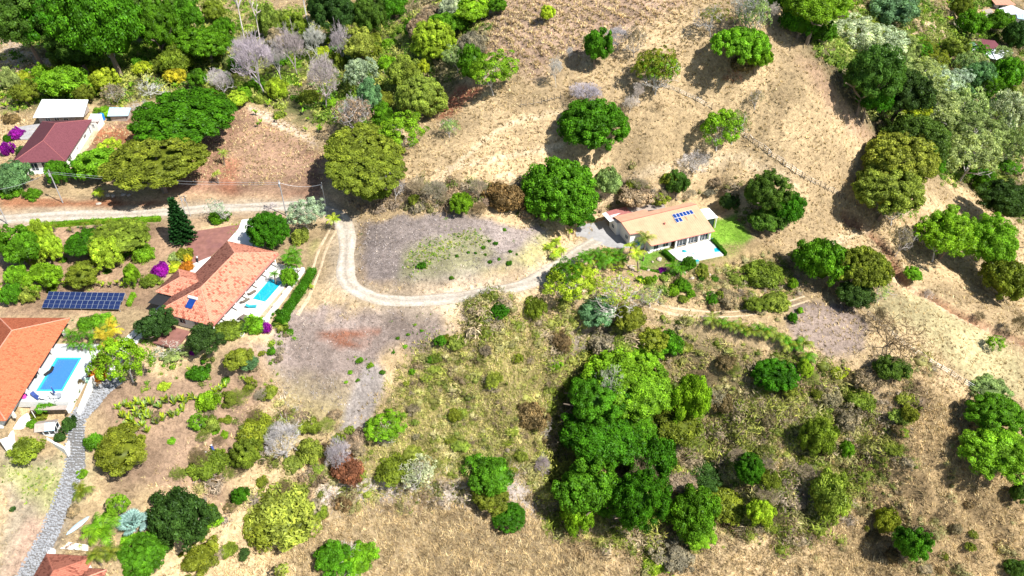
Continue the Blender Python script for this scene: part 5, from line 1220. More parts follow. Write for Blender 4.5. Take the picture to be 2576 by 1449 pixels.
# ---- F: buildings of the far village, top right
for i, (n_, p4, z, h, l, m1, m2, pi) in enumerate((
  ('village_house', [(2466,104),(2500,108),(2520,121),(2477,124)], -24, 3.2, 'far village house with dusty maroon sheet roof', M_TILE_C, M_WHITE, .9),
  ('village_house', [(2452,110),(2466,107),(2486,128),(2470,131)], -24, 2.8, 'narrow maroon roofed lean-to beside the far village house', M_TILE_C, M_WHITE, .3),
  ('village_house', [(2492,128),(2521,122),(2550,133),(2506,150)], -24, 3.0, 'far village house with bright white sheet roof', M_WROOF, M_WHITE, .5),
  ('village_house', [(2467,140),(2492,130),(2509,150),(2490,146)], -24, 2.8, 'small white sheet roof left of the bright white village roof', M_WROOF, M_WHITE, .2),
  ('village_shed', [(2428,111),(2450,108),(2462,119),(2446,121)], -23, 2.6, 'pale green sheet roofed shed left of the maroon village roof', M_GREENP, M_WHITE, .2),
  ('village_house', [(2484,-8),(2530,-4),(2556,12),(2505,12)], -22, 3.2, 'pink red roof at the top right corner of the valley', M_RIDGE, M_WHITE, .6),
  ('village_house', [(2508,24),(2545,14),(2590,34),(2540,36)], -22, 2.8, 'pale tan roof just below the pink red village roof', M_WROOF, M_WHITE, .2),
  ('village_shed', [(2556,34),(2600,38),(2600,52),(2560,46)], -22, 2.6, 'light blue sheet roof at the right edge of the valley', M_LBLUE, M_WHITE, .2),
  ('village_shed', [(2470,26),(2492,22),(2500,30),(2476,34)], -22, 2.4, 'tiny grey sheet roofed shed left of the tan village roof', M_GREYR, M_WHITE, .1))):
    box_house(n_, p4, z, h, l, m1, m2, 'house' if n_ == 'village_house' else 'shed', .3, pi, 1, 'x', 6)
ribbon('village_lane', np.array([hit(u, v)[:2] for u, v in ((2395,62),(2420,50),(2440,44),(2470,47),(2520,62))]), 2.0, M_ROAD, .25, 'pale lane leading into the far village')
# ------------------------------------------------------------------ ground cover that nobody could count
def M(pts, fe=4, j=3, seed=5): return pmask(wpoly(pts), fe, j, seed)
road_m = np.clip((2.6 - segdist(GX, GY, ROAD)) / .6, 0, 1); cob_m = np.clip((2.2 - segdist(GX, GY, COBBLE)) / .5, 0, 1)
free = (1 - road_m) * (1 - cob_m) * (1 - np.clip(pmask(padB, .5, 0) + pmask(padA, .5, 0) + pmask(padD, .5, 0) + pmask(frect(C_C, C_A, -10, 10, -6.5, 6.5), .5, 0), 0, 1))
free = free * (1 - np.clip((1.0 - segdist(GX, GY, FOOT)) / .5, 0, 1)) * (1 - np.clip((1.3 - segdist(GX, GY, TRK)) / .5, 0, 1))
free = free * (1 - M([(100,725),(320,728),(300,785),(95,780)], .5, 0)) 
jungle = M([(0,-60),(1240,-60),(1215,120),(1080,290),(940,330),(790,315),(640,262),(330,262),(240,240),(0,290)], 4, 3)
clearing = M([(0,75),(110,140),(125,195),(0,215)], 3, 3)
jungle = jungle * (1 - .8 * clearing) * free
valley = M([(1990,-60),(2700,-60),(2700,620),(2440,470),(2330,440),(2210,340),(2140,230),(2020,110)], 4, 3) * free
valley = valley * (1 - M([(2440,95),(2530,100),(2570,135),(2520,165),(2440,135)], 1, 0)) * (1 - M([(2390,30),(2600,-10),(2600,70),(2480,60),(2400,75)], 1, 0))
bank = M([(890,520),(960,450),(1080,465),(1230,470),(1300,440),(1560,440),(1660,470),(1850,440),(1960,560),(1880,580),(1830,530),(1700,508),(1530,515),(1450,545),(1330,560),(1180,525),(940,545)], 2, 2) * free
gully = M([(1150,780),(1340,765),(1560,790),(1700,850),(1950,890),(2150,960),(2230,1080),(2180,1260),(1990,1340),(1650,1390),(1390,1330),(1370,1100),(1400,960),(1250,870)], 4, 4) * free
lowscrub = M([(620,960),(760,1010),(900,1060),(930,1240),(1400,1225),(1380,1260),(900,1260),(600,1320),(420,1280),(560,1130)], 4, 4) * free
gardenL = M([(0,570),(160,600),(400,570),(380,660),(350,740),(0,745)], 3, 3) * free
slopeR = M([(1640,640),(1830,650),(1990,640),(2060,700),(1940,790),(1650,750)], 3, 3) * free
sideB = M([(340,830),(420,850),(560,830),(700,800),(740,860),(640,950),(480,960),(330,1000)], 3, 3) * free
lotC = M([(905,560),(1200,540),(1360,580),(1380,680),(1250,715),(1000,735),(920,715),(895,650)], 2, 2) * free
lotW = M([(730,790),(1100,770),(1180,800),(1000,900),(950,950),(880,1100),(760,1010),(680,900)], 3, 3) * free
grassy = M([(1000,930),(1200,820),(1420,850),(1420,1000),(1390,1230),(900,1230),(920,1100)], 5, 4) * free
lowdry = M([(700,1270),(1380,1240),(1600,1360),(1900,1330),(2140,1080),(2300,950),(2700,1150),(2700,1560),(560,1560)], 6, 5) * free
past = np.clip(1 - jungle - valley - bank, 0, 1) * free
flat = M([(0,440),(860,440),(900,560),(860,760),(720,860),(640,960),(300,1300),(0,1449)], 4, 3)
STRAW = [(.56,.43,.24),(.46,.35,.19),(.62,.50,.30),(.34,.25,.14),(.25,.18,.10)]
OLV = [(.30,.30,.08),(.44,.42,.14),(.54,.48,.20),(.20,.22,.05),(.50,.41,.22)]
GREYS = [(.40,.36,.36),(.34,.30,.30),(.46,.40,.36),(.30,.25,.22)]
GRN = [(.10,.22,.015),(.17,.30,.02),(.26,.34,.03),(.07,.15,.015),(.33,.36,.06)]
pasture = past * (1 - flat) * (1 - np.clip(grassy + lowdry + gully + lotC + lotW, 0, 1)) * (.35 + .65 * np.clip(fbm(GX, GY, 8, 301, 3) * 3 + .6, 0, 1))
tufts('pasture_grass', pasture, 2.8, (.30, .75), STRAW, 'dry straw coloured pasture grass in small tufts', 401, 6, .13)
tufts('furrow_grass', pm * np.clip(.5 + .9 * np.sin(_pr * 2 * math.pi / 2.6 + 5 * fbm(GX, GY, 12, 91, 2)), 0, 1) * free, 3.6, (.4, .95), STRAW[:3] + [(.30,.2,.12)], 'dry grass rows on the ploughed upper slope', 402, 8, .12)
tufts('ravine_grass', grassy, 12, (.5, 1.1), OLV, 'tall olive yellow grass covering the ravine side', 403, 7, .07, .9)
tufts('slope_grass', lowdry * (1 - .5 * fm), 11, (.4, 1.1), STRAW + [(.40,.30,.17)], 'long dry straw grass lying on the lower slopes', 404, 7, .065, 1.0)
tufts('gully_grass', gully * (.4 + .6 * np.clip(fbm(GX, GY, 9, 303, 3) * 4 + .3, 0, 1)), 8, (.5, 1.2), OLV + STRAW[:2], 'mixed dry and olive grass between gully shrubs', 405, 7, .075, .9)
tufts('lot_stubble', np.clip(lotC + lotW, 0, 1) * (.3 + .7 * np.clip(fbm(GX, GY, 5, 304, 3) * 4 + .5, 0, 1)), 4.0, (.18, .42), GREYS, 'grey purple dead stubble on cleared lots', 406, 6, .2, .9)
yard = past * flat * np.clip(fbm(GX, GY, 7, 305, 3) * 3 + .35, 0, 1)
tufts('yard_grass', yard, 2.6, (.12, .30), [(.42,.31,.19),(.34,.23,.15),(.38,.36,.13),(.30,.22,.14)], 'sparse short dry grass over garden and field soil', 407, 6, .13)
tufts('green_weeds', np.clip(M([(1010,655),(1080,620),(1180,585),(1200,600),(1120,640),(1040,700)], 2, 3) + M([(560,640),(570,600),(600,560)], 2, 1) + M([(30,1190),(190,1165),(170,1250),(60,1260)], 3, 3) * .6 + M([(870,900),(960,870),(1100,800),(1110,840),(980,930),(900,960)], 3, 5) * .35, 0, 1) * free, 4.5, (.25, .5), GRN, 'patches of low green weeds on the cleared lots', 408, 7, .2)
lawn_m = np.clip(M([(1605,632),(1640,626),(1668,618),(1700,660),(1695,675),(1612,672),(1590,650)], .6, .2) + M([(1800,548),(1850,540),(1896,598),(1850,636),(1827,646),(1750,668),(1746,660),(1824,640),(1790,600)], .6, .3), 0, 1)
tufts('lawn_grass', lawn_m, 14, (.12, .22), [(.16,.36,.02),(.22,.42,.03),(.12,.28,.015)], 'short bright green watered lawn', 409, 5, .3)
clumps('jungle_undergrowth', jungle * (.35 + .65 * np.clip(fbm(GX, GY, 10, 310, 2) * 5 + .6, 0, 1)), .5, (.7, 2.0), [(.20,.30,.04),(.13,.24,.02),(.28,.34,.06),(.36,.38,.10),(.08,.17,.015),(.30,.26,.14)], 'mixed green undergrowth between valley trees', 411, 44, .22, 1.0)
clumps('valley_undergrowth', valley, .4, (.9, 2.2), [(.10,.18,.02),(.18,.26,.04),(.26,.30,.08),(.30,.24,.14),(.06,.12,.012)], 'dense undergrowth on valley floor at right', 412, 34, .24, 1.0)
clumps('bank_brush', bank, .75, (.6, 1.6), [(.28,.22,.16),(.20,.19,.07),(.34,.28,.20),(.14,.18,.04),(.24,.17,.11)], 'dry brown brush on the bank behind the road', 413, 44, .20, .9, 2.2)
clumps('gully_brush', gully * np.clip(fbm(GX, GY, 11, 312, 3) * 5 + .75, 0, 1), 1.1, (.5, 1.5), [(.24,.24,.07),(.34,.30,.13),(.15,.19,.03),(.36,.29,.19),(.11,.15,.025),(.30,.31,.09)], 'olive and brown brush filling the gully', 414, 60, .15, .8, 2.2)
rightscrub = M([(1980,900),(2150,930),(2330,940),(2330,1050),(2250,1150),(2200,1300),(2050,1380),(1850,1360),(1900,1000)], 5, 5) * free
for nm_, mk_, dn_, sz_, pal_, lb_, sd_ in (
  ('gully_thicket', gully * np.clip(fbm(GX, GY, 8, 321, 3) * 6 + .9, 0, 1), .34, (1.0, 2.6), [(.24,.25,.06),(.34,.32,.13),(.17,.22,.03),(.36,.29,.19),(.30,.32,.07)], 'tangled tall thicket in the gully', 431),
  ('lower_thicket', np.clip(lowscrub * np.clip(fbm(GX, GY, 8, 322, 3) * 6 + .8, 0, 1) + rightscrub * np.clip(fbm(GX, GY, 9, 323, 3) * 6 + .5, 0, 1), 0, 1), .30, (.8, 2.2), [(.28,.27,.10),(.36,.33,.15),(.22,.16,.10),(.19,.23,.04),(.40,.37,.14),(.33,.27,.21)], 'tangled brown and olive thicket on the lower slopes', 432)):
    clumps(nm_, mk_, dn_, sz_, pal_, lb_, sd_, 110, .12, .8, 2.6)
clumps('ravine_mat', np.clip(grassy * np.clip(fbm(GX, GY, 9, 351, 3) * 5 + .75, 0, 1) + .5 * gully + .35 * slopeR, 0, 1), 1.0, (.5, 1.5), [(.38,.39,.10),(.48,.46,.17),(.30,.33,.07),(.50,.45,.22),(.21,.26,.04)], 'matted yellow green vines and grass over the ravine side', 433, 60, .12, .5, 2.6)
clumps('slope_brush', np.clip(lowscrub * np.clip(fbm(GX, GY, 9, 313, 3) * 5 + .8, 0, 1) + slopeR * .8 + rightscrub * .8 + .7 * grassy * np.clip(fbm(GX, GY, 12, 319, 2) * 6 - .1, 0, 1) + .95 * fm * np.clip(fbm(GX, GY, 5, 341, 2) * 6 + .4, 0, 1), 0, 1), .9, (.4, 1.2), [(.28,.26,.11),(.36,.32,.15),(.22,.17,.10),(.16,.20,.04),(.32,.26,.19)], 'low mixed brush on lower slopes', 415, 50, .17, .8, 2.2)
clumps('garden_groundcover', np.clip(gardenL * np.clip(fbm(GX, GY, 6, 314, 2) * 5 + .3, 0, 1) + sideB * .8, 0, 1), .40, (.35, .9), [(.12,.24,.02),(.22,.32,.03),(.16,.2,.04),(.30,.34,.08)], 'low garden planting around the houses', 416, 34, .28, .9)
clumps('lot_weeds', np.clip(lotC * .8 + lotW * .6, 0, 1) * np.clip(fbm(GX, GY, 7, 315, 2) * 6 - .3, 0, 1), .22, (.18, .5), [(.12,.26,.02),(.24,.32,.03),(.30,.32,.06)], 'scattered low weeds on the cleared lots', 417, 24, .32, .7, core=False)
# wet looking fallen twigs on the pale rubbish slope
tufts('dead_branches', np.clip(M([(1440,800),(1560,825),(1500,925),(1420,890)], 2, 2) + .7 * M([(700,960),(830,950),(830,1030),(700,1030)], 3, 3) + .5 * lmask(LEDGE, 3.5), 0, 1), 2.4, (.6, 1.6), [(.55,.50,.47),(.42,.37,.35),(.36,.28,.24)], 'heaps of pale dead twigs on the slope', 418, 9, .025, 1.1)

# ------------------------------------------------------------------ cobbled lane: flat stones
def cobbles():
    base = ribbon('cobbled_lane', COBBLE, 1.75, M_MORTAR, .15, 'narrow cobbled lane of grey stones', 4)
    d = np.r_[0, np.cumsum(np.hypot(*np.diff(COBBLE, axis=0).T))]; rs = np.random.RandomState(9); Vs, Fs, Ts = [], [], []; b = 0; s = .2
    while s < d[-1] - .2:
        cx = np.interp(s, d, COBBLE[:, 0]); c_y = np.interp(s, d, COBBLE[:, 1]); c2 = np.interp(s + .5, d, COBBLE[:, 0]) - cx; c3 = np.interp(s + .5, d, COBBLE[:, 1]) - c_y; L = math.hypot(c2, c3) or 1; tx, ty = c2 / L, c3 / L; zc = Hs(cx, c_y) + .17
        o = -1.62 + rs.rand() * .2
        while o < 1.62:
            w = rs.uniform(.20, .42); n = 6; r = rs.uniform(.8, 1.05, n) * w * .5; a = np.arange(n) * 2 * math.pi / n + rs.rand(n) * .35
            px = r * np.cos(a); py = r * np.sin(a) * .9; wx = cx + (o + w / 2 + px) * -ty + (py + rs.uniform(-.05, .05)) * tx; js = rs.uniform(-.2, .2); wx = wx + js * tx; wy = c_y + (o + w / 2 + px) * tx + (py + js) * ty; hz = .04 + rs.rand() * .05
            Vs += [(x, y, zc + hz) for x, y in zip(wx, wy)]; Vs += [(x + (x - wx.mean()) * .2, y + (y - wy.mean()) * .2, zc - .02) for x, y in zip(wx, wy)]
            Fs.append(tuple(range(b, b + n))); 
            for i in range(n): j = (i + 1) % n; Fs.append((b + i, b + n + i, b + n + j, b + j))
            b += 2 * n; o += w * .97
        s += .30
    me = bpy.data.meshes.new('stone'); me.from_pydata(Vs, [], Fs); me.materials.append(M_STONE); me.update(); o = link(bpy.data.objects.new('stone', me), base); o['kind'] = 'stuff'
cobbles()
# ------------------------------------------------------------------ fences
def fence(px, n, label, h=1.3, wires=3):
    W = smooth_line([hit(u, v)[:2] for u, v in px], 12); d = np.r_[0, np.cumsum(np.hypot(*np.diff(W, axis=0).T))]; c = W[0]; e = empty('wire_fence', (c[0], c[1], Hs(*c)), 0, label, 'fence'); tops = []; z0 = Hs(*c)
    for i in range(n):
        s = d[-1] * i / (n - 1) + RNG.uniform(-.3, .3); x = np.interp(s, d, W[:, 0]); y = np.interp(s, d, W[:, 1]); z = Hs(x, y); hh = h * RNG.uniform(.85, 1.2); lx, ly = RNG.uniform(-.12, .12), RNG.uniform(-.12, .12)
        b = MB(); b.tube((x - c[0], y - c[1], z - z0 - .3), (x - c[0] + lx, y - c[1] + ly, z - z0 + hh), .085, .07, n=6); b.build('post', M_WOOD, e); tops.append((x - c[0] + lx, y - c[1] + ly, z - z0, hh))
    b = MB()
    for k in range(wires):
        for p, q in zip(tops[:-1], tops[1:]): f = .35 + .3 * k; b.tube((p[0], p[1], p[2] + p[3] * f), (q[0], q[1], q[2] + q[3] * f), .012, n=3, cap=False)
    b.build('wire', M_STEEL, e)
fence([(1860,335),(1905,370),(1960,410),(2020,450),(2080,480),(2130,505)], 24, 'wire fence with wooden posts running down the pasture to the two olive dome trees', 1.4)
fence([(2165,780),(2230,835),(2290,885),(2350,920),(2420,965),(2500,1010)], 20, 'wire fence with wooden posts beside the dead spreading tree at lower right')
fence([(1310,270),(1360,262),(1410,250)], 7, 'short row of crooked fence posts below the ploughed slope', 1.6, 1)
fence([(1620,215),(1680,225),(1740,250),(1790,275)], 9, 'wire fence crossing slope below the two airy trees')
# ------------------------------------------------------------------ utility poles and lines
def pole(u, v, h, label, lamp=False, r=.14):
    p = hit(u, v); e = empty('utility_pole', (p[0], p[1], p[2]), RNG.uniform(0, 3), label, 'utility pole'); b = MB(); b.tube((0,0,-.3),(0,0,h), r, r * .7, n=8); b.build('pole', M_CONC if r > .1 else M_STEEL, e)
    b = MB(); b.box(-.6, .6, -.05, .05, h - .6, h - .48); b.build('crossarm', M_WOOD, e)
    b = MB(); b.tube((.2,.12,h-1.6),(.2,.12,h-.9), .17, n=8); b.build('transformer', M_STEEL, e)
    if lamp: b = MB(); b.tube((0,0,h-.2),(-1.1,.3,h+.1), .04, n=5); b.box(-1.4,-1.0,.2,.4,h+.02,h+.14); b.build('lamp_arm', M_FRAME, e)
    return np.array([p[0], p[1], p[2] + h - .5])
t1 = pole(19, 563, 9, 'white utility pole at left edge beside driveway mouth'); t2 = pole(158, 510, 8.5, 'utility pole in grass bank north of the gravel road')
t3 = pole(469, 545, 5.5, 'left of two thin steel poles by the conifer', r=.08); t4 = pole(480, 544, 5.5, 'right of two thin steel poles by the conifer', r=.08)
t5 = pole(721, 543, 9, 'white utility pole with lamp behind the round driveway tree', True); t6 = pole(822, 532, 7.5, 'grey utility pole at the road bend shade', r=.1)
def wire(a, b_, label, sag=.8):
    B = MB(); n = 10; pts = [a + (b_ - a) * i / n - np.array([0, 0, sag * 4 * (i / n) * (1 - i / n)]) for i in range(n + 1)]; c = pts[0]
    for p, q in zip(pts[:-1], pts[1:]): B.tube(p - c, q - c, .022, n=3, cap=False)
    o = B.build('power_line', M_STEEL); o.location = tuple(c); tag(o, label, 'power line')
wire(t1, t2, 'power line from the left edge pole to the bank pole'); wire(t2, t5, 'long power line along the gravel road'); wire(t2 + [0, 0, -.4], t5 + [0, 0, -.4], 'lower of the long power lines along the gravel road', 1.1); wire(t5, t6, 'power line from the lamp pole to the road bend pole')
# ------------------------------------------------------------------ rocks
def rock(u, v, w, label, seed, group=None, flat=.6):
    p = hit(u, v, .1); a = w / 2 / ppm(p); rs = np.random.RandomState(seed); import bmesh; bm = bmesh.new(); bmesh.ops.create_icosphere(bm, subdivisions=2, radius=1)
    for q in bm.verts: q.co = q.co * (1 + .28 * (rs.rand() - .5)) + Vector((0, 0, 0)); q.co.z *= flat
    me = bpy.data.meshes.new('rock'); bm.to_mesh(me); bm.free(); me.materials.append(M_ROCK); o = link(bpy.data.objects.new('rock', me)); o.location = (p[0], p[1], p[2] + a * .1); o.scale = (a, a * .8, a * .8); o.rotation_euler = (0, 0, rs.rand() * 6); return tag(o, label, 'rock', group)
for k, (u, v, w, l) in enumerate(((272,492,16,'left-most grey rock of roadside bank under olive tree'),(285,493,14,'second grey rock from the left on the roadside bank'),(312,490,15,'large pale rock on roadside bank left of palm'),(325,491,12,'pale rock touching small roadside palm'),(248,513,14,'boulder at the foot of bank utility pole'),(1658,652,16,'brown boulder below lawn left of the bougainvillea'),(1590,672,18,'brown boulder beneath the leaning palms'),(1740,700,14,'brown rock under the white pool deck'))): rock(u, v, w, l, 500 + k)
for k in range(14): rock(1580 + k * 16 + RNG.uniform(-5, 5), 668 + 16 * math.sin(k) + RNG.uniform(-4, 8) + k, RNG.uniform(6, 11), 'small brown stone on the slope below the cream roofed house', 520 + k, 'stones on slope below the cream roofed house')
for k in range(7): rock(200 + k * 3, 1172 + k * 12, 5, 'small edging stone along garden path above the brown hedge rows', 540 + k, 'edging stones of the garden path') if False else None
# ------------------------------------------------------------------ person on the garden slope
def person():
    p = hit(540, 1140); e = empty('person', (p[0], p[1], p[2]), 2.2, 'person in dark clothes and white hat bending over on the lower garden slope', 'person')
    J = {'pel': (0,0,.92), 'sp': (.16,0,1.16), 'ch': (.34,0,1.32), 'nk': (.46,0,1.42), 'hd': (.56,0,1.50), 'hl': (0,.10,.90), 'kl': (.06,.13,.50), 'al': (-.02,.14,.08), 'fl': (.16,.15,.04), 'hr': (0,-.10,.90), 'kr': (.08,-.13,.50), 'ar': (0,-.14,.08), 'fr': (.18,-.15,.04),
         'sl': (.34,.19,1.33), 'el': (.46,.24,1.05), 'wl': (.56,.18,.80), 'tl': (.60,.17,.71), 'sr': (.34,-.19,1.33), 'er': (.46,-.24,1.05), 'wr': (.58,-.18,.82), 'tr': (.62,-.17,.73)}
    E_ = [('pel','sp'),('sp','ch'),('ch','nk'),('nk','hd'),('pel','hl'),('hl','kl'),('kl','al'),('al','fl'),('pel','hr'),('hr','kr'),('kr','ar'),('ar','fr'),('ch','sl'),('sl','el'),('el','wl'),('wl','tl'),('ch','sr'),('sr','er'),('er','wr'),('wr','tr')]
    rad = dict(pel=.15, sp=.14, ch=.15, nk=.06, hd=.10, hl=.10, kl=.065, al=.045, fl=.04, hr=.10, kr=.065, ar=.045, fr=.04, sl=.06, el=.045, wl=.032, tl=.03, sr=.06, er=.045, wr=.032, tr=.03)
    ks = list(J); me = bpy.data.meshes.new('body'); me.from_pydata([J[k] for k in ks], [(ks.index(a), ks.index(b)) for a, b in E_], []); o = link(bpy.data.objects.new('body', me), e)
    sk = o.modifiers.new('skin', 'SKIN'); 
    for i, k in enumerate(ks): me.skin_vertices[0].data[i].radius = (rad[k], rad[k])
    me.skin_vertices[0].data[0].use_root = True; ss = o.modifiers.new('sub', 'SUBSURF'); ss.levels = 1; ss.render_levels = 1; me.materials.append(M_CLOTHB); 
    b = MB(); b.tube((.59,0,1.57),(.62,0,1.66), .11, .09, n=10); b.tube((.585,0,1.555),(.59,0,1.57), .20, .20, n=14); b.build('hat', M_WHITE, e)
    return e
def _try(f):
    f()
_try(person)
e = empty('white_bucket', hit(518, 1140), 0, 'white bucket on the ground near the bending person', 'bucket'); b = MB(); b.tube((0,0,0),(0,0,.35), .14, .18, n=12); b.build('bucket', M_FRAME, e); b = MB(); b.tube((0,-.18,.35),(0,0,.5), .012, n=4); b.tube((0,0,.5),(0,.18,.35), .012, n=4); b.build('handle', M_STEEL, e)
# motorbike by the conifer
c = hit(498, 655, .2); e = empty('motorbike', (c[0], c[1], Hs(c[0], c[1])), .4, 'small white and black motorbike parked right of the conifer', 'motorbike')
for y in (-.6, .6):
    b = MB(); n = 14
    for i in range(n): a0, a1 = 2*math.pi*i/n, 2*math.pi*(i+1)/n; b.tube((0, y + .28*math.cos(a0), .3 + .28*math.sin(a0)), (0, y + .28*math.cos(a1), .3 + .28*math.sin(a1)), .05, n=5)
    b.build('wheel', M_BLK, e)
b = MB(); b.tube((0,-.6,.3),(0,-.1,.6), .07, n=6); b.tube((0,-.1,.6),(0,.45,.85), .11, .08, n=7); b.tube((0,.6,.3),(0,.42,.95), .04, n=6); b.build('frame', M_BLK, e)
b = MB(); b.slab([(-.12,-.75,.82),(.12,-.75,.82),(.12,.0,.78),(-.12,.0,.78)], .1); b.build('seat', M_BLK, e); b = MB(); b.tube((0,.0,.80),(0,.36,.92), .15, .10, n=8); b.build('fuel_tank', M_FRAME, e); b = MB(); b.tube((-.35,.38,1.0),(.35,.38,1.0), .02, n=5); b.build('handlebar', M_STEEL, e)
e = empty('metal_roof_canoe', hit(196, 1322, .3), -.6, 'long blue grey overturned canoe beside palm above the white forecourt', 'canoe')
b = MB()
for k in range(8):
    y0, y1 = -2 + k * .5, -1.5 + k * .5; w0 = .42 * math.sin(math.pi * (k + .001) / 8) ** .6 + .02; w1 = .42 * math.sin(math.pi * (k + .999) / 8) ** .6 + .02
    for a in range(5):
        t0, t1 = math.pi * a / 5, math.pi * (a + 1) / 5; b.poly([(w0*math.cos(t0), y0, w0*.7*math.sin(t0)), (w1*math.cos(t0), y1, w1*.7*math.sin(t0)), (w1*math.cos(t1), y1, w1*.7*math.sin(t1)), (w0*math.cos(t1), y0, w0*.7*math.sin(t1))])
b.build('hull', M_LBLUE, e); b = MB(); b.box(-.03, .03, -1.8, 1.8, .26, .33); b.build('keel', M_STEEL, e); e.name = 'canoe'
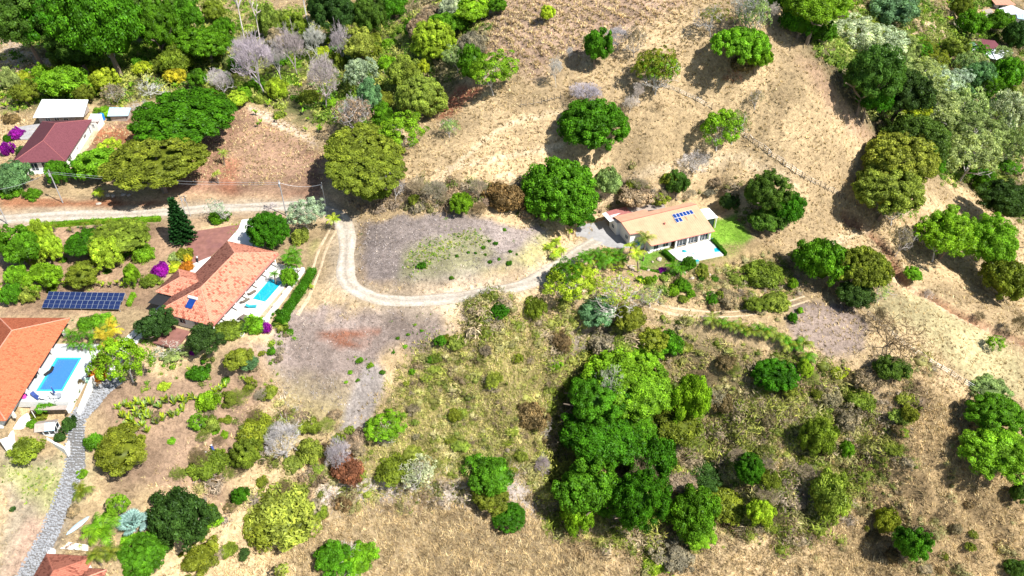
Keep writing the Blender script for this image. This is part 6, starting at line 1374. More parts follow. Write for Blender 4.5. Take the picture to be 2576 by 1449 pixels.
# ------------------------------------------------------------------ trees one by one: kind, u, v, w, h, tint, label
T_ = [
('umb',470,297,262,128,'deep','huge dark green dome shaped tree behind the red field'),
('umb',392,412,248,118,'olive','broad olive umbrella tree with pale trunk beside the gravel road'),
('umb',905,372,215,110,'olive','large olive tree above the road bend, upper layered canopy'),
('umb',925,425,225,120,'olive','large olive tree above the road bend, lower spreading canopy'),
('air',1002,332,118,92,'bright','light green feathery tree touching the big olive tree above the road bend'),
('dome',1487,315,192,142,'green','large round green tree alone in the middle of the pasture'),
('air',1812,322,118,100,'bright','bright green round tree near the upper end of the pasture fence'),
('thin',1850,315,80,80,'pale','thin pale twiggy side crown right of the bright tree by the pasture fence'),
('umb',1872,112,158,92,'bright','wide bright green tree near the top of the pasture ridge'),
('umb',1905,145,85,62,'bright','bright green lower lobe under the wide ridge tree'),
('tuft',1868,162,62,48,'brown','brown bush tucked under the wide bright ridge tree'),
('wide',1848,190,70,50,'redbr','small reddish leafless tree below the wide bright ridge tree'),
('thin',1796,42,104,72,'olive','thin green tree left of the huge leafless tree on the hilltop'),
('bare',1885,35,95,110,'grey','large grey leafless tree on the hilltop at top edge'),
('thin',1900,45,90,100,'pale','pale green twiggy tree in front of the hilltop leafless tree'),
('air',1650,170,120,92,'olive','airy olive tree on the slope with a leaning pale trunk'),
('thin',1655,180,110,90,'bright','thin crown of bright leaves mixed into the airy olive tree'),
('mid',1500,118,82,100,'green','dark green slanted tree left of the grey leafless crown on the slope'),
('bare',1556,98,75,60,'lilac','grey leafless crown joined to slanted green tree on slope'),
('thin',1598,100,60,70,'dust','pale twiggy small tree between the slope trees'),
('mid',1378,33,42,44,'lime','small yellow green tree alone on the ploughed slope'),
('bare',1400,185,42,84,'bone','crooked dead tree left of the slope posts'),
('bare',1432,135,18,50,'bone','thin dead stem above the crooked dead tree'),
('bare',1585,265,46,44,'bone','small dead bush tree right of the lone round pasture tree'),
('bare',1607,240,34,64,'bone','pale leaning dead trunk right of the lone round pasture tree'),
('wide',1656,262,40,30,'brown','fallen dead root stump below the airy olive tree'),
('thin',1130,320,56,44,'pale','very small sparse young tree alone in the lower pasture'),
('thin',1905,245,60,50,'dust','small dry twiggy tree on the pasture below ridge tree'),
('bare',1478,240,90,26,'lilac','lilac grey leafless crown behind lone round pasture tree'),
('air',1240,180,120,100,'bright','light green tree with visible forked trunk at the woods edge'),
('mid',1190,165,90,120,'green','dark green tree between the forked trunk tree and the yellow crown'),
('mid',1190,110,70,60,'dust','dusty brown half bare tree beside ploughed slope'),
('air',1150,145,80,60,'pale','pale silvery crown above the green woods edge trees'),
('dome',1058,242,135,112,'yolive','pale yellow olive round tree at woods edge over red soil'),
('dome',1087,108,118,106,'lime','bright yellow green domed tree in woods near top centre'),
('umb',1130,58,110,58,'green','flat green canopy right behind the bright yellow green dome'),
('mid',1010,185,115,90,'yolive','yellowish tree left of pale yellow olive round tree'),
('mid',1052,72,60,60,'dust','dusty grey brown tree left of the flat green canopy'),
('mid',1035,75,45,50,'green','small round green tree left of the dusty grey brown tree'),
('mid',925,245,80,120,'blueg','blue green tree behind the brown dusty bush'),
('air',905,182,95,80,'silver','silver green crown in the centre of the left woods'),
('mid',905,115,100,90,'yolive','yellow olive tree behind silver green crown'),
('mid',960,290,70,70,'green','green tree between dusty bush and yellow olive round tree'),
('thin',893,290,112,90,'dust','dusty brown half bare bush tree above the big olive tree'),
('bare',890,290,90,84,'lilac','lilac grey leafless crown inside dusty bush above big olive tree'),
('bare',650,170,120,150,'lilac','largest pale leafless tree of the grey cluster'),
('bare',622,150,70,110,'lilac','pale leafless tree at the left side of the grey cluster'),
('bare',740,140,76,120,'lilac','pale leafless tree right of the largest in the grey cluster'),
('bare',700,160,60,110,'lilac','slim leafless tree between the two widest of the grey cluster'),
('bare',812,215,86,130,'lilac','leafless tree lowest right of the grey cluster'),
('bare',856,125,60,100,'lilac','leafless tree farthest right of the grey cluster'),
('bare',795,112,60,90,'bone','leafless tree at the upper right of the grey cluster'),
('bare',558,215,66,74,'grey','small leafless tree just above the huge dark dome'),
('bare',283,132,58,80,'bone','white leafless tree in front of the big left jungle trees'),
('wide',372,222,92,60,'bone','low wide leafless tree above the white shed'),
('wide',350,268,70,50,'grey','leafless twiggy crown over the pale blue shed roof'),
('thin',285,235,60,50,'dust','dusty thin tree above the right end of the white shed'),
('tall',606,60,50,130,'bone','tall pale bare trunk rising left of the yellow olive tree'),
('tall',648,80,40,110,'bone','second tall pale bare trunk by the yellow olive tree'),
('tall',772,40,50,120,'bone','tall pale dead trunk at top left of the darkest crown'),
('big',60,55,170,150,'forest','big jungle tree at the top left corner'),
('big',160,45,170,150,'deep','second big jungle tree from the left along the top'),
('big',262,70,190,190,'green','tallest jungle tree, pale green, third from left at the top'),
('big',350,25,150,120,'forest','dark jungle tree behind the tallest one at the top'),
('big',390,75,110,170,'green','jungle tree on the right shoulder of the tallest one'),
('big',200,120,130,100,'forest','dark jungle tree below the tallest, above the banana clearing'),
('mid',455,40,100,90,'green','green tree right of the jungle giants at the top'),
('mid',160,205,130,80,'bright','spreading green tree below the banana clearing'),
('mid',165,135,75,80,'olive','olive round tree right of the banana clearing'),
('umb',520,108,150,78,'green','flat topped green tree in middle of left jungle'),
('mid',445,150,90,70,'olive','olive tree left below the flat topped green tree'),
('mid',260,205,80,66,'lime','yellow green bushy tree above the white shed'),
('mid',425,110,60,60,'bright','bright small tree left of the flat topped green tree'),
('mid',680,55,66,92,'yolive','upright yellow olive tree right of the tall pale trunks'),
('mid',740,72,84,84,'olive','olive brown tree right of the upright yellow olive tree'),
('mid',700,100,70,60,'dust','dusty tree below the upright yellow olive tree'),
('big',850,30,130,130,'dkgreen','darkest dense crown at the top, left of centre'),
('big',925,40,90,120,'forest','dark green crown touching the darkest dense crown'),
('mid',795,20,70,70,'dkgreen','dark narrow crown left of the darkest dense crown'),
('mid',985,15,80,60,'green','green crown at the top edge right of the dark crowns'),
('mid',1190,28,100,70,'bright','bright green tree at the top beside the ploughed slope'),
('mid',1130,20,80,60,'silver','pale silvery crown at the top beside the bright one'),
('mid',1085,40,70,50,'dust','brown grey half bare crown near top centre'),
('mid',1250,12,60,40,'green','small green tree on the top edge above ploughed slope'),
('air',1700,10,0,0,'',''),
('mid',540,30,70,60,'olive','olive tree at the top between jungle and tall pale trunks'),
('mid',560,70,60,50,'green','green tree just left of the tall pale bare trunks'),
('mid',600,250,62,40,'lime','rounded lime bush above the red field'),
('bush',655,250,42,28,'yolive','small yellow round bush at the top of the red field'),
('bush',700,290,36,24,'yolive','small olive round bush beside the path of the red field'),
('mid',640,215,50,36,'green','small green tree beneath the leafless cluster'),
('mid',500,195,60,50,'green','small dark tree above the huge dark dome'),
('mid',440,190,60,40,'yellow','yellow flowering shrub tree above the huge dark dome'),
('mid',60,235,70,60,'olive','olive bush at the left edge above the white shed'),
('mid',20,200,60,60,'pale','pale bush at the left edge below banana clearing'),
('bush',135,290,40,30,'brown','brown bush left of the white shed front'),
('bush',30,300,50,30,'brown','brown low bush at left edge above bougainvillea'),
('bush',265,283,62,26,'bright','bright bush in front of the white shed'),
('mid',143,432,66,62,'green','green tree before the maroon roof, left one'),
('mid',240,412,110,86,'bright','light green tree left of the broad olive umbrella tree'),
('air',272,375,84,56,'lime','yellow green feathery tree between maroon roof and umbrella tree'),
('mid',30,445,92,72,'blueg','blue green tree at the left edge below the maroon roof'),
('mid',200,430,60,60,'green','small green tree before the maroon roof, right one'),
('bush',60,385,46,40,'dkgreen','dark green bush between the purple bushes and maroon roof'),
('bush',18,350,34,26,'deep','dark bush at the left edge beside the purple blossom'),
('bush',30,485,60,24,'green','green bush in the bank at the far left of the road'),
('bush',85,488,50,24,'green','green bush in the bank near the utility pole'),
# around B
('dome',677,580,112,96,'deep','round dense green tree over the driveway of the tiled house'),
('air',768,538,92,84,'silver','silver green tree right of the round driveway tree'),
('thin',548,525,62,62,'silver','white green sparse tree right of the conifer'),
('bush',545,550,70,32,'green','green bush at the foot of the white green sparse tree'),
('wide',684,520,44,26,'lilac','lilac grey leafless bush behind the round driveway tree'),
('bush',752,598,54,48,'yolive','yellow green round bush right of the driveway tree'),
('mid',727,697,46,48,'bright','round bright bush at the far corner of the turquoise pool'),
('mid',55,622,120,110,'green','round green garden tree at left edge under the road'),
('mid',92,588,84,74,'lime','lime yellow tree at the top left of the garden'),
('mid',126,622,66,72,'lime','lime yellow tree right of the round green garden tree'),
('umb',215,612,120,66,'deep','dark green spreading tree in the middle of the left garden'),
('umb',300,598,150,66,'olive','olive spreading tree in the middle of the left garden'),
('mid',268,634,92,84,'lime','bright lime tree in front of the garden spreading trees'),
('tuft',90,648,70,50,'olive','olive feathery shrub below the lime yellow trees'),
('mid',112,690,120,52,'bright','wide bright green bush in the lower left garden'),
('mid',40,690,60,50,'bright','bright bush at the left edge of lower garden'),
('mid',203,690,100,70,'olive','olive garden tree left of the small white flowering shrub'),
('mid',330,690,52,74,'bright','slim bright green tree right of the lower garden'),
('mid',28,738,62,52,'green','round green bush left of the solar array'),
('tuft',70,745,60,60,'yolive','reddish yellow croton shrub left of the solar array'),
('bush',0,740,30,50,'lime','lime bush cut by the left edge beside solar array'),
('bush',438,648,50,36,'pale','pale variegated shrub left of the maroon yard'),
('bush',462,642,46,40,'olive','olive shrub touching the maroon yard'),
('bush',440,675,44,34,'lime','lime shrub above the tiled garage wing'),
('tuft',466,672,42,30,'orange','orange leaved shrub at the corner of the maroon yard'),
('bush',470,650,26,28,'yellow','yellow round shrub beside the maroon yard'),
('bush',380,705,56,40,'olive','olive shrub left of the tiled garage wing'),
('tuft',362,640,52,54,'bright','spiky bright plant clump in the middle garden soil'),
('mid',392,818,100,84,'dkgreen','dark green tree at near left corner of the tiled house'),
('mid',505,855,112,90,'dkgreen','dark green tree below the near gable of the tiled house'),
('wide',420,888,86,54,'bone','white leafless shrub below the small maroon court'),
('tuft',432,892,80,46,'pale','pale grey green shrub around the white leafless branches'),
('air',310,905,142,130,'bright','large bright feathery tree beside the cobbled lane top'),
('tuft',575,830,80,56,'olive','feathery olive tree at the near right corner of the tiled house'),
('bush',640,818,70,44,'bright','bright green shrub under the pool terrace of tiled house'),
('bush',612,825,46,36,'dkgreen','dark shrub left of the bright one under the pool terrace'),
('bush',712,800,70,52,'deep','dark green shrub at near end of the long hedge'),
('mid',600,900,80,60,'olive','olive tree below the tiled house by the dark green shade net'),
('mid',628,910,66,50,'blueg','blue green bush right of the olive tree below tiled house'),
('bush',500,940,84,60,'deep','round deep green garden bush in bare soil'),
('bush',410,972,36,28,'lime','small yellow green ball bush in bare soil'),
('bush',520,1010,72,62,'bright','bright green bush right of the big-leaved rows'),
('air',492,1062,56,44,'bright','small bright tree under the bright green bush'),
('mid',300,1130,150,76,'olive','wide olive bush below the big-leaved rows'),
('bush',240,1110,56,50,'green','green bush at cobbled lane left of the wide olive bush'),
('bush',297,1182,46,22,'yellow','yellow croton shrub under the wide olive bush'),
('bush',70,1123,100,42,'olive','broad olive bush below the small greenhouse'),
('bush',172,1068,44,56,'dkgreen','dark climbing shrub right of the small greenhouse'),
('bush',152,1100,40,34,'dkgreen','dark shrub in front of the small greenhouse'),
('bush',82,1064,36,30,'green','green shrub left of the small greenhouse'),
('bush',104,1042,50,16,'olive','olive climber on terrace above the small greenhouse'),
('bush',215,815,70,36,'green','green flowering shrub below the solar array, left'),
('bush',262,808,70,30,'bright','bright shrub right below the solar array'),
('bush',256,912,44,50,'brown','brown red shrub at right corner of white pool deck'),
('bush',192,985,26,20,'olive','planter shrub between blue pool deck and green stairway'),
('bush',203,962,22,20,'brown','brown planter shrub at the top of the green stairway'),
('bush',180,1008,24,18,'olive','low planter shrub at the lower corner of the blue pool deck'),
('tuft',246,945,44,40,'orange','orange brown shrub right of the blue pool deck'),
('bush',120,1014,60,12,'green','green planter strip under the white patio tables'),
('bare',1540,985,90,120,'bone','grey dead crown poking out of the upper gully grove'),
('bare',1610,1215,80,120,'dust','dusty dead crown poking out of the lower gully grove'),
('bare',1495,1150,60,90,'dust','small dusty dead crown at left of the gully grove'),
('bush',30,1280,20,12,'dkgreen','tiny dark shrub alone in the lower left field') ,
('bush',210,1192,36,28,'bright','small bright bush at the cobbled lane bend'),
('air',298,1272,62,66,'bright','small bright feathery tree above the big palm'),
('dome',358,1398,142,120,'green','round vivid green tree right of the brown tiled roof'),
('mid',450,1300,160,150,'dkgreen','dark scrubby tree behind the round vivid green tree'),
('tuft',500,1400,150,110,'olive','olive scrub tree right of round vivid green tree'),
('tuft',705,1290,215,180,'yolive','large pale olive round tree in the lower left centre'),
('tuft',690,1300,180,150,'olive','olive inner crown of the large pale olive round tree'),
('mid',605,1245,50,50,'deep','small dark tree at the left of the large pale olive tree'),
('mid',830,1400,120,90,'green','green tree at the bottom edge, left centre'),
('mid',900,1405,100,80,'bright','bright green tree at the bottom edge right of the green one'),
('wide',860,1395,120,70,'bone','white leafless limbs over the bottom edge green trees'),
('tuft',640,1080,130,70,'olive','olive scrub tree above the white skeleton tree'),
('bare',712,1115,96,110,'bone','white skeleton tree on the lower left slope'),
('mid',620,1140,80,90,'olive','dark olive scrub left of the white skeleton tree'),
('tuft',520,1170,120,66,'olive','olive grey scrub beside the lower garden path'),
('tuft',780,1140,70,90,'yolive','yellow olive scrub right of white skeleton tree'),
('bare',850,1160,70,110,'lilac','thin grey leafless tree on the lower slope'),
('tuft',870,1180,100,90,'redbr','reddish brown scrub tree beside the thin grey leafless tree'),
('tuft',885,1105,70,50,'dust','dusty scrub at the end of the grey gully path'),
('air',968,1075,104,88,'bright','bright airy tree with white limbs in the ravine grass'),
('wide',962,1098,60,50,'bone','white forked limbs at the foot of the bright airy tree'),
('tuft',990,1180,100,80,'olive','olive scrub along the old ledge, left part'),
('thin',1055,1190,110,80,'silver','silver grey feathery shrub along the old ledge'),
('mid',1240,1195,150,120,'green','green tree standing over the old ledge'),
('mid',1235,1250,100,80,'olive','olive lower crown below the tree over the old ledge'),
('dome',1280,1298,96,80,'deep','round deep green bush tree below the old ledge'),
('tuft',1335,1052,92,86,'brown','brown olive scrub ball in the ravine grass'),
('wide',1375,1075,50,50,'bone','pale leafless twigs right of the brown scrub ball'),
('bare',1365,1180,50,76,'lilac','leafless grey shrub at the right end of the old ledge'),
('dome',1255,780,50,44,'deep','round vivid green bush under the road shoulder'),
('tuft',1345,775,60,78,'olive','olive shrub right of the vivid roadside bush'),
('wide',1238,802,60,26,'bone','fallen white branches under the vivid roadside bush'),
('mid',1110,855,40,34,'green','small green bush in the upper ravine grass'),
('bush',1393,920,40,36,'bright','bright green bush by the gully shade'),
('bush',1080,905,24,24,'green','small green bush in the left ravine grass'),
('bush',1035,935,20,30,'bright','slim bright bush in the left ravine grass'),
('air',1450,705,150,110,'lime','airy light green tree beside the road below big-leaved shrubs'),
('air',1430,690,80,90,'green','darker green half of the airy roadside tree'),
('thin',1555,735,170,110,'lime','sparse yellow green tree spreading over the dirt track'),
('thin',1640,740,90,70,'pale','thin bare pale tree right of the sparse yellow one'),
('mid',1500,780,110,60,'blueg','blue green brush tree under the sparse yellow tree'),
('mid',1590,800,110,70,'olive','olive thicket below the dirt track'),
('tuft',1530,855,110,70,'dust','dusty brown thicket at the head of gully'),
('tuft',1640,850,110,90,'olive','olive brown thicket right of the gully head'),
('tuft',1410,860,60,70,'brown','brown scrub left of pale twig heap'),
('mid',1560,930,150,80,'bright','bright green tree mass at the top of gully'),
('mid',1620,900,90,60,'bright','bright leafy crown upper right of gully mass'),
('big',1490,990,170,110,'green','light green crown at left of gully mass',0.5),
('big',1620,990,190,120,'bright','wide bright crown in the middle of gully mass'),
('thin',1540,1000,110,80,'dust','dusty twiggy gap between the gully crowns'),
('mid',1740,1000,110,140,'bright','bright upright crown at the right of gully mass'),
('mid',1700,1070,110,90,'olive','olive crown under the upright gully crown'),
('big',1515,1105,180,130,'deep','dark green dense crown in the middle gully',0.5),
('big',1600,1075,140,100,'green','green crown behind the dark dense gully crown'),
('mid',1640,1150,130,120,'deep','deep green crown right of the dark dense gully crown'),
('mid',1475,1230,150,140,'green','green blue crown in the lower gully, left',0.5),
('big',1590,1260,150,150,'deep','deep green crown in the lower gully, right'),
('mid',1450,1290,80,90,'bright','bright green hanging crown at the lower gully end'),
('tuft',1555,1200,90,70,'dust','dusty dead patch between the lower gully crowns'),
('mid',1430,1090,70,50,'forest','small dark crown in the gully shadow'),
('mid',1745,1290,130,120,'green','green tree right of the lower gully'),
('mid',1760,1350,80,60,'bright','bright small crown under the green tree right of gully'),
('tuft',1840,1270,120,90,'olive','olive shrub mass with pale rocks in the lower centre right'),
('mid',1915,1290,70,70,'lime','lime green shrub on the dry ledge, lower right of centre'),
('dome',1886,1180,80,76,'deep','isolated round vivid green dome in the dry slope'),
('tuft',1770,1190,110,90,'dkgreen','dark scrub left of the isolated vivid dome'),
('tuft',1710,1210,80,60,'dust','dusty scrub between gully and the dark scrub'),
('tuft',1700,1400,130,70,'dust','dry grey green scrub at bottom centre'),
('tuft',1650,1420,70,50,'lime','yellow green scrub at bottom edge centre'),
# right side
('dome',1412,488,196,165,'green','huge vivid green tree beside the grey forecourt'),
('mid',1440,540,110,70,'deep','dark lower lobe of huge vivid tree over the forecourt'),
('tuft',1270,500,110,86,'brown','brown green thicket left of the huge vivid tree'),
('mid',1160,510,70,56,'bright','light green shrub tree behind the stubble lot'),
('bare',1098,485,76,66,'dust','brown leafless tree behind stubble lot, left'),
('bare',1052,480,60,60,'dust','brown leafless tree between big olive tree and stubble lot'),
('bare',1205,480,50,60,'dust','brown leafless tree behind stubble lot, right'),
('mid',945,480,90,66,'olive','olive shrub tree at the right foot of the big olive tree'),
('thin',990,465,60,80,'lilac','lilac twiggy tree right of big olive tree'),
('tuft',1530,460,70,80,'pale','pale dry shrub right of huge vivid tree'),
('mid',1705,462,62,80,'forest','slim dark tree behind the cream roof'),
('bare',1745,410,90,60,'bone','white leafless tree behind the slim dark tree'),
('tuft',1600,490,90,40,'dust','dusty shrubs behind the cream roof, left'),
('tuft',1660,495,80,36,'olive','olive shrubs behind the cream roof, centre'),
('big',1918,485,132,116,'forest','dark tree behind the lawn of cream roofed house'),
('mid',1985,525,92,80,'deep','dark olive tree right of the lawn'),
('mid',1930,555,90,66,'forest','dark low tree casting shade on the lawn'),
('mid',1830,510,60,50,'dkgreen','dark bush directly behind white porch'),
('mid',2065,655,110,100,'green','dark green tree left of the big olive tree on right slope'),
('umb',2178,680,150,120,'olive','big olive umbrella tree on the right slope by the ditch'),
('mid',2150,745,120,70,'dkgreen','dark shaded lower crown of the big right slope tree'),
('thin',2210,730,80,60,'pale','pale leaved branch crown at the right of slope tree'),
('tuft',2020,640,60,50,'green','green bush at upper left of the right slope trees'),
('mid',1996,715,34,34,'bright','small bright bush above the bare purple lot'),
('tuft',1950,760,70,56,'yolive','golden olive bush over the end of dirt track'),
('mid',1905,765,60,44,'olive','dark olive bush left of the golden one at the track'),
('tuft',1830,750,70,44,'dust','dusty shrub mound above the dirt track'),
('tuft',1920,690,100,60,'olive','olive scrub on the slope under the lawn'),
('tuft',1850,700,60,40,'yolive','yellow flowering scrub under the white pool deck'),
('bush',1996,800,30,32,'deep','small dark bush at left of bare purple lot'),
('bush',2012,780,22,26,'bright','small bright bush beside the dark one at the purple lot'),
('dome',1948,942,116,92,'deep','dense deep green round tree right of the gully'),
('mid',2020,930,50,74,'lime','light green side crown of the dense round tree'),
('bush',2106,938,60,44,'lime','yellow green ball bush right of the dense round tree'),
('mid',2245,925,92,74,'forest','dark green tree below the dead spreading tree'),
('tuft',2185,955,80,66,'dust','grey green shrub left of the dark tree below the dead one'),
('wide',2245,850,190,80,'brown','large dead spreading tree over the fence at lower right'),
('bare',2210,800,34,50,'brown','small dead stem at the corner of bare purple lot'),
('tuft',2160,1000,90,60,'olive','olive shrub under the grey green shrub'),
('mid',2060,1100,90,120,'olive','upright dark olive tree in the dry lower right slope'),
('tuft',2130,1060,80,90,'dust','dusty shrub right of the upright dark olive tree'),
('tuft',2085,1250,130,150,'yolive','large pale yellow shrub in the dry lower right slope'),
('mid',2130,1130,40,70,'bright','slim bright shrub in the dry lower right slope'),
('mid',2290,1370,90,110,'green','dark green tree at the bottom right slope'),
('tuft',2230,1310,70,70,'olive','olive grey shrub above the bottom right dark tree'),
('big',2510,1035,170,110,'green','big green tree at right edge, upper of the pair'),
('big',2510,1135,190,130,'bright','big bright green tree at right edge, lower of the pair'),
('mid',2560,1240,60,60,'forest','dark crown at the right edge under the bright pair'),
('mid',2560,1430,60,50,'forest','dark shrub in the very bottom right corner'),
('tuft',2490,975,130,60,'pale','pale scrub at right edge above the bright pair'),
('dome',2262,400,165,120,'yolive','yellow olive dome tree at lower end of the pasture fence',0.5),
('dome',2238,475,150,110,'yolive','second yellow olive dome, just below the first',0.5),
('big',2310,350,160,110,'forest','dark green dome behind the yellow olive domes',0.7),
('mid',2292,268,100,70,'lime','pale lime crown on the shaded valley side'),
('big',2185,190,150,130,'forest','dark tree at the foot of pasture ridge, upper',0.45),
('big',2262,235,150,110,'dkgreen','very dark tree at the foot of pasture ridge, lower',0.5),
('mid',2190,245,90,80,'deep','dark crown below the ridge foot trees',0.5),
('air',2160,100,140,80,'silver','silver feathery crown at top right of the ridge'),
('air',2215,130,120,90,'silver','silver grey crown right below the first silver one'),
('air',2300,185,130,80,'pale','pale green feathery crown in the valley row'),
('air',2370,215,120,80,'silver','blue silver feathery crown in the valley row'),
('air',2340,270,130,90,'pale','pale green crown in the middle of the valley'),
('air',2420,275,120,90,'pale','pale olive crown right of the valley centre'),
('mid',2420,250,60,60,'blueg','blue green crown in the valley centre'),
('air',2460,330,130,90,'pale','pale olive crown above the bare valley floor'),
('air',2440,395,150,100,'pale','wide pale crown with dark stems over bare valley floor'),
('air',2540,290,100,110,'silver','silver blue crown at the right edge'),
('air',2550,370,80,100,'pale','pale crown at the right edge below silver blue one'),
('mid',2540,190,90,80,'green','green crown below the white village roof'),
('mid',2460,190,70,60,'blueg','blue green crown left below the village roofs'),
('thin',2385,305,46,36,'brown','small brown dry tree in the bare valley floor'),
('big',2050,22,170,90,'bright','bright spreading tree on top edge right of ridge',0.45),
('mid',2015,50,90,70,'deep','dark tree on the left of the bright top edge tree'),
('mid',2070,85,60,50,'green','green crown under the bright top edge tree'),
('bare',1945,35,36,50,'bone','small leafless tree on ridge crest'),
('mid',2250,20,120,60,'blueg','blue green tree at the top edge in the valley'),
('mid',2450,62,70,60,'green','green round tree beside the village lane'),
('mid',2510,55,70,50,'green','green tree between the village roofs'),
('mid',2555,90,60,60,'dkgreen','dark tree at the right edge between village roofs'),
('mid',2400,120,60,50,'yolive','yellow green shrub tree left of the village'),
('mid',2420,20,60,50,'olive','olive tree at the top edge left of the village roofs'),
('big',2390,590,130,110,'bright','bright green tree on the right slope beyond the ditch'),
('air',2370,600,120,100,'bright','bright airy crown beside the tree beyond the ditch'),
('big',2500,620,150,120,'bright','wide bright tree with pale limbs at the right edge'),
('mid',2530,700,110,90,'olive','olive lower crown of the wide right edge tree'),
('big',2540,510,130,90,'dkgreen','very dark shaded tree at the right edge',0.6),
('thin',2270,600,60,90,'dust','grey bushy tree on steep bank beside the ditch'),
('thin',2255,530,80,60,'bright','thin bright crown below the yellow olive domes'),
('mid',2300,690,44,34,'bright','small bright bush at the ditch top'),
('thin',2335,740,40,30,'lilac','lilac dry bush beside the ditch'),
('air',2500,862,50,40,'bright','small bright shrub near the ditch at lower right'),
('bare',2465,800,30,30,'brown','small dead bush on the ditch edge'),
('bare',2560,820,50,60,'brown','dark dead tree at the right edge by the ditch'),
('mid',1955,0,60,40,'green','green crown at top edge right of hilltop tree'),
]
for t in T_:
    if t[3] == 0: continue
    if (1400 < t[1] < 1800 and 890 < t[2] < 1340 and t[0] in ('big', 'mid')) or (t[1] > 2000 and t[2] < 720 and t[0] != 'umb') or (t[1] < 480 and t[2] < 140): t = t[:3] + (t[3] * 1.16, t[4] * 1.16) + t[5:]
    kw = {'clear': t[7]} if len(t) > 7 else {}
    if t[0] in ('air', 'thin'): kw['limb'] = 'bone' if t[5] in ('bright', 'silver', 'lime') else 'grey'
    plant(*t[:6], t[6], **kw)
# bougainvillea
for u, v, w, h, l in ((43,338,46,34,'purple bougainvillea beside the maroon roof, upper one'),(15,378,44,56,'purple bougainvillea at left edge, lower one'),(403,682,52,42,'vivid purple bougainvillea left of the tiled garage wing'),(668,826,36,38,'purple bougainvillea below the pool terrace of the tiled house'),(1663,680,24,20,'magenta bougainvillea below the lawn of cream roofed house'),(483,888,18,16,'small purple bougainvillea below the tiled house tree')):
    plant('bush', u, v, w, h, 'purple', l, name='bougainvillea', cat='bougainvillea'); VAR[0] += 1
# conifer
def conifer(u, v, label):
    p = hit(u, v); e = empty('conifer', p, 0, label, 'conifer'); rs = np.random.RandomState(4); Hh = 11.5; Cs, Ns, Ss = [], [], []
    b = MB(); b.tube((0,0,-.2),(0,0,Hh), .2, .03, n=7); b.build('trunk', M_BARK, e)
    for k in range(24):
        z = .7 + (Hh - 1.0) * k / 24; R_ = 2.9 * (1 - z / Hh) ** .75 + .12; nbr = 9 if k < 16 else 6
        for i in range(nbr):
            a = i * 2 * math.pi / nbr + k * .5; m_ = max(8, int(R_ * 17)); t = rs.rand(m_); r = t * R_; lat = rs.randn(m_) * .16 * (1 - t * .3)
            Cs.append(np.stack([r * np.cos(a) - lat * np.sin(a), r * np.sin(a) + lat * np.cos(a), z + .16 * r * r / R_ + rs.randn(m_) * .07], 1)); Ns.append(np.tile([-.3 * math.cos(a), -.3 * math.sin(a), 1], (m_, 1)))
    C = np.vstack(Cs); N = unit(np.vstack(Ns) + rs.randn(len(C), 3) * .35); Q = leaf_quads(C, N, rs.uniform(.2, .4, len(C)), rs, 2.2).reshape(-1, 3); F = np.arange(len(Q)).reshape(-1, 4)
    o = link(bpy.data.objects.new('foliage', mixed_mesh('foliage', Q, F, None, [M_LEAF], np.clip(.4 + rs.randn(len(F)) * .15, 0, 1))), e); o.color = (.02, .075, .016, 1)
conifer(466, 608, 'tall dark conical conifer beside the maroon gravel yard')
# palms
for u, v, w, t, l, h in (
 (838,553,42,'lime','young coconut palm at the road bend',2.6),(561,385,34,'yolive','upper small coconut palm standing in the red field',3.2),(543,437,28,'yolive','lower small coconut palm standing in the red field',2.6),
 (246,482,38,'lime','yellow green palm under the olive umbrella tree',2.0),(1624,600,56,'yolive','tall yellow coconut palm in front of cream metal roof',6.0),(1600,638,50,'lime','shorter yellow palm left of the watered lawn',5.0),(1588,618,40,'lime','small yellow palm behind shorter palm at lawn',4.0),
 (255,1330,100,'bright','large green palm with drooping fronds above the white forecourt',3.5),(205,1237,68,'olive','low spreading palm beside the cobbled lane',1.5),(238,1395,60,'olive','palm overhanging the brown tiled roof',3.0),(275,1385,60,'olive','palm between brown tiled roof and round vivid tree',2.5),
 (783,720,18,'lime','tiny palm in dry garden outside the dark hedge',.8),(705,815,44,'yolive','golden palm at end of dark hedge',1.6),(690,690,30,'green','small palm near the far corner of tiled house',2.5)):
    palm(u, v, w, t, l, h)
for i, (u, v) in enumerate(((133,567),(176,571),(212,563),(247,560),(275,557),(305,556),(335,556))): palm(u, v, 26, 'olive', 'small palm in the row behind the long clipped roadside hedge', 1.5, 'row of small palms behind the roadside hedge', 9)
for u, v, w, l in ((730,640,60,'dense palm clump at the far right corner of tiled house'),(745,662,50,'second palm clump right of the tiled house corner'),(722,655,44,'palm clump nearest to the tiled roof corner')): palm(u, v, w, 'green', l, 3.0, None, 9, 'palm_clump', 'palm clump', 0.1, 2)
for u, v, w, l in ((275,822,70,'golden palm clump below solar array, upper'),(268,850,70,'golden palm clump below solar array, lower'),(250,836,50,'golden palm clump below solar array, left')): palm(u, v, w, 'yellow', l, 2.4, None, 10, 'palm_clump', 'palm clump', 0.1, 2, 'yolive')
for i, (u, v) in enumerate(((176,838),(195,842),(214,838),(232,846),(180,862),(200,868),(220,868))): palm(u, v, 38, 'green', 'green palm in group between orange roof and golden palms', 1.8, 'green palms right of the orange roof', 9)
for i, (u, v) in enumerate(((1468,640),(1490,634),(1512,637),(1534,634),(1556,640),(1480,655),(1508,656),(1540,655),(1565,654))): palm(u, v, 52, 'green', 'areca palm in the thick row in front of the grey forecourt', 3.0, 'areca palms before the grey forecourt', 9, 'palm_clump', 'palm clump', .12, 2, 'olive')
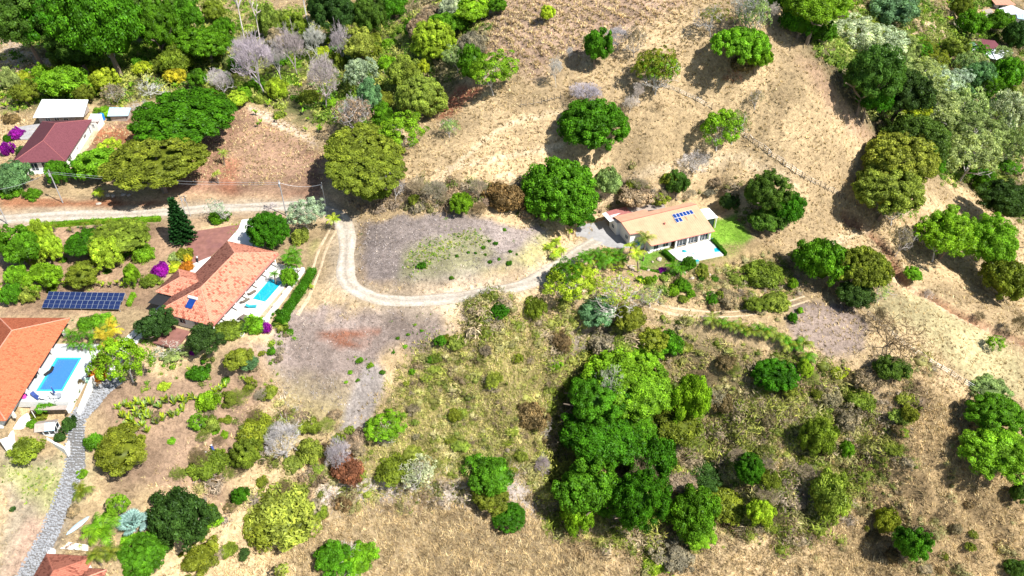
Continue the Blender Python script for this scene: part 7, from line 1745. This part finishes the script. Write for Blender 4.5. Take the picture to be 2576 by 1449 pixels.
for i in range(16):
    t = i / 15; palm(1795 + 240 * t + RNG.uniform(-4, 4), 818 + 70 * t - 18 * math.sin(t * 3) + RNG.uniform(-14, 14), RNG.uniform(40, 66), 'green' if i % 2 else 'olive', 'short palm in the dark diagonal palm row above the gully', 2.0, 'palm row beside the bare purple lot', 10, tint2='yolive')
for u, v, l in ((1385,620,'bright big-leaved shrub at the gate, upper left'),(1400,605,'bright big-leaved shrub at the gate, top'),(1412,628,'bright big-leaved shrub at the gate, right'),(1395,640,'bright big-leaved shrub at the gate, lower')):
    palm(u, v, 40, 'lime', l, 1.6, None, 12, 'leafy_shrub', 'shrub', .05, 2, 'yolive')
palm(1690,672,50,'green','dark palm clump left of the red mat',2.4,None,10,'palm_clump','palm clump',.1,2); palm(1712,676,44,'green','dark palm clump touching the white deck corner',2.4,None,10,'palm_clump','palm clump',.1,2)
palm(1440,565,24,'green','small palm at the edge of the grey forecourt',2.6); palm(1432,580,24,'lime','second small palm at edge of grey forecourt',2.2)
# blue palm: fan leaves
p = hit(335, 1322, 1.5); e = empty('blue_fan_palm', (p[0], p[1], Hs(p[0], p[1])), 0, 'silver blue fan palm in the lower left garden', 'fan palm'); stalk(1.5, .25, 0).build('trunk', M_BARK, e)
fan = MB()
for i in range(13):
    a = -1.25 + 2.5 * i / 12; L_ = .62 * (1 - .12 * abs(a)); fan.poly([(.55, 0, 0), (.55 + L_ * .6 * math.cos(a) + .05 * math.sin(a), L_ * .6 * math.sin(a) - .05, .05), (.55 + L_ * math.cos(a), L_ * math.sin(a), -.08), (.55 + L_ * .6 * math.cos(a) - .05 * math.sin(a), L_ * .6 * math.sin(a) + .05, .05)], tone=.35 + .3 * (i % 2))
fan.tube((0,0,0),(.55,0,0), .02, n=4); fan = fan.mesh('fan_leaf', M_LEAF)
for i in range(24): o = link(bpy.data.objects.new('fan_leaf', fan), e); o.location = (0, 0, 1.5); o.rotation_euler = (RNG.uniform(-.4, .4), -1.25 * (i / 24) ** .7 - .05 + RNG.uniform(-.15, .15), i * 2.39996); s = 2.3 * RNG.uniform(.85, 1.1); o.scale = (s, s, s); o.color = (.26, .42, .40, 1)
# bananas
rsb = random.Random(3)
for (u0, u1, v0, v1, n, g, l) in ((0,120,60,200,14,'banana plants in the left clearing','banana plant in the pale clearing at the left edge'),(640,830,215,330,26,'banana plants below the leafless cluster','banana plant in thicket below the leafless trees'),(330,600,150,225,18,'banana plants above the huge dark dome','banana plant in the thicket above the huge dark dome'),(0,110,230,300,12,'banana plants left of the white shed','banana plant left of the white shed'),
                      (2130,2400,0,180,48,'banana plants of the valley plantation','banana plant in the valley plantation at top right'),(2440,2500,20,110,6,'banana plants by the village','banana plant beside the village roofs')):
    for k in range(n):
        u = rsb.uniform(u0, u1); v = rsb.uniform(v0, v1)
        if g.startswith('banana plants of the valley') and v > 40 + (u - 2130) * .55 + 60: v = rsb.uniform(0, 50)
        leafy(u, v, rsb.uniform(18, 30), 'lime' if rsb.random() < .6 else 'bright', l, g, tint2='bright', nf=7)
for u, v, w, l in ((1850,540+40,0,''),(264,287,22,'banana plant beside the bright blue tank'),(310,283,26,'banana plant before the pale blue shed'),(105,400,0,''),(365,640,44,'large travellers palm in bare garden soil'),(305,655,34,'spiky light green plant near bright lime tree')):
    if w: leafy(u, v, w, 'lime', l, tint2='bright', nf=9)
# big-leaved rows
rows = [(300,1028),(315,1018),(332,1024),(350,1014),(368,1026),(385,1012),(402,1022),(420,1008),(438,1014),(455,1004),(470,1008),(486,1000),(500,1004),(310,1046),(328,1052),(346,1044),(364,1056),(380,1048),(396,1060),(412,1052),(430,1046),(322,1070),(340,1076),(358,1072),(372,1086),(460,1030),(448,1040),(345,1034),(370,1040),(335,1062),(540,985),(556,978),(568,972)]
for u, v in rows:
    p = leafy(u + rsb.uniform(-3, 3), v + rsb.uniform(-3, 3), rsb.uniform(38, 50), 'lime', 'strap leaved plant in the dense rows on the lower garden slope', 'strap leaved plants on the garden slope', 'strap_leaf_plant', 'garden plant', 14, .1, SPK, 'pale', .35)
for u, v in ((238,1098),(250,1104),(244,1112)): leafy(u, v, 30, 'green', 'dark strap leaved plant at the cobbled lane edge', 'dark plants at the lane edge', 'strap_leaf_plant', 'garden plant', 9, .1, SPK, 'bright', .35)
for i in range(13): leafy(115 + i * 16.5 + rsb.uniform(-3, 3), 718 + rsb.uniform(-4, 4), 22, 'lime', 'plumeria like shrub in the row behind the solar array', 'row of shrubs behind the solar array', 'garden_shrub', 'shrub', 8, .9, None, 'olive')
for u, v, w, l in ((285,563,11,'blue grey agave below the hedge, right one'),(196,571,13,'blue grey agave below hedge, left one'),(206,675,12,'blue grey agave above the shrub row'),(182,805,9,'left-most blue agave under the solar array'),(228,806,9,'middle blue agave under the solar array'),(252,806,9,'right-most blue agave under solar array'),(292,1060,14,'pale agave beside cobbled lane, upper'),(285,1084,12,'pale agave beside cobbled lane, lower')): rosette(u, v, w, 'blueg', l)
for u, v, w, l in ((220,1345,40,'lime yellow bromeliad clump above the white forecourt, left'),(268,1348,32,'lime yellow bromeliad clump above the white forecourt, right'),(203,1375,24,'lime plant inside forecourt bed'),(305,655,28,'lime rosette near bright lime tree'),(262,1135,20,'lime rosette at cobbled lane'),(263,1310,12,'small lime rosette below the palm')): rosette(u, v, w, 'lime', l, None, 'bromeliad', 'bromeliad', ROS2)
for u, v in ((180,1370),(168,1378)): rosette(u, v, 20, 'redbr', 'dark red rosette in the forecourt bed', 'dark red rosettes in forecourt bed', 'bromeliad', 'bromeliad', ROS2)
# round shrubs on the stubble lots
for i, (u, v, w) in enumerate(((1062,668,26),(1136,698,14),(1230,606,12),(1246,612,14),(1215,622,14),(1178,634,11),(1196,636,9),(1150,644,11),(1222,640,10),(1283,632,12),(1232,658,14),(1256,652,12),(1280,662,18),(1270,578,12),(1300,640,9),(1066,1000,0))):
    if w: plant('bush', u, v, w, w * .85, 'green' if i % 3 else 'deep', 'small round green shrub planted on the stubble lot above road' if i else 'largest round green shrub on the stubble lot', None if i == 0 else 'small round shrubs on the stubble lot')
for i, (u, v, w) in enumerate(((905,905,24),(932,918,22),(960,935,20),(880,935,16),(1000,850,14),(1025,840,14),(1060,830,12),(1020,870,16),(990,885,12),(870,960,14),(900,1215-260,14),(1045,815,12))):
    plant('bush', u, v, w, w * .5, 'bright' if i % 2 else 'green', 'low green weed bush on the grey lot below the road', 'weed bushes on the grey lot below the road')
for i, (u, v, w) in enumerate(((1632,708,34),(1668,728,26),(1695,735,40),(1728,722,30),(1740,740,26),(1765,700,20),(1648,700,18),(1612,702,22))):
    plant('bush', u, v, w, w * .9, 'green' if i % 2 else 'bright', 'green shrub on rocky slope below the bougainvillea', 'green shrubs on the rocky slope')
# small scrub trees filling the woods, each named by its nearest described neighbour
USED = set()
def near_label(desc, u, v):
    c = sorted(T_, key=lambda t: (t[1] - u) ** 2 + (t[2] - v) ** 2)
    for t in c[:14]:
        if t[3] == 0: continue
        dx, dy = u - t[1], v - t[2]; w_ = ('right' if dx > 0 else 'left') if abs(dx) > abs(dy) else ('below' if dy > 0 else 'above')
        base = t[6].split(',')[0]; base = base if ',' not in t[6] else t[6].replace(',', '')
        for q in ('', 'close ', 'just ', 'some way ') if False else ('',):
            l = desc + (' to the %s of the ' % w_ if w_ in ('left', 'right') else ' %s the ' % w_) + base
            if len(l.split()) <= 16 and l not in USED: USED.add(l); return l
    return desc + ' in the scrub'

for (poly_, n, kinds, tints, l, g, sz) in (
  ([(20,150),(600,140),(900,60),(1100,150),(900,300),(640,240),(350,240),(20,260)], 60, ('bush','tuft','mid'), ('bright','lime','olive','green','pale'), 'mixed green bush in the left woods', 'bushes of the left woods', (34, 60)),
  ([(2150,40),(2560,150),(2570,480),(2460,460),(2350,430),(2230,330)], 60, ('mid','air','air'), ('olive','pale','green','pale','silver'), 'mixed small tree in the valley woods', 'small trees of the valley woods', (44, 80)),
  ([(1420,860),(1700,860),(2000,920),(2150,1000),(2000,1330),(1450,1330)], 70, ('tuft','bush','tuft','bare'), ('olive','dust','yolive','green','brown'), 'olive brown scrub bush around the gully', 'scrub bushes around the gully', (40, 75)),
  ([(600,960),(760,960),(900,1100),(960,1240),(820,1300),(560,1300),(440,1200)], 50, ('tuft','bush','bare'), ('olive','dust','brown','yolive'), 'brown olive scrub bush on the lower left slope', 'scrub bushes of lower left slope', (36, 66)),
  ([(930,500),(1230,490),(1330,460),(1560,450),(1850,450),(1840,490),(1550,500),(1330,540),(1000,530)], 36, ('tuft','bush','bare'), ('dust','brown','olive','dust'), 'brown brush on bank between the pasture and lots', 'brush on the bank behind the lots', (30, 52)),
  ([(2160,1050),(2300,1150),(2560,1300),(2560,1440),(2200,1440)], 14, ('tuft',), ('dust','olive','brown'), 'dry brown shrub in the furrowed lower right slope', 'dry shrubs of the furrowed slope', (24, 44)),
  ([(2050,930),(2300,960),(2320,1080),(2200,1250),(2100,1350),(1980,1300)], 26, ('tuft','bush'), ('dust','olive','yolive','brown'), 'x', 'scrub bushes of the right slope', (34, 66)),
  ([(1060,850),(1400,850),(1400,1200),(960,1200),(1000,1000)], 26, ('tuft',), ('yolive','olive','yolive','dust'), 'x', 'scrub in the ravine grass', (26, 54)),
  ([(350,1000),(600,960),(600,1100),(420,1180)], 9, ('bush','tuft'), ('olive','bright','dust'), 'x', 'bushes of the lower garden', (18, 34)),
  ([(150,1250),(240,1250),(600,1290),(640,1449),(300,1449)], 14, ('tuft','bush'), ('olive','dkgreen','bright','dust'), 'x', 'bushes at the lower left', (36, 64)),
  ([(1640,650),(1990,690),(1960,790),(1700,760)], 20, ('tuft','bush'), ('olive','yolive','green','dust'), 'x', 'scrub on the bank below the cream roofed house', (24, 46)),
  ([(620,780),(760,790),(700,960),(560,960)], 16, ('bush','tuft'), ('olive','green','dust'), 'low bush on slope under the pool terrace', 'bushes under the pool terrace', (22, 36)),
  ([(0,590),(380,590),(350,730),(0,730)], 12, ('bush','tuft'), ('bright','olive','green'), 'small green garden bush in left garden', 'garden bushes of the left garden', (18, 32))):
    P = np.array(poly_, float); k = 0
    while k < n:
        u = rsb.uniform(P[:, 0].min(), P[:, 0].max()); v = rsb.uniform(P[:, 1].min(), P[:, 1].max())
        if not inside(np.array([u]), np.array([v]), P)[0]: continue
        w = rsb.uniform(*sz); kd = rsb.choice(kinds); tt_ = rsb.choice(tints); plant(kd, u, v, w, w * rsb.uniform(.6, .95), tt_, near_label('small ' + {'dust': 'grey brown', 'pale': 'pale green', 'lime': 'lime green', 'bright': 'bright green', 'forest': 'dark green', 'silver': 'silver green', 'yolive': 'yellow olive'}.get(tt_, tt_) + ' ' + {'bush': 'bush', 'tuft': 'shrub', 'mid': 'tree', 'air': 'airy tree', 'bare': 'leafless shrub'}[kd], u, v), g); k += 1
